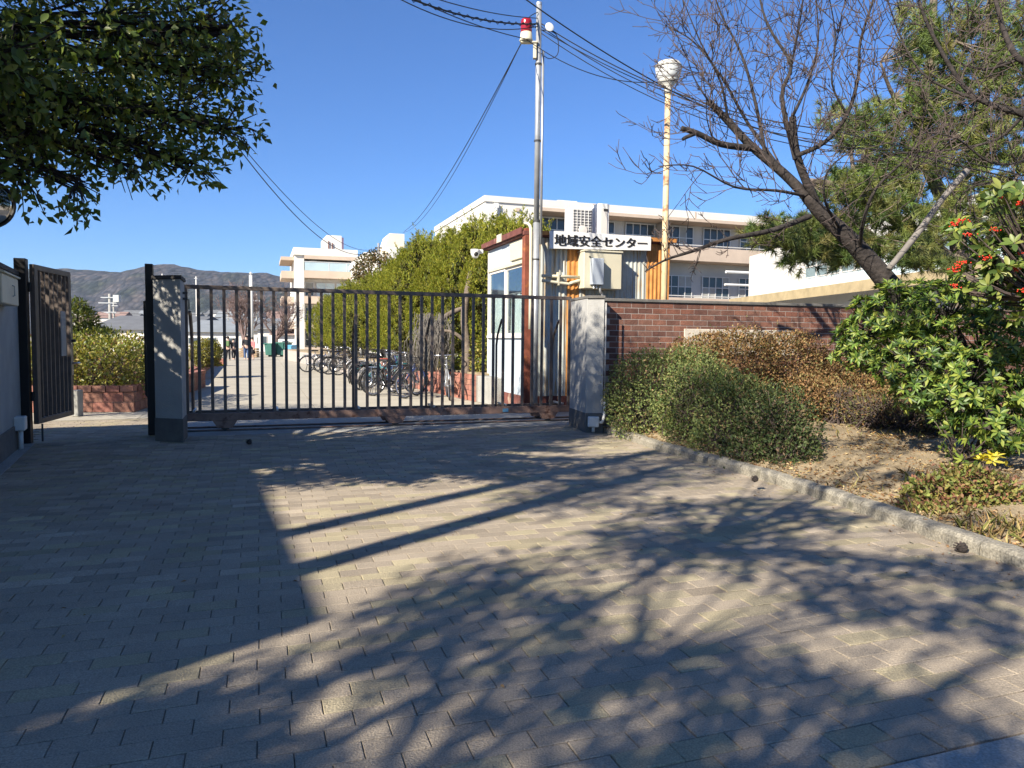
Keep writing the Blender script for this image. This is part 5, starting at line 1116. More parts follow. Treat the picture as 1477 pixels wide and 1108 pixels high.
# ------------------------------------------------------------------ bicycles
def make_bike(label, frame_m, saddle_m):
    t = thing('bicycle', label, 'bicycle', (0, 0, 0), 'bicycles parked along the planter')
    WR = 0.335; XR, XF = -0.54, 0.55
    for x in (XR, XF):
        ty = obj('wheel', MB().torus((x, 0, WR), (0, 1, 0), WR - 0.02, 0.021, 26, 6), M['rubber'], t, smooth=True, local=True)
        rim = MB().torus((x, 0, WR), (0, 1, 0), WR - 0.045, 0.010, 26, 4)
        for k in range(14):
            a = 2 * PI * k / 14; rim.tube([(x, 0.02 * (-1) ** k, WR), (x + (WR - 0.045) * math.cos(a), 0, WR + (WR - 0.045) * math.sin(a))], 0.0022, 3, cap=False)
        rim.lathe([(0.025, -0.04), (0.03, 0), (0.025, 0.04)], (x, 0, WR), (0, 1, 0), 8); obj('rim', rim, M['chrome'], ty, local=True)
        obj('mudguard', MB().tube([(x + (WR + 0.02) * math.cos(a), 0, WR + (WR + 0.02) * math.sin(a)) for a in np.linspace(R(20 if x < 0 else 25), R(205 if x < 0 else 175), 14)], 0.02, 4), frame_m, t, smooth=True, local=True)
    bb = (-0.08, 0, 0.29); hd_ = (0.34, 0, 0.82); st = (-0.20, 0, 0.72)
    obj('frame', MB().tube([bb, st], 0.019, 8).tube([bb, (0.05, 0, 0.40), (0.36, 0, 0.72)], 0.021, 8).tube([(0.30, 0, 0.90), (0.40, 0, 0.62)], 0.022, 8).tube([bb, (XR, 0.05, WR)], 0.012, 6).tube([bb, (XR, -0.05, WR)], 0.012, 6).tube([st, (XR, 0.05, WR)], 0.010, 6).tube([st, (XR, -0.05, WR)], 0.010, 6).tube([(-0.17, 0, 0.60), (0.10, 0, 0.53), (0.35, 0, 0.78)], 0.018, 8), frame_m, t, smooth=True, local=True)
    obj('fork', MB().tube([(0.40, 0, 0.62), (0.42, 0.055, 0.56), (XF, 0.055, WR)], 0.013, 6).tube([(0.42, -0.055, 0.56), (XF, -0.055, WR)], 0.013, 6), frame_m, t, smooth=True, local=True)
    obj('seat_post', MB().tube([st, (-0.225, 0, 0.84)], 0.013, 8), M['chrome'], t, smooth=True, local=True)
    obj('saddle', MB().prism([(-0.36, 0.09, 0.85), (-0.36, -0.09, 0.85), (-0.20, -0.06, 0.85), (-0.09, -0.02, 0.85), (-0.09, 0.02, 0.85), (-0.20, 0.06, 0.85)], (0.0, 0, 0.055)), saddle_m, t, bevel=0.015, local=True)
    obj('handlebar', MB().tube([(0.30, 0, 0.88), (0.28, 0, 1.02)], 0.014, 8).tube(spline([(0.10, 0.27, 1.03), (0.24, 0.25, 1.04), (0.30, 0.12, 1.03), (0.30, -0.12, 1.03), (0.24, -0.25, 1.04), (0.10, -0.27, 1.03)], 4), 0.012, 8), M['chrome'], t, smooth=True, local=True)
    for y in (0.27, -0.27): obj('grip', MB().tube([(0.18, y * 0.96, 1.035), (0.06, y, 1.03)], 0.017, 8), M['saddle'], t, local=True)
    bk = MB()
    for k in range(6):
        z = 0.74 + 0.24 * k / 5; e = 0.11 + 0.03 * k / 5; bk.tube([(0.46 - 0.01, e + 0.02, z), (0.76, e, z), (0.76, -e, z), (0.45, -e - 0.02, z), (0.45, e + 0.02, z)], 0.004, 3, cap=False)
    for k in range(9):
        y = -0.13 + 0.26 * k / 8; bk.tube([(0.76, y, 0.98), (0.75, y * 0.8, 0.74), (0.46, y * 0.8, 0.74), (0.45, y, 0.98)], 0.003, 3, cap=False)
    obj('basket', bk, M['dark'], t, local=True)
    obj('rear_rack', MB().box((-0.52, 0, 0.70), (0.34, 0.12, 0.012)).tube([(-0.60, 0.05, 0.70), (XR, 0.06, WR)], 0.006, 4).tube([(-0.60, -0.05, 0.70), (XR, -0.06, WR)], 0.006, 4), M['chrome'], t, local=True)
    obj('chain_guard', MB().prism([(-0.50, 0.055, 0.36), (-0.50, 0.055, 0.30), (-0.08, 0.055, 0.22), (0.02, 0.055, 0.29), (-0.08, 0.055, 0.37)], (0, 0.015, 0)), frame_m, t, local=True)
    obj('crank', MB().lathe([(0.085, 0), (0.085, 0.008)], (-0.08, 0.074, 0.29), (0, 1, 0), 14).tube([(-0.08, 0.09, 0.29), (0.03, 0.09, 0.17)], 0.010, 6).tube([(-0.08, -0.06, 0.29), (-0.19, -0.06, 0.41)], 0.010, 6), M['chrome'], t, local=True)
    for x, y, z in ((0.03, 0.13, 0.17), (-0.19, -0.10, 0.41)): obj('pedal', MB().box((x, y, z), (0.09, 0.08, 0.022)), M['saddle'], t, local=True)
    obj('kickstand', MB().tube([(XR + 0.02, 0.06, WR), (XR - 0.06, 0.14, 0.01), (XR - 0.06, -0.14, 0.01), (XR + 0.02, -0.06, WR)], 0.009, 6), M['dark'], t, local=True)
    return t
bcols = {'black': paint('bike_black', (0.02, 0.02, 0.022)), 'silver': mat('bike_silver', (0.5, 0.51, 0.52), 0.3, 0.05, metal=0.6), 'teal': paint('bike_teal', (0.03, 0.20, 0.22)), 'white': paint('bike_white', (0.7, 0.7, 0.68)), 'navy': paint('bike_navy', (0.02, 0.035, 0.11)), 'grey': paint('bike_grey', (0.12, 0.125, 0.13)), 'red': paint('bike_red', (0.30, 0.03, 0.03)), 'pink': paint('bike_pink', (0.5, 0.16, 0.2))}
protos = {}
def bike(col, x, y, rz, label, tilt=0.0, saddle='saddle'):
    if (col, saddle) not in protos: t = make_bike(label, bcols[col], M[saddle]); protos[(col, saddle)] = t
    else: t = copy_tree(protos[(col, saddle)]); t['label'] = label
    t.location = (x, y, 0.0); t.rotation_euler = (tilt, 0, rz); return t
base_rz = TH + R(4)
spots = [('black', 0.0, 'black bicycle with a bright rear wheel, nearest the gate in the row', 'saddlered', (538, 570)),
         ('black', 0.0, 'black bicycle second from the gate in the row', 'saddle', (522, 563)),
         ('teal', 2, 'teal bicycle tucked third from the gate in the row', 'saddle', (530, 561)),
         ('navy', -3, 'navy bicycle fourth from the gate in the row', 'saddle', (528, 558)),
         ('black', 3, 'black bicycle fifth from the gate with a black saddle', 'saddle', (524, 555.5)),
         ('grey', -2, 'grey framed bicycle sixth from the gate in the row', 'saddle', (519, 553)),
         ('silver', 2, 'silver bicycle at the far end of the near group', 'saddle', (512, 550)),
         ('black', 4, 'black bicycle nearest the gate in the farther group', 'saddle', (474, 540.5)),
         ('black', -4, 'black bicycle second in the farther group', 'saddle', (465, 538.5)),
         ('grey', 1, 'grey bicycle between the two black ones and the junipers in the farther group', 'saddle', (488, 541.5)),
         ('silver', -3, 'silver bicycle leftmost and last of the farther group', 'saddle', (443, 537)),
         ('navy', 3, 'navy bicycle behind the leftmost silver one of the farther group', 'saddle', (458, 535))]
for col, da, lab, sd, (u, v) in spots:
    p = gp(u, v); rz = base_rz + R(da); x = p.x + 0.54 * math.cos(rz); y = p.y + 0.54 * math.sin(rz)
    bike(col, x, y, rz, lab, R(-2 + da * 0.8), sd)
p = gp(650, 578); bike('silver', p.x - 0.1, p.y + 0.55, R(-82), 'silver bicycle standing head on beside the brick planter, apart from the row', R(4))
p = gp(582, 575); bike('black', p.x - 0.42, p.y + 0.32, R(-38), 'black bicycle turned with its front wheel towards the gate', R(-5))
p = gp(604, 571); bike('navy', p.x - 0.42, p.y + 0.42, R(-50), 'navy bicycle turned towards the gate right of a black one turned likewise', R(-6))

# ------------------------------------------------------------------ people at the far end of the courtyard
def skin_mesh(name, joints, edges, rad, m, parent):
    me = bpy.data.meshes.new(name); o0 = world_of(parent); me.from_pydata([tuple(Vector(j) - o0) for j in joints], edges, []); set_mat(me, m); me.update()
    o = link(name, me, parent); k = o.modifiers.new('Skin', 'SKIN'); k.use_smooth_shade = True
    for i, r in enumerate(rad): me.skin_vertices[0].data[i].radius = (r, r) if not hasattr(r, '__len__') else r
    me.skin_vertices[0].data[0].use_root = True
    s = o.modifiers.new('Subdivision', 'SUBSURF'); s.levels = 1; s.render_levels = 2; return o
def person(p, H, yaw, label, coat, trouser, pack=None, skirt=False, arm_fwd=0.0):
    t = thing('person', label, 'person', p); c, s_ = math.cos(yaw), math.sin(yaw)
    def q(x, y, z): return V3(p.x + H * (x * c - y * s_), p.y + H * (x * s_ + y * c), H * z)
    J = [q(0, 0, .52), q(0, 0, .62), q(0, 0.01, .74), q(0, 0, .82), q(0, 0, .87), q(0, -0.01, .94)]
    E = [(0, 1), (1, 2), (2, 3), (3, 4), (4, 5)]; Rr = [(.085, .06), (.08, .055), (.10, .06), (.05, .045), (.034, .034), (.055, .062)]
    for sd in (-1, 1):
        k = len(J); J += [q(.115 * sd, 0, .80), q(.14 * sd, .01 - .04 * arm_fwd, .64), q(.14 * sd, -.03 - .14 * arm_fwd, .50 + .10 * arm_fwd), q(.14 * sd, -.045 - .17 * arm_fwd, .44 + .12 * arm_fwd)]; E += [(3, k), (k, k + 1), (k + 1, k + 2), (k + 2, k + 3)]; Rr += [.038, .032, .025, .022]
        k = len(J); J += [q(.055 * sd, 0, .46), q(.06 * sd, -.02 * sd, .27), q(.06 * sd, .03 * sd, .05), q(.062 * sd, .03 * sd - .07, .022)]; E += [(0, k), (k, k + 1), (k + 1, k + 2), (k + 2, k + 3)]; Rr += [.058, .042, .028, .022]
    skin_mesh('body', J, E, [tuple(np.array(r) * H) if hasattr(r, '__len__') else r * H for r in Rr], M['skin'], t)
    g_ = 1.14
    JJ = J[:4] + J[6:9] + J[14:17]; EE = [(0, 1), (1, 2), (2, 3), (3, 4), (4, 5), (5, 6), (3, 7), (7, 8), (8, 9)]; RR = Rr[:4] + Rr[6:9] + Rr[14:17]
    RR = [tuple(np.array(r) * H * g_) if hasattr(r, '__len__') else r * H * g_ for r in RR]; skin_mesh('jacket', JJ, EE, RR, coat, t)
    if skirt: obj('skirt', MB().lathe([(0.085 * H, 0.56 * H), (0.12 * H, 0.36 * H), (0.135 * H, 0.27 * H), (0.12 * H, 0.27 * H)], p, EZ, 14), trouser, t, smooth=True)
    else:
        JT = [J[0]] + J[10:13] + J[18:21]; skin_mesh('trousers', JT, [(0, 1), (1, 2), (2, 3), (0, 4), (4, 5), (5, 6)], [tuple(np.array(Rr[0]) * H * 1.1)] + [r * H * 1.16 for r in Rr[10:13]] + [r * H * 1.16 for r in Rr[18:21]], trouser, t)
    obj('hair', MB().lathe([(0.058 * H, 0.925 * H), (0.068 * H, 0.955 * H), (0.062 * H, 0.985 * H), (0.03 * H, 1.005 * H), (0, 1.008 * H)], q(0, 0.012, 0) - EZ * 0, EZ, 12), M['hair'], t, smooth=True)
    if pack: obj('backpack', MB().box(q(0, .10, .70), (.17 * H, .09 * H, .22 * H), (V3(c, s_), V3(-s_, c), EZ)), pack, t, bevel=0.04)
    return t
blk = paint('coat_black', (0.02, 0.02, 0.024), 0.8); jn = paint('jeans_blue', (0.06, 0.10, 0.20), 0.9)
person(gp(329, 520.5), 1.42, R(190), 'child in a black jacket with a green backpack walking away across the courtyard', blk, blk, paint('pack_green', (0.12, 0.2, 0.08), 0.8))
person(gp(355.5, 519), 1.5, R(20), 'person in a black jacket and blue jeans standing left of the flagpole', blk, jn, None, False, 0.5)
person(gp(364, 519), 1.38, R(-30), 'person in a pink top and dark skirt just right of the flagpole', paint('top_pink', (0.6, 0.2, 0.2), 0.8), blk, None, True)
person(gp(337, 519), 1.30, R(60), 'child in a dark grey coat right of the green backpack', paint('coat_grey', (0.06, 0.06, 0.065), 0.8), blk)
# ------------------------------------------------------------------ vegetation
def A_(v): return np.array(v)
def pxblob(u, v, Y, r): return (A_(at(u, v, Y)), r)
# --- junipers along the long planter
JUN_G = 'junipers in the long brick planter'
def juniper(i, base, H, Wd, n, label):
    rj = np.random.default_rng(100 + i); t = thing('juniper_tree', label, 'tree', base, JUN_G); b0 = A_(base)
    wd = Wood(); wd.add([base, base + V3(0.05, 0, H * 0.5), base + V3(0, 0, H * 0.85)], [0.13, 0.09, 0.03])
    link('trunk', wd.mesh('trunk', M['bark'], base), t)
    P = []; O = []; Q = []; NN = []
    nf = int(n / 46)
    for k in range(nf):
        z = H * (0.10 + 0.86 * rj.random() ** 0.9); a = rj.uniform(0, 2 * PI); pr = (0.62 + 0.38 * math.sin(PI * min(1, z / H * 0.9 + 0.12))) * (1 - max(0, (z / H - 0.6) / 0.4) ** 1.6 * 0.72); rr = Wd * pr * (1 + 0.13 * mnoise.noise(Vector((math.cos(a) * 1.3, math.sin(a) * 1.3 + i, z * 1.1))))
        c = b0 + A_((math.cos(a) * rr, math.sin(a) * rr, z)); ax = unit(A_((math.cos(a) * 0.5 - 0.35 * math.sin(a), math.sin(a) * 0.5 + 0.35 * math.cos(a), 1.0))[None])[0]; fl = rj.uniform(0.18, 0.38) if rj.random() < 0.9 else rj.uniform(0.4, 0.62); m = 46
        s = rj.random(m); off = unit(rj.normal(size=(m, 3))); off -= ax * (off @ ax)[:, None]; wid = 0.11 * (1 - s) ** 0.7 + 0.015
        P.append(c + ax * (s * fl)[:, None] + off * (wid * rj.random(m))[:, None]); NN.append(off * 0.6 + A_((math.cos(a), math.sin(a), 0.5))); O.append(ax * 1.0 + off * 0.45); Q.append(np.full(m, rj.uniform(0.75, 1.2)))
    P = np.concatenate(P); O = np.concatenate(O); Q = np.concatenate(Q); n_ = len(P)
    T = tints(rj, n_, [(0.29, 0.30, 0.040), (0.23, 0.255, 0.036), (0.35, 0.33, 0.055), (0.15, 0.18, 0.03)], jit=0.2) * Q[:, None]
    leaves_obj('crown', t, P, O + rj.normal(size=(n_, 3)) * 0.18, np.concatenate(NN) + rj.normal(size=(n_, 3)) * 0.45, rj.uniform(0.04, 0.075, n_), rj.uniform(0.018, 0.028, n_), T, M['leafmatt'])
    # inner foliage: larger, darker leaves
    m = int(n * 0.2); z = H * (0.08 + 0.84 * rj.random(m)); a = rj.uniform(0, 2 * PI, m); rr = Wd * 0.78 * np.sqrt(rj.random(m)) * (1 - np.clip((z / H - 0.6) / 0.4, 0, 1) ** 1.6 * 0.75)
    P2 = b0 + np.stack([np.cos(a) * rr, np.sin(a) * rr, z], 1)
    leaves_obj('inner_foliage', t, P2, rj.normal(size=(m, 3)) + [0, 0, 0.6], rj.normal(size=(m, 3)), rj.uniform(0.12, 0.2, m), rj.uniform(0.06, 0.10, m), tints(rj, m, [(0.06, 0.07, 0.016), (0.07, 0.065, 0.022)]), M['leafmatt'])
jr = np.random.default_rng(40)
jl = ['juniper nearest the guard hut, rising above its roof edge', 'second juniper from the hut with a broad yellow green crown', 'third juniper from the hut, a little lower than its neighbours', 'fourth juniper from the hut in the middle of the row', 'fifth juniper from the hut above the near bicycles', 'sixth juniper from the hut standing behind the bicycles', 'seventh juniper from the hut near the farther bicycles', 'eighth juniper from the hut with a thin top spike', 'ninth juniper from the hut against the white wing', 'last and lowest juniper at the far end of the row']
for i, s in enumerate((1.2, 3.1, 5.0, 7.0, 9.2, 11.6, 14.2, 17.2, 20.4, 23.8)):
    b = rA + rd_ * s + rn_ * (1.5 + jr.uniform(-0.2, 0.2)); b.z = zr1; Hh = (3.75, 4.0, 3.95, 4.05, 3.75, 3.6, 3.35, 3.3, 3.2, 3.0)[i]
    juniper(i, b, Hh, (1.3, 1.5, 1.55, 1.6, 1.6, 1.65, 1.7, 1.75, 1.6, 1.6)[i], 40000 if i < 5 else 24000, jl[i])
# trunk wrapped in leafless creeper and undergrowth in that planter
vb = at(622, 540, rA.y + 1.6); vb = V3(vb.x, vb.y, zr1); t = thing('creeper', 'mound of leafless grey creeper stems hanging over the planter under the junipers', 'creeper', vb)
wd = Wood(); rv_ = np.random.default_rng(8)
wd.add(spline([vb, vb + V3(0.05, 0, 0.8), vb + V3(0.35, 0.1, 1.35), vb + V3(0.9, 0.2, 1.6)], 4), lerp_list([0.11, 0.09, 0.07, 0.05], 13))
link('stem', wd.mesh('stem', M['pinebark'], vb), t); wd = Wood()
for k in range(420):
    a = rv_.uniform(0, 2 * PI); r_ = rv_.uniform(0.1, 0.48); p0 = vb + V3(r_ * math.cos(a) * 0.9 + rv_.uniform(0, .15), r_ * math.sin(a) * 0.6, rv_.uniform(0.9, 1.45)); p2 = V3(p0.x + rv_.normal() * 0.10 - 0.05, p0.y - rv_.uniform(0, 0.25), zr1 + rv_.uniform(-0.05, 0.5))
    wd.add(spline([p0, (p0 + p2) / 2 + V3(rv_.normal() * 0.08, -0.1, 0.1), p2], 3), [0.006] * 7)
link('dead_stems', wd.mesh('dead_stems', M['greystick'], vb, 3), t)
ug = at(690, 545, rA.y + 0.7); ug = V3(ug.x, ug.y, zr1); t = thing('shrub', 'pale yellow green undergrowth at the hut end of the juniper planter', 'shrub', ug); rg = np.random.default_rng(41)
P, O = blob_points(rg, [(A_(ug + rd_ * s + V3(0.1, 0.2, 0.12 + 0.25 * (s < 0.6))), (0.35, 0.3, 0.22 + 0.2 * (s < 0.6))) for s in (0.0, 0.5, 1.1, 1.8, 2.6)], 2600)
D, N, L, Wd_, T = leaf_cloud(rg, P, O, 0.075, 0.045, [(0.20, 0.21, 0.03), (0.13, 0.16, 0.03), (0.28, 0.24, 0.06)]); leaves_obj('foliage', t, P, D, N, L, Wd_, T, M['leaf'])
stump = at(672, 540, rA.y + 1.0); stump = V3(stump.x, stump.y, zr1); t = thing('tree_trunk', 'pale based dark tree trunk under the juniper nearest the hut', 'tree', stump)
wd = Wood().add(spline([stump, stump + V3(0.03, 0, 0.5), stump + V3(-0.05, 0.1, 1.4), stump + V3(0.1, 0.2, 2.4)], 4), lerp_list([0.12, 0.10, 0.09, 0.07], 13)); link('trunk', wd.mesh('trunk', M['pinebark'], stump), t)
wd = Wood().add(spline([stump + V3(-0.03, 0.05, 0.75), stump + V3(-0.3, 0.0, 0.95), stump + V3(-0.6, 0, 1.0)], 3), lerp_list([0.05, 0.04, 0.03], 7)); link('limb', wd.mesh('limb', M['pinebark'], stump), t)
# --- yellow-green hedge in the left planter
def bush(name, label, cat, base, blobs, n, L, Wl, cols, m='leaf', seed=1, wts=None, twigs=120, core=True, parts=None, group=None, shell=0.5, **kw):
    r_ = np.random.default_rng(seed); t = thing(name, label, cat, base, group)
    P, O = blob_points(r_, blobs, n, shell); D, N, LL, WW, T = leaf_cloud(r_, P, O, L, Wl, cols, wts, **kw)
    leaves_obj('foliage', t, P, D, N, LL, WW, T, M[m])
    wd = Wood()
    for k in range(twigs):
        j = int(r_.integers(len(blobs))); c, rr = blobs[j]; rr = A_(rr if hasattr(rr, '__len__') else (rr,) * 3); e = c + unit(r_.normal(size=(1, 3)) + [[0, 0, 0.4]])[0] * rr * r_.uniform(0.6, 0.97); b_ = A_((c[0] + r_.normal() * rr[0] * 0.3, c[1] + r_.normal() * rr[1] * 0.3, base[2]))
        wd.add([b_, b_ * 0.5 + e * 0.5 + r_.normal(size=3) * 0.05, e], [0.009, 0.006, 0.003])
    if twigs: link('stems', wd.mesh('stems', M['twig'], base, 3), t)
    return t
hb = V3((pA.x + pBx.x) / 2, pA.y + 1.2, zc0)
bl = []
for x in np.linspace(pA.x - 1.6, pBx.x - 0.35, 6):
    for y, zt2 in ((0.75, 0.85), (1.7, 1.0), (2.8, 0.95)): bl.append((A_((x - 0.20 * (y - 0.75), pA.y + y, zc0 + zt2 * 0.45)), (0.55, 0.62, zt2 * 0.62)))
bush('hedge', 'loose yellow green hedge growing in the brick planter behind the side gate', 'hedge', hb, bl, 16000, 0.075, 0.042, [(0.26, 0.245, 0.045), (0.17, 0.19, 0.035), (0.33, 0.28, 0.07), (0.10, 0.12, 0.03), (0.22, 0.12, 0.07)], seed=51, twigs=400, shell=0.75, wts=[.3, .3, .15, .15, .1])
cb2 = at(112, 470, 19); cb2 = V3(cb2.x, cb2.y, 0); cz2 = at(118, 438, 19).z
bl = [(A_(cb2 + V3(0, 0, cz2 * 0.55)), (0.75, 0.7, 0.5)), (A_(cb2 + V3(-0.1, 0, cz2 * 0.78)), (0.55, 0.5, 0.45)), (A_(cb2 + V3(0.0, 0, cz2 * 0.93)), (0.25, 0.25, 0.25)), (A_(cb2 + V3(0.55, 0, cz2 * 0.62)), (0.45, 0.4, 0.22))]
t = bush('conifer', 'small green conifer rising behind the yellow green hedge', 'tree', cb2, bl, 5200, 0.14, 0.03, [(0.10, 0.13, 0.03), (0.06, 0.09, 0.025), (0.16, 0.17, 0.04)], 'leafmatt', seed=52, twigs=40, out=1.0)
link('trunk', Wood().add([cb2, cb2 + V3(0, 0, cz2 * 0.9)], [0.09, 0.02]).mesh('trunk', M['bark'], cb2), t)
rbp = at(297, 515, qA.y + 2.2); rbp = V3(rbp.x, rbp.y, zq1)
zt_, s_ = at(297, 489, rbp.y).z, (rbp.y) / FPX
bush('round_bush', 'rounded yellow green clipped bush in the low planter seen through the bars', 'bush', rbp, [(A_((rbp.x, rbp.y, (zt_ + zq1) / 2)), (22 * s_, 0.7, (zt_ - zq1) / 2))], 4200, 0.07, 0.042, [(0.20, 0.19, 0.035), (0.12, 0.13, 0.03), (0.26, 0.22, 0.05)], seed=53, twigs=60)
# --- garden: green azalea clump, brown hedge, dry remnants
gb = gp(1010, 650); gb.z = soil_z(gb.x + 0.5, gb.y)
G_ = [(0.135, 0.175, 0.058), (0.19, 0.225, 0.075), (0.085, 0.12, 0.042), (0.26, 0.25, 0.095), (0.27, 0.19, 0.10)]
bush('azalea_hedge', 'dense clipped green azalea clump beside the kerb, right of the grey pillar', 'hedge', gb,
     [pxblob(925, 575, 10.4, (.50, .55, .70)), pxblob(965, 560, 10.2, (.52, .55, .55)), pxblob(1010, 590, 9.5, (.62, .6, .62)), pxblob(1065, 600, 9.0, (.55, .55, .55)), pxblob(1000, 545, 10.2, (.45, .5, .45)), pxblob(1040, 640, 8.7, (.38, .35, .34))],
     24000, 0.042, 0.021, G_, 'leafmatt', seed=54, wts=[.36, .28, .18, .12, .06], twigs=350, shell=0.4)
gb2 = gp(1130, 690); gb2.z = soil_z(gb2.x + 0.4, gb2.y)
bush('azalea_bush', 'darker azalea bush at the near end of the green clump, by the bare soil', 'bush', gb2,
     [pxblob(1120, 620, 8.2, (.46, .45, .50)), pxblob(1135, 655, 7.9, (.36, .35, .30)), pxblob(1085, 660, 8.1, (.34, .32, .28))],
     9500, 0.042, 0.021, [(0.06, 0.085, 0.03), (0.09, 0.115, 0.04), (0.04, 0.06, 0.025), (0.14, 0.10, 0.06)], 'leafmatt', seed=55, wts=[.35, .25, .25, .15], twigs=260, shell=0.6)
BR = [(0.25, 0.145, 0.065), (0.30, 0.19, 0.085), (0.18, 0.105, 0.05), (0.24, 0.20, 0.08), (0.14, 0.13, 0.055)]
bb_ = V3(*at(1110, 560, 11.0)); bb_.z = soil_z(bb_.x, bb_.y)
bush('brown_hedge', 'winter brown clipped hedge in front of the brick wall and plaque', 'hedge', bb_,
     [pxblob(1015, 540, 11.0, (.62, .42, .62)), pxblob(1070, 530, 11.0, (.62, .42, .60)), pxblob(1135, 532, 11.1, (.64, .42, .58)), pxblob(1190, 550, 11.2, (.50, .4, .42)), pxblob(1170, 575, 10.7, (.5, .4, .36)), pxblob(1240, 565, 11.2, (.5, .4, .34)), pxblob(1300, 575, 11.0, (.5, .4, .33))],
     44000, 0.042, 0.023, BR, 'leafmatt', seed=56, wts=[.3, .25, .2, .15, .1], twigs=600, shell=0.45)
db = V3(*at(1280, 600, 10.0)); db.z = soil_z(db.x, db.y)
bush('dry_shrub', 'half bare dry shrub with brown twigs behind the bare soil patch', 'shrub', db,
     [pxblob(1265, 590, 10.0, (.5, .35, .26)), pxblob(1325, 600, 9.6, (.45, .35, .24)), pxblob(1215, 580, 10.4, (.35, .3, .28)), pxblob(1370, 610, 9.2, (.4, .35, .26))],
     5200, 0.045, 0.02, [(0.22, 0.13, 0.06), (0.10, 0.11, 0.04), (0.17, 0.16, 0.06), (0.14, 0.09, 0.05)], 'leafmatt', seed=57, twigs=900, shell=0.95)
# --- big-leaved tobira tree
def rosettes(r_, C_, Ax, k0, k1, L, spread=0.9):
    P = []; D = []; N = []; LL = []
    for c, a in zip(C_, Ax):
        a = unit(a[None])[0]; x = unit(np.cross(a, [0.3, 0.5, 0.8])[None])[0]; y = np.cross(a, x); k = int(r_.integers(k0, k1 + 1)); ph = r_.uniform(0, 2 * PI)
        for j in range(k):
            th = ph + 2.399 * j; q = x * math.cos(th) + y * math.sin(th); lift = 0.15 + 0.75 * (j / k) * r_.uniform(0.7, 1.2)
            P.append(c + q * 0.006); D.append(q * spread + a * lift); N.append(a - q * 0.3); LL.append(L * r_.uniform(0.75, 1.15) * (1 - 0.25 * j / k))
    return np.array(P), np.array(D), np.array(N), np.array(LL)
def big_leaf_plant(name, label, cat, base, blobs, nros, k, L, wid, parts_cols, stuff_cols, seed, nparts=300, up=0.5, shell=0.35, group=None, droop=0.15):
    r_ = np.random.default_rng(seed); t = thing(name, label, cat, base, group)
    C_, O = blob_points(r_, blobs, nros, shell); Ax = O + np.array([0, 0, up]) + r_.normal(size=O.shape) * 0.3
    P, D, N, LL = rosettes(r_, C_, Ax, k[0], k[1], L); sel = split_nearest(P, nparts) if nparts < len(P) else np.ones(len(P), bool)
    ms = [leaf_shape('leaf', M['leaf'], c, wid, droop=droop) for c in parts_cols]
    leaf_parts('leaf', t, P[sel], D[sel], N[sel], LL[sel], ms, r_)
    q = ~sel
    if q.any(): leaves_obj('leaves', t, P[q], D[q], N[q], LL[q], LL[q] * wid, tints(r_, int(q.sum()), stuff_cols, jit=0.25), M['leaf'], stuff=True)
    return t, C_, O
tb = gp(1426, 668, 0.24); tb.z = soil_z(tb.x, tb.y) - 0.02
TOB = [(0.10, 0.165, 0.028), (0.055, 0.10, 0.02), (0.16, 0.22, 0.04), (0.035, 0.07, 0.018), (0.23, 0.27, 0.05)]
tt_, C_, O_ = big_leaf_plant('tobira_tree', 'broad evergreen shrub tree with glossy leaf rosettes at the right of the garden', 'tree', tb,
    [pxblob(1262, 478, 8.2, (.36, .42, .42)), pxblob(1300, 450, 8.0, (.42, .45, .32)), pxblob(1365, 445, 7.7, (.42, .45, .28)), pxblob(1320, 520, 7.6, (.42, .42, .36)), pxblob(1235, 500, 8.3, (.24, .3, .30)), pxblob(1415, 500, 7.4, (.46, .45, .42)), pxblob(1470, 560, 7.2, (.40, .4, .40)), pxblob(1375, 575, 7.2, (.30, .32, .24)), pxblob(1485, 470, 7.2, (.4, .4, .4)), pxblob(1440, 615, 7.0, (.36, .32, .26)), pxblob(1330, 560, 7.5, (.34, .34, .24)), pxblob(1400, 545, 7.2, (.36, .34, .3))],
    1080, (8, 12), 0.095, 0.35, TOB, TOB, 60)
r_ = np.random.default_rng(61); wd = Wood()
tr_ = spline([tb, V3(*at(1424, 590, tb.y - .02)), V3(*at(1412, 545, 7.5)), V3(*at(1400, 510, 7.5))], 4); wd.add(tr_, lerp_list([0.075, 0.062, 0.05, 0.03], len(tr_)))
for b_, rr in [(c, r) for c, r in [pxblob(1262, 478, 8.2, 0), pxblob(1300, 450, 8.0, 0), pxblob(1365, 445, 7.7, 0), pxblob(1320, 520, 7.6, 0), pxblob(1415, 470, 7.4, 0), pxblob(1470, 560, 7.2, 0), pxblob(1375, 575, 7.2, 0)]]:
    q = tr_[int(r_.integers(5, 11))]; e = Vector(b_); wd.add(spline([q, q.lerp(e, 0.5) + V3(0, 0, 0.03), e], 4), lerp_list([0.032, 0.02, 0.012], 9))
for i in range(0, len(C_), 3):
    c = Vector(C_[i]); e = c - Vector(O_[i]) * 0.28 - V3(0, 0, 0.05); wd.add([e, (e + c) / 2, c], [0.008, 0.006, 0.005])
link('trunk', wd.mesh('trunk', M['bark'], tb), tt_)
lb_ = gp(1385, 668, 0.22); lb_.z = soil_z(lb_.x, lb_.y)
t, C2, O2_ = big_leaf_plant('tobira_sapling', 'green leafy suckers sprouting at the foot of the glossy shrub tree', 'plant', lb_, [pxblob(1395, 640, 6.9, (.22, .22, .22)), pxblob(1370, 610, 7.0, (.15, .16, .14)), pxblob(1440, 625, 7.0, (.2, .2, .2))], 34, (6, 9), 0.095, 0.34, TOB, TOB, 62, 300)
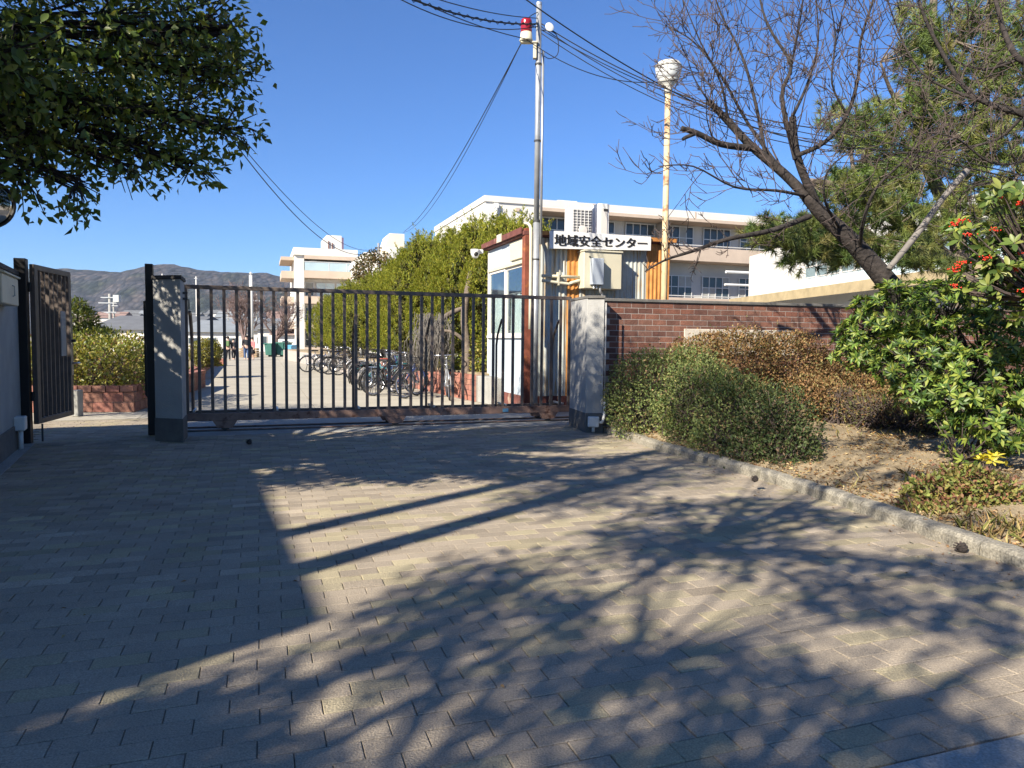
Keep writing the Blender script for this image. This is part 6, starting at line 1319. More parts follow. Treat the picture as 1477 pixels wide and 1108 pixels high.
wd = Wood(); [wd.add([Vector((lb_.x + 0.1 * math.sin(i), lb_.y + 0.08 * math.cos(i * 2), lb_.z)), Vector(c) * 0.6 + lb_ * 0.4, Vector(c)], [0.009, 0.006, 0.004]) for i, c in enumerate(C2)]; link('stems', wd.mesh('stems', M['twig'], lb_, 4), t)
yb_ = gp(1422, 690, 0.2); yb_.z = soil_z(yb_.x, yb_.y)
t, C2, O2_ = big_leaf_plant('yellow_sprig', 'bright yellow leaved sprig low in front of the glossy shrub tree', 'plant', yb_, [pxblob(1424, 662, 6.6, (.11, .09, .03)), pxblob(1404, 684, 6.5, (.07, .06, .04)), pxblob(1440, 672, 6.6, (.06, .06, .04))], 9, (6, 9), 0.088, 0.36, [(0.62, 0.50, 0.03), (0.52, 0.46, 0.05), (0.66, 0.56, 0.08)], TOB, 63, 300, up=2.0)
wd = Wood(); [wd.add([yb_ + V3(0, 0, -0.02), Vector(c) * 0.6 + yb_ * 0.4, Vector(c)], [0.008, 0.006, 0.004]) for c in C2]; link('stems', wd.mesh('stems', M['twig'], yb_, 4), t)
# --- red-berried shrub leaning in from the right
rbz = V3(*at(1600, 700, 6.3)); rbz.z = soil_z(rbz.x, rbz.y)
t, C2, O2_ = big_leaf_plant('berry_shrub', 'evergreen shrub with clusters of red berries leaning in at the right edge', 'shrub', rbz,
    [pxblob(1450, 285, 6.2, (.26, .25, .08)), pxblob(1425, 345, 6.4, (.26, .25, .12)), pxblob(1475, 350, 6.2, (.25, .3, .16)), pxblob(1465, 405, 6.2, (.26, .3, .14)), pxblob(1408, 390, 6.5, (.16, .2, .09)), pxblob(1530, 320, 6.2, (.3, .3, .3)), pxblob(1390, 325, 6.5, (.10, .15, .05)), pxblob(1440, 375, 6.5, (.3, .3, .2)), pxblob(1400, 410, 6.7, (.2, .25, .12)), pxblob(1480, 440, 6.4, (.25, .3, .16))], 190, (5, 8), 0.115, 0.42, [(0.10, 0.15, 0.03), (0.16, 0.20, 0.045), (0.06, 0.10, 0.025), (0.22, 0.24, 0.06)], TOB, 64, 300, up=0.7)
wd = Wood(); fork = rbz.lerp(V3(*at(1520, 400, 6.3)), 0.9); wd.add(spline([rbz, rbz.lerp(fork, 0.5) + V3(0.1, 0, 0), fork], 4), lerp_list([0.06, 0.05, 0.035], 9))
for c in C2: wd.add(spline([fork, fork.lerp(Vector(c), 0.6) + V3(0, 0, -0.05), Vector(c)], 3), lerp_list([0.012, 0.009, 0.004], 7))
link('stems', wd.mesh('stems', M['twig'], rbz, 4), t); r_ = np.random.default_rng(65)
for (u, v) in ((1447, 285), (1474, 290), (1468, 293), (1376, 324), (1386, 319), (1437, 331), (1396, 338), (1422, 372), (1379, 384), (1389, 379), (1474, 364), (1468, 389), (1374, 390), (1476, 420), (1378, 412)):
    c = at(u, v, 6.15); m_ = MB()
    for k in range(16):
        d = Vector(r_.normal(size=3)); d.normalize(); m_.lathe([(0.0, -0.0065), (0.0055, -0.003), (0.0055, 0.003), (0.0, 0.0065)], c + d * 0.023 * r_.random() ** 0.4 + V3(0.02 * r_.normal(), 0, 0), EZ, 6)
    obj('berry_cluster', m_, M['berry'], t, smooth=True)
# --- low scrub by the kerb, dry grass, leaf litter, cones
sbz = gp(1375, 765, 0.12); sbz.z = soil_z(sbz.x, sbz.y)
bush('low_shrub', 'low straggly yellow green shrub by the kerb at the right', 'shrub', sbz,
     [pxblob(1345, 722, 5.9, (.22, .22, .20)), pxblob(1395, 714, 5.9, (.28, .24, .24)), pxblob(1440, 722, 5.9, (.20, .2, .20)), pxblob(1370, 742, 5.7, (.25, .2, .13)), pxblob(1320, 740, 5.8, (.14, .14, .10))],
     8200, 0.045, 0.026, [(0.22, 0.23, 0.06), (0.14, 0.17, 0.045), (0.26, 0.22, 0.07), (0.24, 0.12, 0.07)], 'leafmatt', seed=66, twigs=260, shell=0.9)
r_ = np.random.default_rng(67); P = []; D = []; L = []
for (u, v, n, s) in ((1320, 735, 90, .16), (1440, 775, 200, .3), (1470, 760, 160, .2), (1405, 765, 80, .2), (1335, 700, 50, .12), (1200, 700, 30, .3), (1150, 700, 50, .25), (1280, 640, 50, .4), (1330, 640, 70, .4)):
    c = gp(u, v, 0.12)
    for k in range(n):
        x, y = c.x + r_.normal() * s, c.y + r_.normal() * s * 0.8; a, b_ = ee((x, y, 0))
        if a < kerb_x_at(a, b_) + 0.16: continue
        P.append((x, y, soil_z(x, y) - 0.01)); D.append((r_.normal() * 0.6, r_.normal() * 0.6, 0.8)); L.append(r_.uniform(0.05, 0.14))
P = np.array(P); D = np.array(D); L = np.array(L)
gr = bpy.data.objects.new('grass', None); bpy.data.objects.remove(gr)
V, F = leaf_geo(P, D, r_.normal(size=P.shape), L, np.full(len(P), 0.007), 0.1, 0.3)
o = link('grass', npmesh('grass', V, F, M['litter'], np.repeat(tints(r_, len(P), [(0.38, 0.29, 0.13), (0.30, 0.20, 0.09), (0.20, 0.20, 0.06)]), 4, 0))); o['kind'] = 'stuff'; o['label'] = 'tufts of dry straw coloured grass on the garden soil'
P = []
while len(P) < 14000:
    s, q = r_.random(), r_.random() ** 1.0; x0 = s * (L_ - 1); i0 = min(int(x0), L_ - 2); k0 = kk[i0].lerp(kk[i0 + 1], x0 - i0); p = k0.lerp(BW0.lerp(BW_END + BD * 1.5, s ** 0.9), 0.012 + 0.97 * q)
    if mnoise.noise(Vector((p.x * 1.3, p.y * 1.3, 8))) + r_.normal() * 0.25 > 0.05 or q < 0.07: P.append((p.x, p.y, 0))
P = np.array(P); P[:, 2] = [soil_z(x, y) + 0.016 for x, y, _ in P]; n = len(P)
V, F = leaf_geo(P, np.stack([r_.normal(size=n), r_.normal(size=n), r_.normal(size=n) * 0.2], 1), np.array([0, 0, 1.0]) + r_.normal(size=(n, 3)) * 0.35, r_.uniform(0.02, 0.055, n), r_.uniform(0.008, 0.024, n), 0.25, 0.2)
o = link('leaf_litter', npmesh('leaf_litter', V, F, M['litter'], np.repeat(tints(r_, n, [(0.26, 0.15, 0.07), (0.36, 0.25, 0.12), (0.18, 0.10, 0.05), (0.42, 0.33, 0.18)]), 4, 0))); o['kind'] = 'stuff'; o['label'] = 'dry brown leaf litter scattered over the garden soil'
# leaf litter on the pavers, sparse
P = []; 
for k in range(420):
    a, b_ = r_.uniform(-6, 4), r_.uniform(B_ST + 0.1, B_TH); kx = kerb_x_at(a, b_)
    if r_.random() < 0.6: a = kx - abs(r_.normal()) * 0.35 - 0.03
    if a < kx - 0.02 and (ew(a, b_) - LW0).dot(LWN) > 0.1: p = ew(a, b_); P.append((p.x, p.y, 0.006))
P = np.array(P); n = len(P)
V, F = leaf_geo(P, np.stack([r_.normal(size=n), r_.normal(size=n), r_.normal(size=n) * 0.1], 1), np.array([0, 0, 1.0]) + r_.normal(size=(n, 3)) * 0.2, r_.uniform(0.012, 0.04, n), r_.uniform(0.006, 0.016, n), 0.2, 0.2)
o = link('fallen_leaves', npmesh('fallen_leaves', V, F, M['litter'], np.repeat(tints(r_, n, [(0.26, 0.15, 0.07), (0.36, 0.25, 0.12), (0.3, 0.28, 0.22)]), 4, 0))); o['kind'] = 'stuff'; o['label'] = 'few small dry leaves and crumbs lying on the pavers'
def cone(u, v, label, z=0.0, s=0.035):
    p = gp(u, v, z); m_ = MB().lathe([(0.3 * s, 0), (0.9 * s, 0.5 * s), (s, 1.0 * s), (0.7 * s, 1.6 * s), (0.1 * s, 2.1 * s)], p, V3(0.2, -0.2, 1), 10); rr = np.random.default_rng(int(u))
    t = thing('pine_cone', label, 'pine cone', p); obj('core', m_, M['bark'], t, smooth=True); sc = MB()
    for k in range(26):
        a = 2.4 * k; hh = s * (0.2 + 1.7 * k / 26); rr_ = s * (1.05 - 0.4 * abs(k / 13 - 1)); c = p + V3(math.cos(a) * rr_, math.sin(a) * rr_, hh); sc.box(c, (0.5 * s, 0.34 * s, 0.12 * s), (V3(math.cos(a), math.sin(a), 0.3), V3(-math.sin(a), math.cos(a), 0), EZ))
    obj('scales', sc, M['twig'], t)
cone(1385, 797, 'dark pine cone lying against the kerb at the right', 0.0, 0.036); cone(1088, 695, 'pine cone lying on the kerb beside the azalea', 0.09, 0.03); cone(359, 641, 'small dark pine cone lying on the pavers before the gate', 0.0, 0.035)
AZ = V3(math.sin(SUN_AZ), math.cos(SUN_AZ)); COT = 1 / math.tan(SUN_EL)
# ------------------------------------------------------------------ bare cherry tree
rc_ = np.random.default_rng(71)
def pl(*q, Y0=9.5): return [V3(*at(u, v, Y0 + (d[0] if d else 0))) for u, v, *d in q]
cbz = V3(*at(1345, 520, 9.7)); cbz.z = soil_z(cbz.x, cbz.y) - 0.05
ch = thing('cherry_tree', 'leaning leafless cherry tree with a thick dark trunk above the brick wall', 'tree', cbz)
limbs = []
def limb(pts, r0, r1, k=4): s = spline(pts, k); limbs.append((s, lerp_list([r0, r1], len(s)))); return limbs[-1]
tr_pts = [cbz, V3(*at(1330, 470, 9.65))] + pl((1292, 422), (1250, 372), (1215, 335), (1185, 308), (1163, 283))
tk_ = spline(tr_pts, 4); wt = Wood(); wt.add(tk_, lerp_list([0.20, 0.18, 0.14, 0.12, 0.105, 0.092, 0.075], len(tk_)))
link('trunk', wt.mesh('trunk', M['bark'], cbz, 14), ch)
limb(pl((1163, 283), (1130, 250, .1), (1085, 212, .2), (1050, 175, .25), (1022, 146, .3)), 0.068, 0.038)
limb(pl((1085, 214, .2), (1040, 208, 0), (1005, 192, -.1), (983, 185, -.15)), 0.045, 0.03)
limb(pl((1005, 192, -.1), (990, 198, -.12), (985, 201, -.14)), 0.026, 0.022)
limb(pl((1182, 303), (1158, 250, -.1), (1147, 212, -.15), (1143, 168, -.2)), 0.056, 0.042)
limb(pl((1147, 230, -.15), (1128, 140, -.1), (1141, 95, -.1), (1115, 50, 0), (1100, 15, .1), (1090, -40, .2)), 0.030, 0.010)
limb(pl((1141, 95, -.1), (1150, 50, -.2), (1158, 0, -.3), (1160, -60, -.3)), 0.016, 0.007)
limb(pl((1148, 225, -.15), (1190, 205, -.3), (1222, 165, -.4), (1238, 110, -.5), (1241, 60, -.5), (1262, -10, -.6), (1270, -70, -.6)), 0.030, 0.009)
limb(pl((1222, 165, -.4), (1200, 120, -.5), (1205, 50, -.5), (1190, -30, -.5)), 0.016, 0.006)
limb(pl((1168, 312), (1115, 332, -.3), (1050, 345, -.5), (1000, 362, -.6), (960, 375, -.7), (930, 392, -.8)), 0.040, 0.008)
limb(pl((1240, 365), (1245, 320, -.4), (1265, 270, -.6), (1310, 225, -.7), (1330, 180, -.8)), 0.028, 0.006)
limb(pl((1163, 283), (1120, 275, -.4), (1060, 270, -.6), (1000, 240, -.8), (950, 240, -.9)), 0.022, 0.005)
limb(pl((1130, 250, .1), (1080, 180, .4), (1040, 110, .5), (1000, 60, .6), (965, 40, .7)), 0.026, 0.006)
limb(pl((1105, 228, .2), (1090, 150, .3), (1070, 80, .4), (1040, 20, .5), (1020, -40, .5)), 0.026, 0.007)
limb(pl((1050, 175, .25), (1040, 120, 0), (1010, 60, -.2), (985, 0, -.2)), 0.02, 0.006)
limb(pl((1143, 168, -.2), (1165, 120, .2), (1180, 60, .4), (1175, -20, .5)), 0.022, 0.007)
limb(pl((1022, 146, .3), (1000, 110, .3), (985, 60, .4)), 0.014, 0.005)
limb(pl((1215, 335), (1190, 290, -.5), (1195, 245, -.7), (1240, 205, -.9), (1270, 150, -1)), 0.02, 0.005)
wl_ = Wood()
for s, r in limbs: wl_.add(s, r)
link('limbs', wl_.mesh('limbs', M['bark'], cbz), ch)
wt = Wood()
for li, (s, r) in enumerate(limbs):
    ln = sum((s[i + 1] - s[i]).length for i in range(len(s) - 1)); n = int(ln * (6.5 if li in (0, 3) else 6))
    for k in range(n):
        i = int(rc_.integers(2, len(s))); d = (s[min(i + 1, len(s) - 1)] - s[max(i - 1, 0)]).normalized(); ax = d.orthogonal().normalized(); ax.rotate(Matrix.Rotation(rc_.uniform(0, 2 * PI), 3, d)); e = d.copy(); e.rotate(Matrix.Rotation(R(rc_.uniform(30, 75)), 3, ax))
        big_ = li in (0, 1, 3) and rc_.random() < 0.5
        if big_: e = (e + V3(-0.15, 0, 0.9)).normalized()
        grow(wt, rc_, s[i], e, rc_.uniform(0.7, 1.4) if big_ else rc_.uniform(0.35, 0.95) * (0.5 if li == 8 else 1), 0.0095 if big_ else 0.0065, 0, 2, up=0.30, wig=0.10, kids=(2, 4), ang=(25, 60), ratio=(0.35, 0.6), rmin=0.006, seg=0.15)
link('twigs', wt.mesh('twigs', M['twig'], cbz), ch)
# weathered stick leaning in the fork
sa, sb_ = V3(*at(1282, 388, 9.2)), V3(*at(1395, 246, 9.5)); o = tag(obj('stick', MB().tube(spline([sa, sa.lerp(sb_, .35) + V3(.02, 0, .02), sa.lerp(sb_, .7) + V3(-.02, 0, .01), sb_], 4), lerp_list([0.035, 0.04, 0.036, 0.042], 13), 8), M['greystick'], None, smooth=True), 'pale straight dead stick leaning across behind the cherry trunk', 'branch')
# --- second leafless tree hanging in from the right edge
b2 = V3(*at(1640, 560, 8.0)); b2.z = soil_z(b2.x, b2.y) - 0.05; t2 = thing('bare_tree', 'leafless tree reaching in from the right edge above the berry shrub', 'tree', b2)
Y2 = dict(Y0=8.0); wl_ = Wood(); l2 = []
def limb2(pts, r0, r1): s = spline(pts, 4); r = lerp_list([r0, r1], len(s)); wl_.add(s, r); l2.append(s)
limb2([b2] + pl((1620, 400), (1600, 230), (1580, 100), (1560, -60), **Y2), 0.14, 0.06)
limb2(pl((1600, 240), (1530, 190), (1477, 165, .1), (1432, 152, .2), (1390, 125, .3), (1340, 40, .4), (1320, -20, .5), **Y2), 0.05, 0.012)
limb2(pl((1590, 120), (1510, 95), (1470, 85), (1448, 45, .1), (1436, 0, .2), (1420, -50, .2), **Y2), 0.045, 0.015)
limb2(pl((1477, 165, .1), (1440, 200, .3), (1380, 215, .5), (1310, 220, .7), (1260, 225, .8), **Y2), 0.022, 0.006)
limb2(pl((1432, 152, .2), (1350, 120, .4), (1315, 85, .5), (1290, 30, .6), (1275, -20, .6), **Y2), 0.018, 0.007)
limb2(pl((1530, 190), (1480, 230), (1430, 235, -.2), (1380, 200, -.3), (1330, 190, -.4), **Y2), 0.018, 0.005)
limb2(pl((1470, 85), (1420, 100, .3), (1370, 80, .5), (1360, 20, .6), **Y2), 0.02, 0.006)
limb2(pl((1610, 330), (1520, 290, .2), (1450, 265, .3), (1400, 270, .5), (1375, 300, .6), **Y2), 0.02, 0.005)
link('limbs', wl_.mesh('limbs', M['bark'], b2), t2); wt = Wood()
for li, s in enumerate(l2[1:]):
    ln = sum((s[i + 1] - s[i]).length for i in range(len(s) - 1))
    for k in range(int(ln * 6)):
        i = int(rc_.integers(4, len(s))); d = (s[min(i + 1, len(s) - 1)] - s[max(i - 1, 0)]).normalized(); ax = d.orthogonal().normalized(); ax.rotate(Matrix.Rotation(rc_.uniform(0, 2 * PI), 3, d)); e = d.copy(); e.rotate(Matrix.Rotation(R(rc_.uniform(30, 80)), 3, ax)); grow(wt, rc_, s[i], e, rc_.uniform(0.4, 1.0), 0.0065, 0, 2, up=0.2, wig=0.13, kids=(2, 4), ang=(25, 65), ratio=(0.4, 0.65), rmin=0.0055, seg=0.14)
link('twigs', wt.mesh('twigs', M['twig'], b2), t2)
# ------------------------------------------------------------------ pine behind the wall
pbz = V3(*at(1385, 470, 14.0)); pbz.z = 0.1
pn_ = thing('pine_tree', 'black pine with long needles and scaly limbs behind the cherry tree', 'tree', pbz); wl_ = Wood(); pls = []
def plimb(pts, r0, r1): s = spline(pts, 4); wl_.add(s, lerp_list([r0, r1], len(s))); pls.append(s)
P0 = dict(Y0=14.0)
plimb([pbz] + pl((1388, 420), (1382, 385), **P0), 0.24, 0.20)
plimb(pl((1382, 390), (1362, 372), (1330, 345), (1285, 312, -.3), (1240, 285, -.6), (1200, 268, -.8), (1165, 262, -1), **P0), 0.18, 0.06)
plimb(pl((1385, 390), (1380, 340), (1362, 290, .3), (1338, 240, .5), (1325, 180, .6), (1340, 100, .7), (1345, 30, .8), (1350, -60, .8), **P0), 0.16, 0.06)
plimb(pl((1386, 385), (1420, 360), (1460, 330, .4), (1500, 280, .6), **P0), 0.15, 0.07)
plimb(pl((1362, 290, .3), (1400, 240, .6), (1420, 160, .8), (1425, 60, .9), (1430, -40, 1), **P0), 0.10, 0.05)
for q in (((1285, 312, -.3), (1240, 320, -.8), (1190, 330, -1), (1150, 342, -1.2)), ((1240, 285, -.6), (1230, 240, -.3), (1225, 190, 0)), ((1325, 180, .6), (1290, 140, .3), (1270, 90, 0)), ((1338, 240, .5), (1290, 240, .2), (1250, 225, 0)), ((1340, 100, .7), (1380, 60, .5), (1400, 20, .4)), ((1420, 160, .8), (1460, 130, .5), (1490, 90, .3)), ((1330, 345), (1350, 320, -.5), (1320, 300, -.8)), ((1420, 360), (1440, 300, 0), (1470, 250, 0)), ((1330, 345), (1300, 372, -.5), (1340, 385, -.8))): plimb(pl(*q, **P0), 0.06, 0.02)
rp_ = np.random.default_rng(77); tuft = []
def tcl(u, v, Y, ru, rv, n):
    for k in range(int(n * 2.3)):
        a = rp_.uniform(0, 2 * PI); q = math.sqrt(rp_.random()); tuft.append(A_(at(u + ru * q * math.cos(a), v + rv * q * math.sin(a), Y + rp_.normal() * 0.5)))
for a in ((1150, 335, 12.8, 75, 24, 70), (1200, 355, 12.8, 60, 26, 60), (1125, 350, 12.8, 40, 16, 22), (1190, 375, 12.7, 60, 14, 26), (1220, 300, 13.2, 60, 30, 46), (1265, 275, 13.6, 55, 40, 60), (1300, 250, 14.2, 60, 40, 70), (1235, 200, 14, 40, 30, 26), (1200, 170, 14, 24, 20, 10), (1265, 180, 14.2, 40, 35, 34), (1320, 190, 14.5, 50, 60, 80), (1380, 200, 14.6, 60, 60, 100), (1440, 210, 14.5, 50, 60, 80), (1330, 100, 14.6, 45, 50, 56), (1400, 100, 14.8, 60, 50, 70), (1460, 110, 14.6, 40, 60, 56), (1350, 30, 14.8, 60, 40, 50), (1440, 30, 14.8, 50, 40, 50), (1300, 310, 13.4, 45, 26, 36), (1340, 335, 13.6, 40, 26, 32), (1300, 362, 13.0, 40, 22, 34), (1420, 300, 14.2, 60, 40, 90), (1470, 330, 14.2, 40, 50, 60), (1250, 360, 13.0, 40, 20, 26), (1340, 385, 13.2, 50, 10, 18), (1215, 265, 13.2, 30, 20, 16)): tcl(*a)
tuft = np.array(tuft); nt_ = len(tuft); K = 60; ax = unit(rp_.normal(size=(nt_, 3)) + A_((-0.15, -0.3, 0.75)))
P = np.repeat(tuft, K, 0) + np.repeat(ax, K, 0) * (rp_.random((nt_ * K, 1)) * 0.16); D = np.repeat(ax, K, 0) * 0.75 + unit(rp_.normal(size=(nt_ * K, 3))); n = len(P)
off = A_(world_of(pn_)); D = unit(D); S = unit(np.cross(D, rp_.normal(size=(n, 3)))); L = rp_.uniform(0.12, 0.21, n)[:, None]; wdt = 0.0062
V = np.stack([P - S * wdt, P + S * wdt, P + D * L - A_((0, 0, 0.02))], 1).reshape(-1, 3) - off; F = np.arange(3 * n).reshape(-1, 3)
tc = np.repeat(tints(rp_, nt_, [(0.115, 0.16, 0.038), (0.16, 0.195, 0.05), (0.07, 0.105, 0.03), (0.19, 0.195, 0.06)], jit=0.2), K, 0)
link('needles', npmesh('needles', V, F, M['needle'], np.repeat(tc, 3, 0)), pn_)
for i in range(nt_):
    best = min((((p - Vector(tuft[i])).length, p) for s in pls for p in s[::2]), key=lambda x: x[0]); q = best[1]
    if i % 3 == 0 and best[0] < 1.6: e = Vector(tuft[i]); wl_.add([q, q.lerp(e, .5) + V3(0, 0, -0.04), e], [0.018, 0.012, 0.008])
link('trunk', wl_.mesh('trunk', M['pinebark'], pbz), pn_)
# far bare tree at the end of the courtyard
fb = V3(*at(352, 505, 56)); fb.z = 0; ft = thing('bare_tree', 'spreading leafless tree far away behind the flagpole', 'tree', fb); wt = Wood(); rf_ = np.random.default_rng(80)
for k in range(5): grow(wt, rf_, fb + V3(0, 0, 0.9), (rf_.normal() * 0.5, rf_.normal() * 0.4, 1), rf_.uniform(1.9, 2.6), 0.14, 0, 4, up=0.25, wig=0.12, kids=(3, 5), ang=(20, 50), ratio=(0.5, 0.75), rmin=0.016, seg=0.5)
wt.add([fb, fb + V3(0, 0, 0.6), fb + V3(0, 0, 1.1)], [0.28, 0.22, 0.2]); link('trunk', wt.mesh('trunk', mat('far_bark', (0.17, 0.12, 0.11), 0.9), fb, 3), ft)
fb = V3(*at(398, 500, 62)); fb.z = 0; ft = thing('bare_tree', 'reddish leafless tree beside the far school block', 'tree', fb); wt = Wood()
for k in range(5): grow(wt, rf_, fb + V3(0, 0, 1.2), (rf_.normal() * 0.5, rf_.normal() * 0.4, 1), rf_.uniform(2.0, 2.8), 0.12, 0, 4, up=0.25, wig=0.12, kids=(3, 4), ang=(20, 50), ratio=(0.5, 0.7), rmin=0.016, seg=0.5)
wt.add([fb, fb + V3(0, 0, 1.4)], [0.25, 0.18]); link('trunk', wt.mesh('trunk', bpy.data.materials['far_bark'], fb, 3), ft)
fb = V3(*at(545, 420, 58)); fb.z = 0; bush('far_tree', 'brownish leafy tree in front of the white wing, behind the junipers', 'tree', fb, [pxblob(540, 392, 58, (1.7, 1.4, 1.6)), pxblob(552, 415, 58, (2.0, 1.5, 1.6)), pxblob(528, 415, 58, (1.3, 1.2, 1.2))], 4200, 0.25, 0.13, [(0.10, 0.075, 0.03), (0.07, 0.07, 0.025), (0.15, 0.10, 0.04)], 'leafmatt', seed=82, twigs=60)

# ------------------------------------------------------------------ leafy tree hanging into the upper left
tlb = V3(-7.4, 4.6, 0.0); tl = thing('evergreen_tree', 'dark leafy evergreen tree hanging into the upper left corner', 'tree', tlb)
TLB = [pxblob(*q) for q in ((60, 60, 6.0, .75), (170, 40, 6.2, .75), (275, 50, 6.4, .52), (325, 40, 6.5, .30), (318, 110, 6.6, .36), (322, 185, 6.6, .30), (255, 170, 6.4, .48), (278, 235, 6.4, .24), (150, 160, 6.0, .55), (50, 180, 5.8, .50), (165, 232, 6.0, .24), (110, 262, 5.8, .18), (30, 250, 5.6, .22), (215, 215, 6.2, .28), (-150, 60, 6.0, 1.1), (90, -160, 6.3, 1.1), (280, -110, 6.8, .75), (-280, -160, 6.0, 1.3), (340, -50, 6.8, .35), (-60, 200, 5.8, .4), (60, -330, 6.8, 1.0), (-120, -420, 6.4, 1.1))]
TLB = [(c, (r, r * 1.15, r * 0.85)) for c, r in TLB]
r_ = np.random.default_rng(90); TLB += [(A_(q), (r, r, r * 0.8)) for *q, r in ((-4.7, 4.3, 5.7, 1.1), (-3.5, 4.5, 6.3, .9), (-5.4, 5.4, 5.0, 1.0), (-4.2, 5.6, 5.9, .9), (-3.0, 5.3, 5.9, .8), (-5.6, 3.6, 5.4, .9), (-4.4, 5.1, 3.0, .75), (-5.1, 4.6, 3.4, .8), (-3.9, 4.3, 3.1, .5), (-4.6, 4.0, 3.6, .7), (-3.35, 4.9, 3.2, .42), (-5.4, 5.8, 3.2, .8), (-4.9, 5.9, 2.7, .5), (-6.9, 7.7, 3.8, 1.15), (-7.7, 7.0, 4.6, 1.2), (-6.3, 7.9, 4.0, .75), (-9.2, 9.2, 4.0, 1.2), (-8.4, 8.4, 4.3, 1.2), (-10.2, 9.8, 3.6, 1.0), (-3.9, 7.8, 5.5, .9), (-3.5, 3.5, 3.8, .6), (-3.2, 3.9, 3.5, .5), (-2.7, 3.8, 4.1, .45), (-4.9, 3.7, 3.3, .55), (-4.2, 3.4, 3.9, .6), (-5.6, 3.0, 3.7, .6))]
TLB += [(c, (r, r, r * 0.85)) for c, r in [pxblob(*q) for q in ((176, 140, 8.6, .85), (80, 140, 8.3, .9), (245, 70, 8.8, .7), (325, 70, 8.6, .42), (20, 200, 8.0, .5))]]
TLB += [(A_(q), (r, r, r * 0.8)) for *q, r in ((-4.9, 3.6, 3.9, .8),)]
rs_ = np.random.default_rng(17)
for k in range(66):
    u, v = rs_.uniform(375, 900), rs_.uniform(618, 698); z = rs_.uniform(2.9, 3.4) if u < 620 else rs_.uniform(5.6, 6.6); g0 = gp(u, v); r = rs_.uniform(.12, .27); pj = proj(g0 - AZ * (z * COT) + EZ * z)
    if pj[0] > 330 and pj[1] > -70: continue
    TLB.append((A_(g0 - AZ * (z * COT) + EZ * z), (r, r, r * .7)))
for (u, v, Y) in ((240, 440, 10.4), (250, 500, 10.4), (232, 420, 10.4), (258, 470, 10.4), (245, 530, 10.4), (830, 470, 11.6), (850, 560, 11.2), (835, 520, 11.5)):
    g0 = at(u, v, Y)
    for s_ in (2.6, 3.4): TLB.append((A_(g0 - SDIR * (s_ / math.cos(SUN_EL)) if u < 500 else g0 - SDIR * ((s_ + 2.6) / math.cos(SUN_EL))), (.28, .28, .24)))
TLB = [(c, r) for c, r in TLB if not (proj(c)[0] + FPX * r[0] / c[1] > 392 and proj(c)[1] + FPX * r[0] / c[1] > -25 and proj(c)[0] < 1600)]
r_ = np.random.default_rng(90); P, O = blob_points(r_, TLB, 60000, 0.85, 0.6)
P2 = [];
for (u, v, Y) in ((118, 316, 5.6), (100, 300, 5.6), (125, 300, 5.65), (60, 298, 5.6), (205, 258, 6.0), (225, 268, 6.0), (190, 250, 6.0), (300, 262, 6.4), (380, 95, 6.6), (375, 190, 6.6), (352, 210, 6.6), (20, 280, 5.6)):
    for k in range(15): P2.append(A_(at(u, v, Y)) + r_.normal(size=3) * 0.05)
P = np.concatenate([P, np.array(P2)]); O = np.concatenate([O, r_.normal(size=(len(P2), 3)) * 0.5 + A_((0, 0, -0.4))])
D, N, L, Wd_, T = leaf_cloud(r_, P, O, 0.080, 0.044, [(0.085, 0.125, 0.026), (0.12, 0.16, 0.034), (0.055, 0.085, 0.02), (0.19, 0.20, 0.04)], [.35, .25, .25, .15], out=0.6, up=-0.15, rnd=0.75, flat=0.6)
sel = split_nearest(P, 300); ms = [leaf_shape('leaf', M['leaf'], c, 0.52, droop=0.25) for c in ((0.085, 0.125, 0.026), (0.12, 0.16, 0.034), (0.055, 0.085, 0.02))]
leaf_parts('leaf', tl, P[sel], D[sel], N[sel], L[sel], ms, r_); q = ~sel
leaves_obj('leaves', tl, P[q], D[q], N[q], L[q], Wd_[q], T[q], M['leaf'], stuff=True)
wd = Wood(); cr = V3(-6.6, 5.2, 3.6); trk = spline([tlb, tlb + V3(0.2, 0.1, 1.8), cr], 5); wd.add(trk, lerp_list([0.24, 0.20, 0.16], len(trk)))
for i, (c, rr) in enumerate(TLB):
    e = Vector(c); q_ = cr if i % 3 else trk[-3]; sp = spline([q_, q_.lerp(e, 0.35) + V3(0, 0, 0.15), q_.lerp(e, 0.7) + V3(0, 0.05, 0.08), e], 4); wd.add(sp, lerp_list([0.06, 0.045, 0.03, 0.012], len(sp)))
    for k in range(22): f_ = e + Vector(r_.normal(size=3)) * float(rr[0]) * 0.45; wd.add([sp[-int(r_.integers(1, 6))], e.lerp(f_, 0.5), f_], [0.012, 0.007, 0.004])
for i in range(len(P) - len(P2), len(P), 5): e = Vector(P[i]); up_ = Vector(TLB[int(np.argmin([np.linalg.norm(c - P[i]) for c, _ in TLB]))][0]); wd.add([up_, up_.lerp(e, 0.6) + V3(0, 0, 0.04), e], [0.008, 0.006, 0.003])
link('trunk', wd.mesh('trunk', M['bark'], tlb), tl)

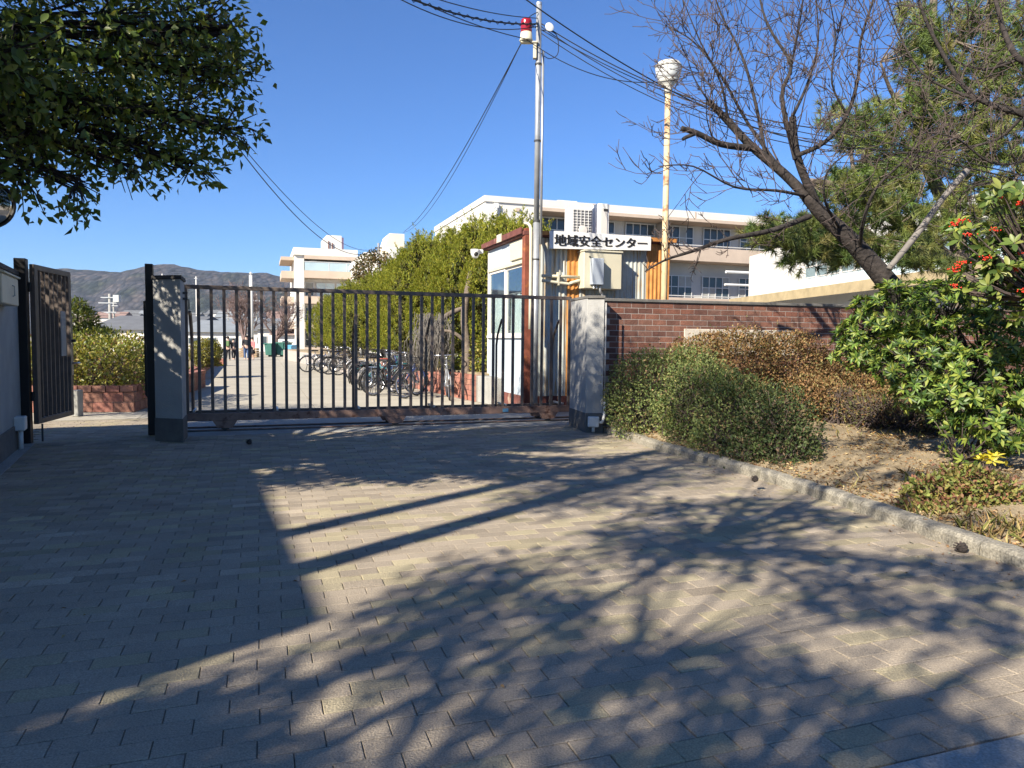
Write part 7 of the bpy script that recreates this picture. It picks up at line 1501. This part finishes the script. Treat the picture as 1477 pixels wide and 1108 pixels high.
# ------------------------------------------------------------------ what stands beside and behind the photographer and casts the shade
HS = 6.4; GA_, GB_ = gp(372, 680), gp(478, 893); hdir = (GA_ - GB_).normalized(); sh = AZ * (HS * COT)
far_t = (12.0 - GB_.y) / hdir.y; c0_ = GB_ - sh; c1_ = GB_ + hdir * far_t - sh; hnrm = Vector((-hdir.y, hdir.x, 0)); hnrm = hnrm if hnrm.x < 0 else -hnrm
nbh = thing('house', 'plain two storey neighbouring house beside the boundary wall', 'house', (c0_ + c1_) / 2)
obj('wall', MB().prism([c0_, c1_, c1_ + hnrm * 7, c0_ + hnrm * 7], (0, 0, HS - 0.10)), M['housewall'], nbh)
obj('roof', MB().prism([c0_ + hnrm * 0 + EZ * (HS - 0.097), c1_ + EZ * (HS - 0.097), c1_ + hnrm * 7 + EZ * (HS - 0.097), c0_ + hnrm * 7 + EZ * (HS - 0.097)], (0, 0, 0.097)), M['roofgrey'], nbh)
hl_ = (c1_ - c0_).length
for k in range(4):
    for z in (0.9, 3.7):
        wq = obj('window', MB().box(c0_ + hdir * (hl_ * (k + 0.5) / 4) - hnrm * 0.03 + EZ * (z + 0.6), (1.6, 0.08, 1.2), (hdir, hnrm, EZ)), M['alu'], nbh); obj('pane', MB().box(c0_ + hdir * (hl_ * (k + 0.5) / 4) - hnrm * 0.08 + EZ * (z + 0.6), (1.45, 0.02, 1.05), (hdir, hnrm, EZ)), M['wglass'], wq)
sp0 = gp(560, 737) - AZ * 9.2; up2 = thing('power_pole', 'grey concrete street power pole behind the photographer', 'power pole', sp0)
obj('shaft', MB().tube([sp0, sp0 + EZ * 9.2], [0.125, 0.10], 12), M['gutter'], up2, smooth=True)
st0 = gp(620, 770) - AZ * 7.5; stt = thing('street_tree', 'pollarded street tree with a short leafy top behind the photographer', 'tree', st0)
wd = Wood().add(spline([st0, st0 + V3(0.05, 0, 3), st0 + V3(0.0, 0.1, 6.4)], 5), lerp_list([0.15, 0.13, 0.11], 11)); bl = []
for k in range(7):
    e = st0 + V3(*(AZ * (k * 0.28 - 0.7))) + V3(rc_.normal() * 0.25, rc_.normal() * 0.25, 6.6 + 0.30 * k); wd.add([st0 + V3(0, 0.1, 5.6), (e + st0 + V3(0, 0, 6)) / 2 - V3(0, 0, st0.z), e], [0.08, 0.05, 0.02]); bl.append((A_(e), (0.62, 0.62, 0.5)))
link('trunk', wd.mesh('trunk', M['bark'], st0), stt); r_ = np.random.default_rng(93); P, O = blob_points(r_, bl, 3000, 0.8); D, N, L, Wd_, T = leaf_cloud(r_, P, O, 0.11, 0.055, [(0.05, 0.08, 0.02), (0.035, 0.06, 0.015)]); leaves_obj('crown', stt, P, D, N, L, Wd_, T, M['leaf'])
# large evergreen behind the photographer: its clumps shade the foreground pavers
rq = np.random.default_rng(123); bl = []
TOPL = ([0, 120, 250, 440, 560, 640, 780, 850, 900, 1000, 1100, 1200, 1300, 1400, 1600], [1040, 1030, 1000, 925, 870, 800, 800, 745, 712, 700, 705, 735, 770, 800, 860])
k = 0
while k < 4000 and len(bl) < 440:
    k += 1; u = rq.uniform(-150, 1600); v = rq.uniform(690, 1190) if rq.random() < 0.6 else rq.uniform(690, 900)
    if v < np.interp(u, *TOPL) + 8: continue
    g0 = gp(u, v); d_ = mnoise.noise(Vector((g0.x * 0.9, g0.y * 0.9, 2.0))) + (-0.12 if u > 1120 and v > 880 else 0.10 if u > 1120 else 0.02) + (0.5 if u < 420 else 0)
    if d_ < -0.07 or rq.random() > g0.y / 9.0 + 0.38: continue
    if any((Vector(c) - (g0 - AZ * (z_ * COT) + EZ * z_)).length < 0.25 for c, _ in bl for z_ in (0.7 * float(c[2]) + 0.3 * 5.0,)) : continue
    z = rq.uniform(4.4, 6.2); r = rq.uniform(0.15, 0.29); bl.append((A_(g0 - AZ * (z * COT) + EZ * z), (r * 1.15, r * 1.15, r * 0.8)))
for q in range(95):
    u = rq.uniform(-260, 240); v = rq.uniform(max(985, 1075 - 0.31 * u), 1230); g0 = gp(u, v); z = rq.uniform(4.4, 6.2); r = rq.uniform(0.2, 0.34); bl.append((A_(g0 - AZ * (z * COT) + EZ * z), (r * 1.15, r * 1.15, r * 0.8)))
for (u, v) in ((1215, 640), (1250, 690), (1300, 655), (1330, 690), (1180, 700), (1380, 640), (1440, 700), (1120, 640), (1160, 610), (1420, 740), (1350, 620), (1270, 730)):
    for q in range(2): g0 = gp(u + rq.normal() * 18, v + rq.normal() * 8, 0.15); z = rq.uniform(4.8, 6.0); r = rq.uniform(0.18, 0.3); bl.append((A_(g0 - AZ * (z * COT) + EZ * z), (r, r, r * 0.8)))
cen_ = Vector(np.mean([b[0] for b in bl], 0)); bt0 = V3(cen_.x - 2.6, min(cen_.y - 3.4, -4.2), 0)
bgt = thing('evergreen_tree', 'large spreading evergreen tree behind the photographer shading the pavers', 'tree', bt0); r_ = np.random.default_rng(95); P, O = blob_points(r_, bl, 42 * len(bl), 0.9, 0.3)
D, N, L, Wd_, T = leaf_cloud(r_, P, O, 0.11, 0.055, [(0.04, 0.07, 0.018), (0.06, 0.09, 0.02)]); leaves_obj('crown', bgt, P, D, N, L, Wd_, T, M['leaf'])
wd = Wood(); fk = V3(bt0.x + 0.2, bt0.y + 0.3, 3.3); s_ = spline([bt0, bt0 + V3(0, 0.1, 2.6), fk], 4); wd.add(s_, lerp_list([0.34, 0.28, 0.22], 9))
hub = [fk.lerp(Vector(bl[int(i)][0]), 0.62) for i in np.linspace(0, len(bl) - 1, 14)]
for e in hub: s_ = spline([fk, fk.lerp(e, .5) + V3(0, 0, .15), e], 4); wd.add(s_, lerp_list([0.05, 0.036, 0.025], len(s_)))
for i, (c, rr) in enumerate(bl): e = Vector(c); fk = min(hub, key=lambda q: (q - e).length); s_ = spline([fk, fk.lerp(e, .5) + V3(0, 0, .08), e], 3); wd.add(s_, lerp_list([0.016, 0.011, 0.006], len(s_)))
link('trunk', wd.mesh('trunk', M['bark'], bt0), bgt)

# ------------------------------------------------------------------ haze: the air between the camera and the hill
hz = MB().box((0, 1800, 180), (6100, 4900, 376)); hm = bpy.data.materials.new('haze'); hm.use_nodes = True; hn_ = hm.node_tree; hn_.nodes.clear()
pv = hn_.nodes.new('ShaderNodeVolumePrincipled'); pv.inputs['Color'].default_value = (0.62, 0.79, 1.0, 1); pv.inputs['Density'].default_value = 0.00006; pv.inputs['Anisotropy'].default_value = 0.0
ho = hn_.nodes.new('ShaderNodeOutputMaterial'); hn_.links.new(pv.outputs[0], ho.inputs['Volume'])
hb_ = kind(obj('haze', hz, hm, local=True), 'stuff'); hb_['label'] = 'thin pale winter haze over the town and the hill'
